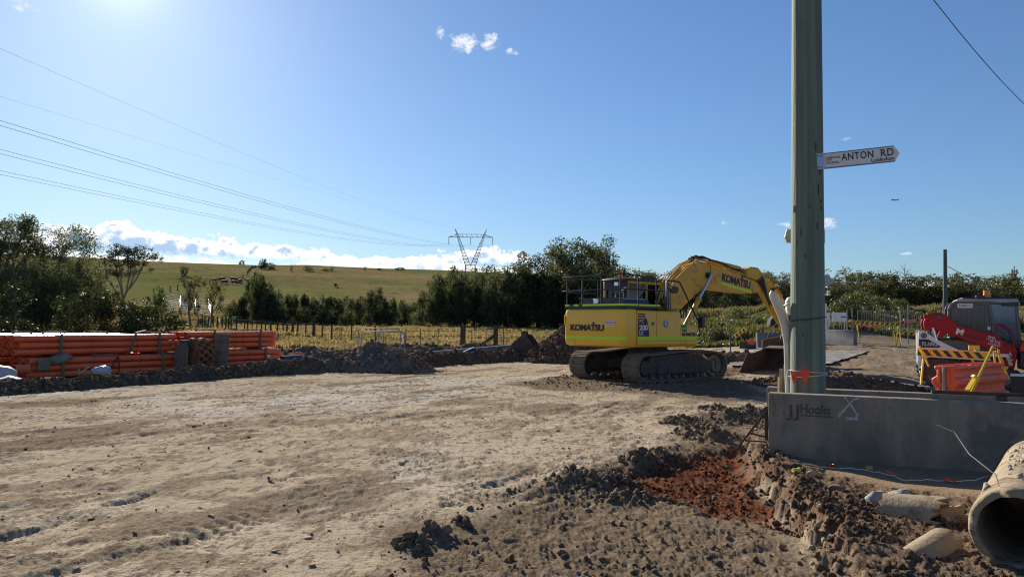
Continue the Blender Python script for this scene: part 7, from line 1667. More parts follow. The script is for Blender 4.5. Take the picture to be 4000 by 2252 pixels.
def stack_extras():
    def SP(s, tt, z): v = P0 + PD * s + PN * tt; v.z = P0.z + z; return v
    # loose slanting batten, bearer timbers, label
    t = thing('timber_batten', 'loose grey batten leaning across the front of the upper left bundle', 'batten', SP(LL * .60, .2, .7)); m = MB(); m.bar((0, 0, .02), PD * .22 + Vector((0, 0, .66)), .09, .03); m.bar(PD * .22 + Vector((0, 0, .67)), PD * .75 + PN * .3 + Vector((0, 0, .74)), .09, .03); m.build('batten_board', M_OLDWOOD, t)
    for s, L, lb in ((LL * .36, .7, 'dark timber bearer between the left pipe bundles, left of the slanting batten'), (LL * .78, .9, 'dark timber bearer between the left pipe bundles near their right end')):
        t = thing('timber_bearer', lb, 'timber', SP(s, .08, low_h + .05)); m = MB(); m.bar((0, 0, 0), PD * L, .09, .06); m.build('bearer_board', M_OLDWOOD, t, bevel=.005)
    t = thing('paper_label', 'white paper label stuck on the lower left pipe bundle', 'label', SP(LL * .93, -.012, .52), PANG); m = MB(); m.box(-.09, .09, -.003, 0, -.055, .055); o = m.build('label_sheet', P_WHITE, t); q = MB(); q.box(-.07, .05, -.005, -.0035, -.02, -.005); q.box(-.07, .02, -.005, -.0035, .01, .025); q.build('label_print', P_GREY, o)
    t = thing('paper_label', 'torn white label on the right-hand lower bundle', 'label', SP(TOT * .945, .035, .47), PANG); m = MB(); m.prism([(-.08, -.05), (.06, -.06), (.08, .03), (.02, .06), (-.06, .04)], -.003, 0); m.build('label_sheet', P_WHITE, t)
    t = thing('rope', 'dark rope hanging in a loop on the lower left bundle', 'rope', SP(LL * .50, -.03, .1)); m = MB(); m.tube([PD * -.22 + Vector((0, 0, .12)), Vector((0, 0, .52)), PD * .02 + Vector((0, 0, .55)), PD * .06 + Vector((0, 0, .3)), PD * .07 + Vector((0, 0, .05))], .016, 6); m.build('rope_strand', P_RUBBER, t, smooth=50)
    # grey-green cloth
    t = thing('canvas_bag', 'grey-green canvas bag slumped on the lower left pipes', 'bag', SP(.85, -.02, low_h - .06), PANG); r = np.random.default_rng(6); V, F = clod_mesh(33, 3, .05)
    V = V * np.array([.46, .26, .17]); V[:, 2] += .10 * np.sin(V[:, 0] * 6) * .4 + .05 * np.sin(V[:, 1] * 14 + V[:, 0] * 9) * .5; raw('cloth', V + np.array([0, .02, .05]), F, mat('canvas', (.15, .145, .105), (.22, .21, .155), 4, .95, bump=.4), t, smooth=True)
    m = MB(); N = 8; VV = [(-.62 + .34 * i / (N - 1), -.10 - .03 * math.sin(i * 1.7) * j / (N - 1), .08 - .34 * (j / (N - 1)) + .04 * math.sin(i * 2.3)) for i in range(N) for j in range(N)]; m.add(VV, [(i * N + j, i * N + j + 1, (i + 1) * N + j + 1, (i + 1) * N + j) for i in range(N - 1) for j in range(N - 1)]); m.build('hanging_cloth', mat('canvas', (.15, .145, .105)), t, smooth=50)
    def put(px, py, d): p = W(px, py, d); return Vector((p[0], p[1], p[2]))
    def fl(px, d): p = W(px, 1450, d); z = float(ground_fields(np.array([p[0]]), np.array([p[1]]))[0][0]); return Vector((p[0], p[1], z))
    o = put(322, 1455, 21.9); t = thing('green_strip', 'bright green plastic strip sticking out of the windrow', 'plastic strip', o); m = MB(); m.bar((-.11, 0, -.04), (.14, .05, .16), .05, .03); m.bar((-.2, .03, .0), (-.1, .03, .1), .03, .02); m.build('strip', mat('plastic_green', (.03, .42, .17), rough=.45), t)
    m = MB(); m.box(-.06, .04, -.05, 0, -.20, -.15); m.build('strip_scrap', mat('plastic_green', (.03, .42, .17)), t)
    o = put(395, 1446, 22.2); t = thing('blue_bag', 'crumpled blue-white plastic bag lying on top of the windrow', 'plastic bag', o); V, F = clod_mesh(12, 3, .12); V = V * np.array([.26, .16, .16]); V[:, 2] = V[:, 2] * (1 + .3 * np.sin(V[:, 0] * 14)); raw('bag_film', V, F, mat('plastic_blue', (.20, .27, .48), (.38, .42, .56), 3, .35), t, smooth=True)
    # litter at the far left
    o = fl(10, 20.8); t = thing('round_tank_lid', 'pale round fibreglass tank end lying at the left edge', 'tank lid', o); m = MB(); n = 24
    V = [(-.15 + .52 * math.cos(2 * math.pi * i / n) * k, .0 + .35 * math.sin(2 * math.pi * i / n) * k, zz) for k, zz in ((1.0, .22), (.94, .42), (.6, .53), (.05, .57)) for i in range(n)]; m.add(V, [(q * n + i, q * n + (i + 1) % n, (q + 1) * n + (i + 1) % n, (q + 1) * n + i) for q in range(3) for i in range(n)]); m.build('lid_shell', mat('fibreglass', (.40, .39, .36), (.5, .49, .46), 4, .5), t, smooth=50)
    for k, (a, b, lb) in enumerate([((-60, 1452, 21.6), (38, 1448, 22.0), 'grey plank lying flat above the pale tank end'), ((10, 1462, 20.6), (76, 1480, 20.0), 'thin pale board sloping down at the far left'), ((160, 1476, 20.6), (235, 1474, 21.2), 'thin white slat along the foot of the left pipes'), ((-30, 1486, 19.6), (26, 1473, 19.9), 'short white board half buried at the left edge')]):
        A, B = put(*a), put(*b); t = thing('board', lb, 'board', A); m = MB(); m.bar((0, 0, 0), B - A, .14 if k != 2 else .06, .025); m.build('plank', M_OLDWOOD if k == 0 else mat('board_pale', (.44, .42, .37), (.52, .49, .43), 6, .8), t)
    o = fl(50, 21.9); t = thing('pipe_offcut', 'short orange pipe offcut on the ground at the left end of the stacks', 'pipe offcut', o, PANG); m = MB(); m.pipe((0, 0, .42), (.45, .1, .40), .13, .12, 18); m.build('pipe', M_PIPEO, t, smooth=40)
    # steel trench-compaction wheel
    o = fl(735, 26.6); t = thing('compaction_wheel', 'rusty ribbed compaction wheel attachment standing by the pipes', 'compaction wheel', o, PANG + .12); zc = .62
    RW = mat('rust_wheel', (.20, .085, .035), (.30, .135, .055), 5, .85, bump=.4, c3=(.10, .055, .03), scale3=3, cut3=.5); m = MB(); m.cyl((-.05, 0, zc), (.62, 0, zc), .40, n=26); m.build('drum', RW, t, smooth=40)
    for k, x in enumerate((.02, .20, .38, .56)):
        m = MB(); m.cyl((x - .03, 0, zc), (x + .03, 0, zc), .50, n=28); rim = m.build('wheel_rim', RW, t, smooth=40); pm = MB(); pm.box(-.065, .065, -.05, .05, -.02, .07); dt = None
        for i in range(14):
            a = 2 * math.pi * (i + .5 * (k % 2)) / 14
            q = pm.build('pad', RW, rim) if dt is None else link('pad', dt, rim)
            dt = q.data; q.location = (x, .51 * math.cos(a), zc + .51 * math.sin(a)); q.rotation_euler = (a - math.pi / 2, 0, 0)
    m = MB(); m.prism([(-.28, .1), (.28, .1), (.28, .75), (.16, 1.0), (-.20, 1.04), (-.28, .9)], -.34, -.28, 'x'); m.build('side_plate', mat('plate_brown', (.14, .105, .08), (.19, .14, .105), 5, .8), t, bevel=.01)
    m = MB(); m.box(-.28, .05, -.14, .14, 1.0, 1.12); m.bar((-.3, -.3, 1.1), (-.05, -.25, .75), .05, .03); m.build('mount_bracket', P_DARKSTEEL, t)
    # old timber post with wire
    p = W(862, 1440, 27.8); o = fl(862, 27.4); t = thing('old_post', 'wide weathered timber post wrapped in wire before the pipes', 'post', o, .1); zt = W(860, 1302, 27.4)[2] - o.z; m = MB(); m.bar((0, 0, -.2), (.03, .02, zt), .40, .22, up=(0, 1, 0)); m.build('post_timber', M_OLDWOOD, t, bevel=.02)
    m = MB()
    for z, dz in ((.35, .03), (.72, -.04), (1.0, .05), (1.12, -.03)): m.tube([(-.21, -.125, z), (.0, -.13, z + dz), (.235, -.12, z), (.235, .13, z + .02), (-.2, .13, z)], .006, 4, closed=True)
    m.build('wire_wrap', P_RUBBER, t)
    # bits between the stacks and the mound
    o = fl(1163, 31.5); t = thing('pipe_offcut', 'upright orange half pipe stuck in the dirt right of the stacks', 'pipe offcut', o, .3); m = MB(); m.bar((0, 0, -.1), (.03, 0, .56), .30, .05, up=(0, 1, 0), w1=.27); m.build('pipe', M_PIPEO, t)
    o = fl(1195, 31.2); t = thing('tub', 'black plastic tub with pale rim beside the upright orange half pipe', 'tub', o); m = MB(); m.cyl((0, 0, 0), (0, 0, .26), .17, .2, 16); m.build('tub_body', P_HOOD, t, smooth=40)
    o = fl(1222, 31.8); t = thing('sand_bag', 'pale tan sandbag slumped by the black tub', 'sandbag', o, .4); V, F = clod_mesh(41, 3, .05); V = V * np.array([.32, .2, .2]); V[:, 2] += .17; raw('bag_cloth', V, F, mat('bag_tan', (.26, .21, .15), (.33, .27, .2), 5, .9), t, smooth=True)
    for a, b, r_, lb, mm in [((1180, 1398, 30.4), (1290, 1392, 31.5), .07, 'dark pipe lying behind the windrow left of the mound', mat('pipe_dark', (.07, .07, .06), (.1, .09, .08), 4, .6)), ((1100, 1400, 30), (1185, 1393, 31), .10, 'black corrugated pipe lying at the end of the stacks', P_HOOD)]:
        A, B = put(*a), put(*b); t = thing('pipe', lb, 'pipe', A); m = MB(); m.cyl((0, 0, 0), B - A, r_, n=12); m.build('pipe_wall', mm, t, smooth=40)
    # lying pole, grey pipes, tubs and bucket beyond the mound
    A, B = put(1602, 1366, 36.5), put(2000, 1345, 41); A.z = flat_z(A.x, A.y) + .25; B.z = flat_z(B.x, B.y) + .42; t = thing('timber_pole', 'long timber power pole lying on the ground behind the mound', 'power pole', A); m = MB(); m.cyl((0, 0, 0), B - A, .13, .24, 16); m.build('pole_shaft', M_POLE, t, smooth=40)
    for a, b, r_, lb in [((1608, 1374, 35.8), (1795, 1370, 37), .06, 'grey plastic pipe lying just before the timber pole'), ((1700, 1374, 36.2), (1935, 1355, 39.5), .05, 'second grey pipe lying beside the timber pole toward its thick end')]:
        A, B = put(*a), put(*b); A.z = flat_z(A.x, A.y) + .16; B.z = flat_z(B.x, B.y) + .2; t = thing('pipe', lb, 'pipe', A); m = MB(); m.cyl((0, 0, 0), B - A, r_, n=12); m.build('pipe_wall', mat('pipe_grey', (.34, .35, .37), rough=.4), t, smooth=40)
    for px, d, h, r_, lb, tilt in [(1780, 35, .50, .22, 'dark blue upright tub in front of the lying pole', 0), (1836, 36.5, .5, .22, 'dark drum tipped over beside the blue tub', 1)]:
        o = fl(px, d); t = thing('tub', lb, 'tub', o); m = MB()
        if tilt: m.cyl((-.25, 0, .28), (.25, .1, .50), r_, n=18)
        else: m.cyl((0, 0, 0), (0, 0, h), r_ * .88, r_, 18); m.cyl((0, 0, h - .05), (0, 0, h), r_ + .025, n=18)
        m.build('tub_body', mat('tub_blue', (.018, .022, .04), rough=.4), t, smooth=40)
    # spare digging bucket lying on its back
    o = fl(2062, 38.8); t = thing('digger_bucket', 'dark steel digging bucket dumped beside the rubble heap', 'bucket', o, -.35); out = [(-.75, .0), (-.85, .25), (-.70, .75), (-.3, 1.12), (.0, 1.25), (.2, 1.02), (.62, .45), (.85, .12), (.9, 0)]
    m = MB(); m.prism(out, -.5, -.44); m.prism(out, .44, .5); m.prism([(-.75, 0), (-.85, .25), (-.70, .75), (-.3, 1.12), (0, 1.25), (.0, 1.18), (-.27, 1.05), (-.64, .7), (-.78, .25), (-.70, 0)], -.44, .44); m.build('bucket_shell', P_DARKSTEEL, t, bevel=.01)
    m = MB(); m.prism([(-.3, 1.0), (-.05, 1.2), (-.1, 1.42), (-.3, 1.36)], -.2, -.14); m.build('bucket_ear', P_DARKSTEEL, t); m = MB(); m.prism([(-.3, 1.0), (-.05, 1.2), (-.1, 1.42), (-.3, 1.36)], .14, .2); m.build('bucket_ear', P_DARKSTEEL, t)
    for k in range(4): m = MB(); m.bar((.78, -.38 + .25 * k, .16), (1.05, -.38 + .25 * k, .02), .09, .06); m.build('bucket_tooth', P_DARKSTEEL, t)
stack_extras()

# ------------------------------------------------------------------ crowd barriers, paddock fence
def crowd(lb, pxa, pxb, d0, d1, yt, leg=True):
    A = Vector(W(pxa, 1350, d0)); B = Vector(W(pxb, 1350, d1)); A.z = flat_z(A.x, A.y); B.z = flat_z(B.x, B.y); zt = W(pxa, yt, d0)[2] - A.z; D = B - A; u = D.normalized(); t = thing('crowd_barrier', lb, 'crowd barrier', A)
    m = MB(); q = .14; m.tube([(0, 0, 0), (0, 0, zt - q), u * q + Vector((0, 0, zt)), D - u * q + Vector((0, 0, zt)), D + Vector((0, 0, zt - q)), D], .025, 7); m.tube([Vector((0, 0, .2)), D + Vector((0, 0, .2))], .02, 6); m.build('frame', M_GALV, t, smooth=50)
    n = 3
    for i in range(1, n): p = D * (i / n); m = MB(); m.tube([p + Vector((0, 0, .2)), p + Vector((0, 0, zt))], .012, 5); m.build('upright_bar', M_GALV, t)
    for e in (0.06, .94): p = D * e; m = MB(); nn = Vector((-u.y, u.x, 0)); m.tube([p + nn * .3, p + Vector((0, 0, .12)), p - nn * .3], .018, 5); m.build('foot', M_GALV, t)
crowd('tall galvanised crowd barrier frame standing behind the mound', 1398, 1565, 38.0, 36.0, 1280); crowd('second galvanised barrier frame, slightly lower, beside the taller one', 1410, 1580, 36.8, 34.6, 1292); crowd('narrow galvanised frame in the middle of the two barriers', 1478, 1498, 37.5, 37.3, 1284)
def fence_line():
    wood = mat('timber_dark', (.065, .053, .043), (.10, .085, .068), 6, .95, bump=.5, stretch=(1, 1, .12), spec=0); r = np.random.default_rng(14)
    rows = [(775, 1232, 1250, 92), (790, 1232, 1252, 91), (800, 1233, 1252, 91), (812, 1233, 1254, 90), (822, 1234, 1254, 90), (834, 1234, 1256, 89), (850, 1236, 1257, 88), (868, 1237, 1258, 87), (882, 1235, 1258, 86), (892, 1236, 1260, 85), (903, 1237, 1259, 85), (925, 1240, 1260, 83), (955, 1243, 1264, 81), (968, 1243, 1265, 80), (986, 1246, 1268, 79), (1003, 1248, 1266, 78),
            (1020, 1247, 1272, 77), (1037, 1248, 1275, 76), (1058, 1250, 1276, 75), (1083, 1252, 1279, 74), (1108, 1253, 1284, 72), (1118, 1254, 1283, 72), (1143, 1256, 1291, 70), (1163, 1258, 1292, 69), (1195, 1260, 1293, 67), (1226, 1262, 1294, 65.5), (1258, 1264, 1298, 64), (1296, 1266, 1303, 62), (1374, 1269, 1305, 60), (1468, 1273, 1315, 58)]
    cnt = 0
    names = {1468: 'last old timber post before the crowd barriers, right end of the broken line', 1374: 'second old timber post left of the crowd barriers', 1296: 'third old timber post left of the crowd barriers', 1258: 'fourth old timber post counted from the crowd barriers', 1226: 'wide split post, fifth from the crowd barriers', 1143: 'wide split post standing over the end of the pipe stacks', 1083: 'old timber post leaning right behind the right end of the pipes', 1118: 'old post leaning right beside the wide split post', 1058: 'widest old post above the right-hand pipe bundle', 775: 'farthest old timber post at the left end of the broken line'}
    for px, yt, yb, d in rows:
        p = W(px, yb, d); z = flat_z(p[0], p[1]); h = W(px, yt, d)[2] - z; wd = .30 if px in (1058, 1143, 1226) else r.uniform(.14, .22); lean = r.normal() * .10 + (.22 if px in (1083, 1118) else 0)
        t = thing('fence_post', names.get(px, 'old split timber post of the broken line across the paddock'), 'post', (p[0], p[1], z), r.random() * .5, 'old timber posts of the paddock fence'); m = MB(); m.bar((0, 0, -.1), (lean * .5, 0, max(.7, h)), wd, wd * .6, w1=wd * .85); m.build('post_timber', wood, t)
    for px, yt, yb, d, lb in [(1585, 1280, 1318, 52, 'thin dark picket right of the crowd barriers'), (1642, 1284, 1320, 51, 'thin dark picket, middle one of three in the grass'), (1711, 1282, 1325, 50, 'thin dark picket nearest the thick double post'), (1332, 1278, 1305, 60, 'short thin picket in the old fence line'), (1843, 1284, 1330, 49, 'thin pale picket right of the double post'), (1898, 1280, 1345, 47, 'white-topped thin picket left of the strutted post'), (1966, 1276, 1340, 47, 'thin picket right of the strutted post')]:
        p = W(px, yb, d); z = flat_z(p[0], p[1]); h = W(px, yt, d)[2] - z; t = thing('star_picket', lb, 'picket', (p[0], p[1], z)); m = MB(); m.bar((0, 0, -.1), (0, 0, h), .05, .05); m.build('picket_shaft', M_GALV if px in (1898,) else P_DARKSTEEL, t)
    for px, d, yt, w, lb in [(1803, 50, 1272, .17, 'left half of the thick double strainer post'), (1813, 50, 1272, .17, 'right half of the thick double strainer post'), (1936, 47.5, 1272, .27, 'thick square strainer post with a slanting timber strut')]:
        p = W(px, 1335, d); z = flat_z(p[0], p[1]); h = W(px, yt, d)[2] - z; t = thing('strainer_post', lb, 'post', (p[0], p[1], z)); m = MB(); m.bar((0, 0, -.1), (0, 0, h), w, w, w1=w * .92); m.build('post_timber', wood, t, bevel=.02)
        if w > .2: m = MB(); m.bar((-.9, 0, .32), (-.08, 0, h * .62), .18, .18); m.build('post_strut', wood, t, bevel=.03)
    a = [W(px, (yt * .7 + yb * .3), d) for px, yt, yb, d in rows] + [W(1585, 1292, 52), W(1711, 1292, 50), W(1808, 1290, 50), W(1936, 1288, 47.5), W(1966, 1288, 47)]
    for k, dz in enumerate((0, -.3)):
        m = MB(); m.tube([Vector(q) + Vector((0, 0, dz)) for q in a], .008, 4); tag(m.build('fence_wire', P_DARKSTEEL), ['upper', 'lower'][k] + ' strand of wire along the old paddock fence', 'wire')
fence_line()

# ------------------------------------------------------------------ the hill: yard, cows, fence lines
def hill_things():
    mw = mat('rail_white', (.55, .54, .51), (.45, .44, .42), 3, .6)
    def at2(px, py, d): return ghit(px, py) if d > 186 else (lambda p: (p[0], p[1], flat_z(p[0], p[1])))(W(px, py, d))
    x, y, z = at2(640, 1200, 165); t = thing('cattle_yard', 'white railed cattle yard at the foot of the green hill', 'cattle yard', (x, y, z))
    def rel(px, d, h): p = at2(px, 1200, d); return Vector((p[0] - x, p[1] - y, p[2] - z + h))
    segs = [((638, 160), (700, 156)), ((700, 156), (760, 154)), ((760, 154), (826, 150)), ((640, 175), (720, 172)), ((720, 172), (812, 168)), ((638, 160), (640, 175)), ((700, 156), (705, 173)), ((760, 154), (764, 170)), ((826, 150), (812, 168))]
    for (a, b) in segs:
        m = MB()
        for k in range(5): m.bar(rel(*a, .35 + .36 * k), rel(*b, .35 + .36 * k), .05, .10)
        m.build('rail_panel', mw, t); p = MB(); p.bar(rel(*a, -.1), rel(*a, 2.0), .14, .14); p.build('yard_post', mw, t)
    # cows
    def cow_mesh(graze):
        m = MB(); Pn = 12
        rings = [(-1.02, .95, .10, .14), (-.95, 1.0, .26, .30), (-.6, 1.0, .33, .38), (0, .95, .36, .42), (.45, 1.0, .33, .40), (.78, 1.06, .24, .32), (.98, 1.08 if not graze else .9, .17, .22), (1.25, 1.22 if not graze else .55, .13, .16), (1.42, 1.25 if not graze else .35, .13, .15), (1.62, 1.16 if not graze else .20, .09, .10), (1.74, 1.10 if not graze else .12, .05, .06)]
        V = []; F = []
        for cx, cz, ry, rz in rings: V += [(cx, ry * math.cos(2 * math.pi * j / Pn), cz + rz * math.sin(2 * math.pi * j / Pn)) for j in range(Pn)]
        for i in range(len(rings) - 1): F += [(i * Pn + j, i * Pn + (j + 1) % Pn, (i + 1) * Pn + (j + 1) % Pn, (i + 1) * Pn + j) for j in range(Pn)]
        F += [tuple(range(Pn)), tuple((len(rings) - 1) * Pn + j for j in range(Pn))]
        m.add(V, F)
        for lx, ly, hind in ((.62, .2, 0), (.66, -.2, 0), (-.78, .22, 1), (-.72, -.22, 1)):
            m.tube([(lx, ly, .85), (lx + (.10 if hind else .02), ly, .52), (lx - (.08 if hind else 0), ly, .36), (lx - (.02 if hind else 0), ly, .02)], [.15, .085, .06, .065], 8)
        m.tube([(-1.02, 0, 1.1), (-1.1, 0, .8), (-1.1, 0, .45)], [.035, .025, .04], 6)
        hz = 1.36 if not graze else .5
        for s in (-1, 1): m.tube([(1.38, s * .1, hz), (1.33, s * .28, hz + .02)], [.05, .02], 6)
        return m
    mc_ = mat('cow_black', (.018, .016, .015), (.03, .025, .022), 5, .7)
    ms = [cow_mesh(False), cow_mesh(True)]
    for i, (px, py, d, rz, g, lb) in enumerate([(838, 1103, 262, .2, 0, 'black cow on the hill, leftmost of the herd'), (868, 1098, 268, 3.0, 1, 'black cow standing uphill in the left of the herd'), (877, 1109, 258, .1, 1, 'black cow grazing below the uphill cow'), (911, 1097, 270, 2.9, 0, 'black cow in the upper pair of the herd, left one'), (928, 1099, 268, .3, 1, 'black cow in the upper pair of the herd, right one'), (916, 1111, 256, .1, 0, 'largest looking black cow, lowest of the herd'), (937, 1106, 260, 2.5, 1, 'small looking black cow between the pair and the rightmost'), (972, 1106, 260, 3.1, 0, 'black cow at the right end of the herd'), (1311, 1123, 245, 1.4, 1, 'lone dark cow on the open hill right of the herd')]):
        x, y, z = at2(px, py, d); o = ms[g].build('cow', mc_, None, smooth=60, loc=(x, y, z)); o.rotation_euler = (0, 0, rz); tag(o, lb, 'cow')
    # fence lines on the hill
    def hill_fence(lb, pts, step, mm):
        P = [np.array(at2(a, b, d)) for a, b, d in pts]; t = thing('hill_fence', lb, 'fence', P[0]); dt = None
        for i in range(len(P) - 1):
            n = max(2, int(np.hypot(*(P[i + 1] - P[i])[:2]) / step / 1.5))
            for k in range(n):
                q = P[i] + (P[i + 1] - P[i]) * k / n; zz = flat_z(q[0], q[1])
                if dt is None: mb = MB(); mb.bar((0, 0, -.2), (0, 0, 1.5), .26, .26); o = mb.build('post', mm, t); dt = o.data
                else: o = link('post', dt, t)
                o.location = (q[0] - P[0][0], q[1] - P[0][1], zz - P[0][2])
    hill_fence('fence running across the hill above the cattle yard', [(600, 1150, 190), (720, 1125, 215), (840, 1098, 275)], 5, M_OLDWOOD)
    hill_fence('fence line climbing the hill to the crest right of the herd', [(930, 1102, 265), (965, 1075, 330), (1005, 1045, 420)], 6, M_OLDWOOD)
hill_things()

# ------------------------------------------------------------------ transmission towers and conductors
def pylon(lb, px, py_arm, d, scale, zb, rz=0.0):
    p = W(px, py_arm, d); H = p[2] - zb
    t = thing('transmission_tower', lb, 'pylon', (p[0], p[1], zb), rz); S = scale; m0 = mat('tower_steel', (.20, .21, .22), (.28, .29, .30), 3, .5, metal=.3)
    def lattice(nm, a0, a1, w0, w1, n, r_):
        """tapered square lattice mast between two points"""
        a0, a1 = Vector(a0), Vector(a1); m = MB(); prev = None
        for i in range(n + 1):
            u = i / n; c = a0.lerp(a1, u); w = (w0 + (w1 - w0) * u) / 2; cor = [c + Vector((sx * w, sy * w, 0)) for sx, sy in ((-1, -1), (1, -1), (1, 1), (-1, 1))]
            if prev:
                for k in range(4): m.bar(prev[k], cor[k], r_, r_); m.bar(prev[k], cor[(k + 1) % 4], r_ * .6, r_ * .6)
            for k in range(4):
                if i in (0, n) or True: m.bar(cor[k], cor[(k + 1) % 4], r_ * .6, r_ * .6)
            prev = cor
        return m.build(nm, m0, t)
    waist = H - 23 * S
    lattice('tower_base', (0, 0, -2), (0, 0, waist), 9.5 * S, 7.6 * S, 4, .28)
    for s in (-1, 1):
        lattice('tower_leg', (s * 2.2 * S, 0, waist), (s * 10.3 * S, 0, H + 0 * S), 4.2 * S, 1.4 * S, 9, .24)
        lattice('tower_peak', (s * 10.0 * S, 0, H), (s * 13.0 * S, 0, H + 6.8 * S), 1.6 * S, .2 * S, 4, .2)
        m = MB(); m.bar((s * 18 * S, 0, H - .2), (s * 18 * S, 0, H - 6.2 * S), .32, .32); m.build('insulator', m0, t)
    m = MB(); m.bar((0, 0, H - .2), (0, 0, H - 6.2 * S), .32, .32); m.build('insulator', m0, t)
    m = MB(); n = 18; pv = None
    for i in range(n + 1):
        x = (-18 + 36 * i / n) * S; hh = 2.2 * S * min(1, (1 - abs(x) / (18 * S)) * 2.6) + .1; c = [Vector((x, -.8 * S, H)), Vector((x, .8 * S, H)), Vector((x, 0, H + hh))]
        if pv:
            for k in range(3): m.bar(pv[k], c[k], .22, .22)
            m.bar(pv[0] if i % 2 else pv[2], c[2] if i % 2 else c[0], .15, .15); m.bar(pv[1] if i % 2 else pv[2], c[2] if i % 2 else c[1], .15, .15)
        pv = c
    m.build('crossarm', m0, t)
    return Vector((p[0], p[1], zb)), H
d1 = 480; zb1 = flat_z(*W(1839, 1063, d1)[:2])
S1 = (1925 - 1753) / FPX * d1 / 36
tp_, H1 = pylon('steel lattice V-shaped transmission tower on the hill behind the belt', 1839, 926, d1, S1, zb1)
d2 = 1000; zb2 = flat_z(*W(2165, 1060, d2)[:2])
pylon('distant second transmission tower peeking over the dark trees', 2166, 990, d2, S1 * .82, zb2, .5)
def conductors():
    mm = mat('conductor', (.10, .10, .11), rough=.9, spec=0.0)
    def span(A, px_y, d, lb, r_, off=(0, 0)):
        A = Vector(A); B = Vector(W(*px_y[1])); ds = np.linspace(60, A.y - 5, 400); mm0 = [W(px_y[0][0], px_y[0][1], q) for q in ds]
        nb = np.array([-(B - A).y, (B - A).x]); mid = Vector(min(mm0, key=lambda q: abs((q[:2] - np.array(A)[:2]) @ nb)))
        # parabola in height through three points above a straight plan line
        u = (B - A).xy.length; dirv = (B - A).xy / u; um = (mid - A).xy.dot(dirv)
        M_ = np.array([[um ** 2, um], [u ** 2, u]]); ab = np.linalg.solve(M_, np.array([mid.z - A.z, B.z - A.z])); pts = []
        for i in range(61):
            s = u * 1.75 * i / 60; q = A.xy + dirv * s; pts.append((q.x + off[0], q.y, A.z + ab[0] * s * s + ab[1] * s + off[1]))
        m = MB(); m.tube(pts, r_, 5); o = m.build('power_line', mm, smooth=60); tag(o, lb, 'power line')
    S = S1; arm = tp_.z + H1 - 6.2 * S
    # each phase is a pair of wires; the pixel and distance of two points of every wire fix its course
    for k, (xo, mid, end) in enumerate([(18 * S, (800, 727, 125), (0, 490, 66)), (0, (800, 796, 140), (0, 600, 77)), (-18 * S, (800, 842, 155), (0, 681, 88))]):
        nm = ['top', 'middle', 'lowest'][k]
        for j in range(2):
            A = (tp_.x + xo, tp_.y, arm); span(A, (mid, end), 0, f'{"upper" if j else "lower"} wire of the {nm} conductor pair running to the tower', .019, (0, .42 * j))
    span((tp_.x + 13 * S, tp_.y, tp_.z + H1 + 6.8 * S), ((800, 535, 130), (0, 190, 68)), 0, 'highest single earth wire sweeping from the tower to the upper left', .010)
    span((tp_.x - 13 * S, tp_.y, tp_.z + H1 + 6.8 * S), ((800, 618, 150), (0, 377, 86)), 0, 'second earth wire between the highest wire and the conductor pairs', .009)
conductors()

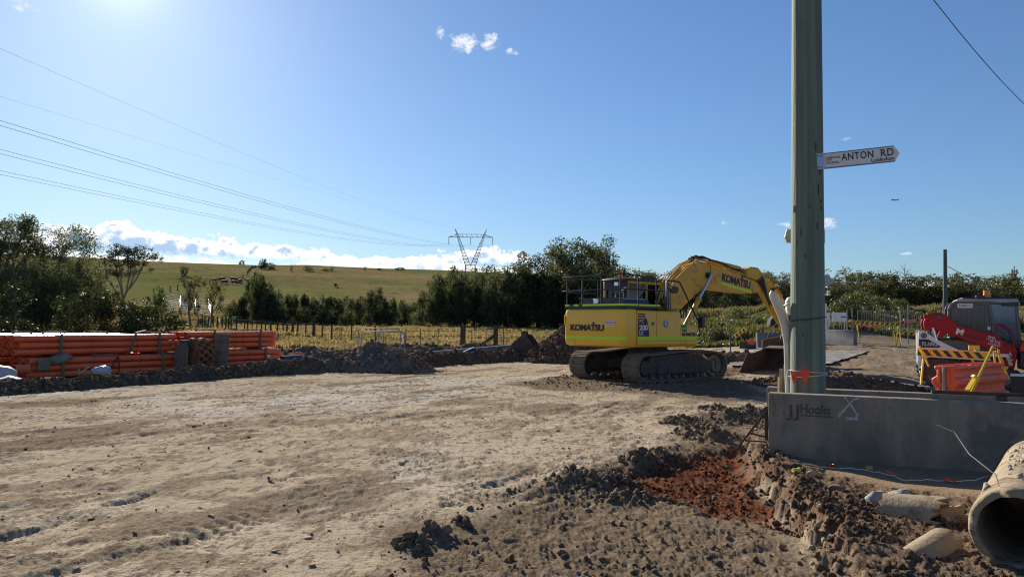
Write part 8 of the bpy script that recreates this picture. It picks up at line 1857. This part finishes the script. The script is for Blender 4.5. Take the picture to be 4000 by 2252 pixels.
# ------------------------------------------------------------------ loose clods, crumbs and stones over the diggings
def scatter():
    r = np.random.default_rng(21)
    def zone(n, poly, s0, s1, pw, m, label, cond=None, seed=1, flat=1.0):
        P = np.array(poly); lo, hi = P.min(0), P.max(0); x = r.uniform(lo[0], hi[0], n * 4); y = r.uniform(lo[1], hi[1], n * 4)
        k = polydist(x, y, poly) + .3 * fbm(x, y, 1.5, 3, 2) > 0
        k &= fbm(x, y, 1.4, 4, 5) + .9 * r.random(len(x)) > .38
        x, y = x[k][:n], y[k][:n]; z, _, _ = ground_fields(x, y); s = s0 + (s1 - s0) * r.random(len(x)) ** pw
        o = clods('loose_clods', [((a, b, c + .25 * q), q) for a, b, c, q in zip(x, y, z, s)], m, None, seed, flat=flat); tag(o, label, 'soil clods')
    M_CRUST = mat_soil('crust_tan', (.36, .275, .18), (.46, .365, .25), (.50, .42, .31), (.30, .21, .13))
    mA = mat_soil('clod_brown', (.14, .10, .066), (.24, .18, .122), (.33, .265, .195), (.17, .115, .073)); mB = mat_soil('clod_darkbrown', (.085, .055, .037), (.16, .11, .072), (.30, .25, .19), (.14, .075, .042)); mC = mat_soil('clod_rust', (.085, .032, .018), (.16, .06, .032), (.30, .16, .09), (.13, .05, .03))
    zone(5200, loose_poly, .003, .034, 7, mA, 'loose grey-brown crumbs and clods over the dug ground at the bottom')
    bank = [g2(2990, 1640, .1), g2(2985, 1860, .1), g2(3080, 1985, .1), g2(3180, 2075, .1), g2(3360, 2300, .1), g2(3900, 2400, .1), g2(3900, 2040, .1), g2(3600, 1995, .1), g2(3400, 1950, .1), g2(3200, 1890, .1), g2(3070, 1830, .1), g2(3010, 1720, .1)]
    zone(5200, bank, .003, .042, 6, mB, 'dark broken clods along the raised bank beside the concrete barrier')
    zone(1600, red_poly, .004, .034, 6, mC, 'rust-red crumbs in the dug clay patch')
    road = [g2(-100, 1600), g2(1500, 1470), g2(2600, 1480), g2(2950, 1600), g2(2300, 1850), g2(1500, 2300), g2(-300, 2300)]
    zone(1800, road, .003, .022, 7, mA, 'small stones and crumbs strewn over the haul road')
    zone(2200, road, .008, .04, 4, M_CRUST, 'thin flakes of dried mud crust lifted off the haul road', seed=8, flat=.22)
    zone(600, loose_poly, .008, .035, 4, mA, 'thin flakes of dried mud crust among the dug ground', seed=9, flat=.3)
    edge = [g2(2960, 1640, .05), g2(2925, 1740, .05), g2(2950, 1870, .05), g2(3040, 2000, .05), g2(3150, 2090, .05), g2(3230, 2180, .05), g2(3330, 2320, .05), g2(3420, 2320, .05), g2(3290, 2160, .05), g2(3190, 2060, .05), g2(3090, 1970, .05), g2(3010, 1850, .05), g2(2990, 1740, .05), g2(3000, 1650, .05)]
    zone(1000, edge, .006, .06, 5, mB, 'bigger broken lumps along the crumbling edge of the bank', seed=12); zone(450, edge, .006, .05, 4, M_CRUST, 'pale tan lumps along the crumbling edge of the bank', seed=13)
    it = []
    for px, py, h, rd, s in HEAPS:
        c = g2(px, py)
        for i in range(int(190 * rd / .25)):
            a = r.random() * 6.28; q = rd * 1.25 * r.random() ** .7; it.append((c[0] + q * math.cos(a), c[1] + q * math.sin(a), .006 + .05 * r.random() ** 4))
    A = np.array(it); z, _, _ = ground_fields(A[:, 0], A[:, 1]); o = clods('loose_clods', [((a, b, c + .2 * s), s) for (a, b, s), c in zip(it, z)], mA, None, 4); tag(o, 'clods heaped in small piles along the edge of the dug ground', 'soil clods')
    ch = [g2(2000, 1500), g2(2250, 1450), g2(2750, 1440), g2(2950, 1470), g2(2900, 1550), g2(2400, 1530)]
    zone(1500, ch, .012, .06, 4, mA, 'crumbled soil churned up round the digger tracks')
scatter()
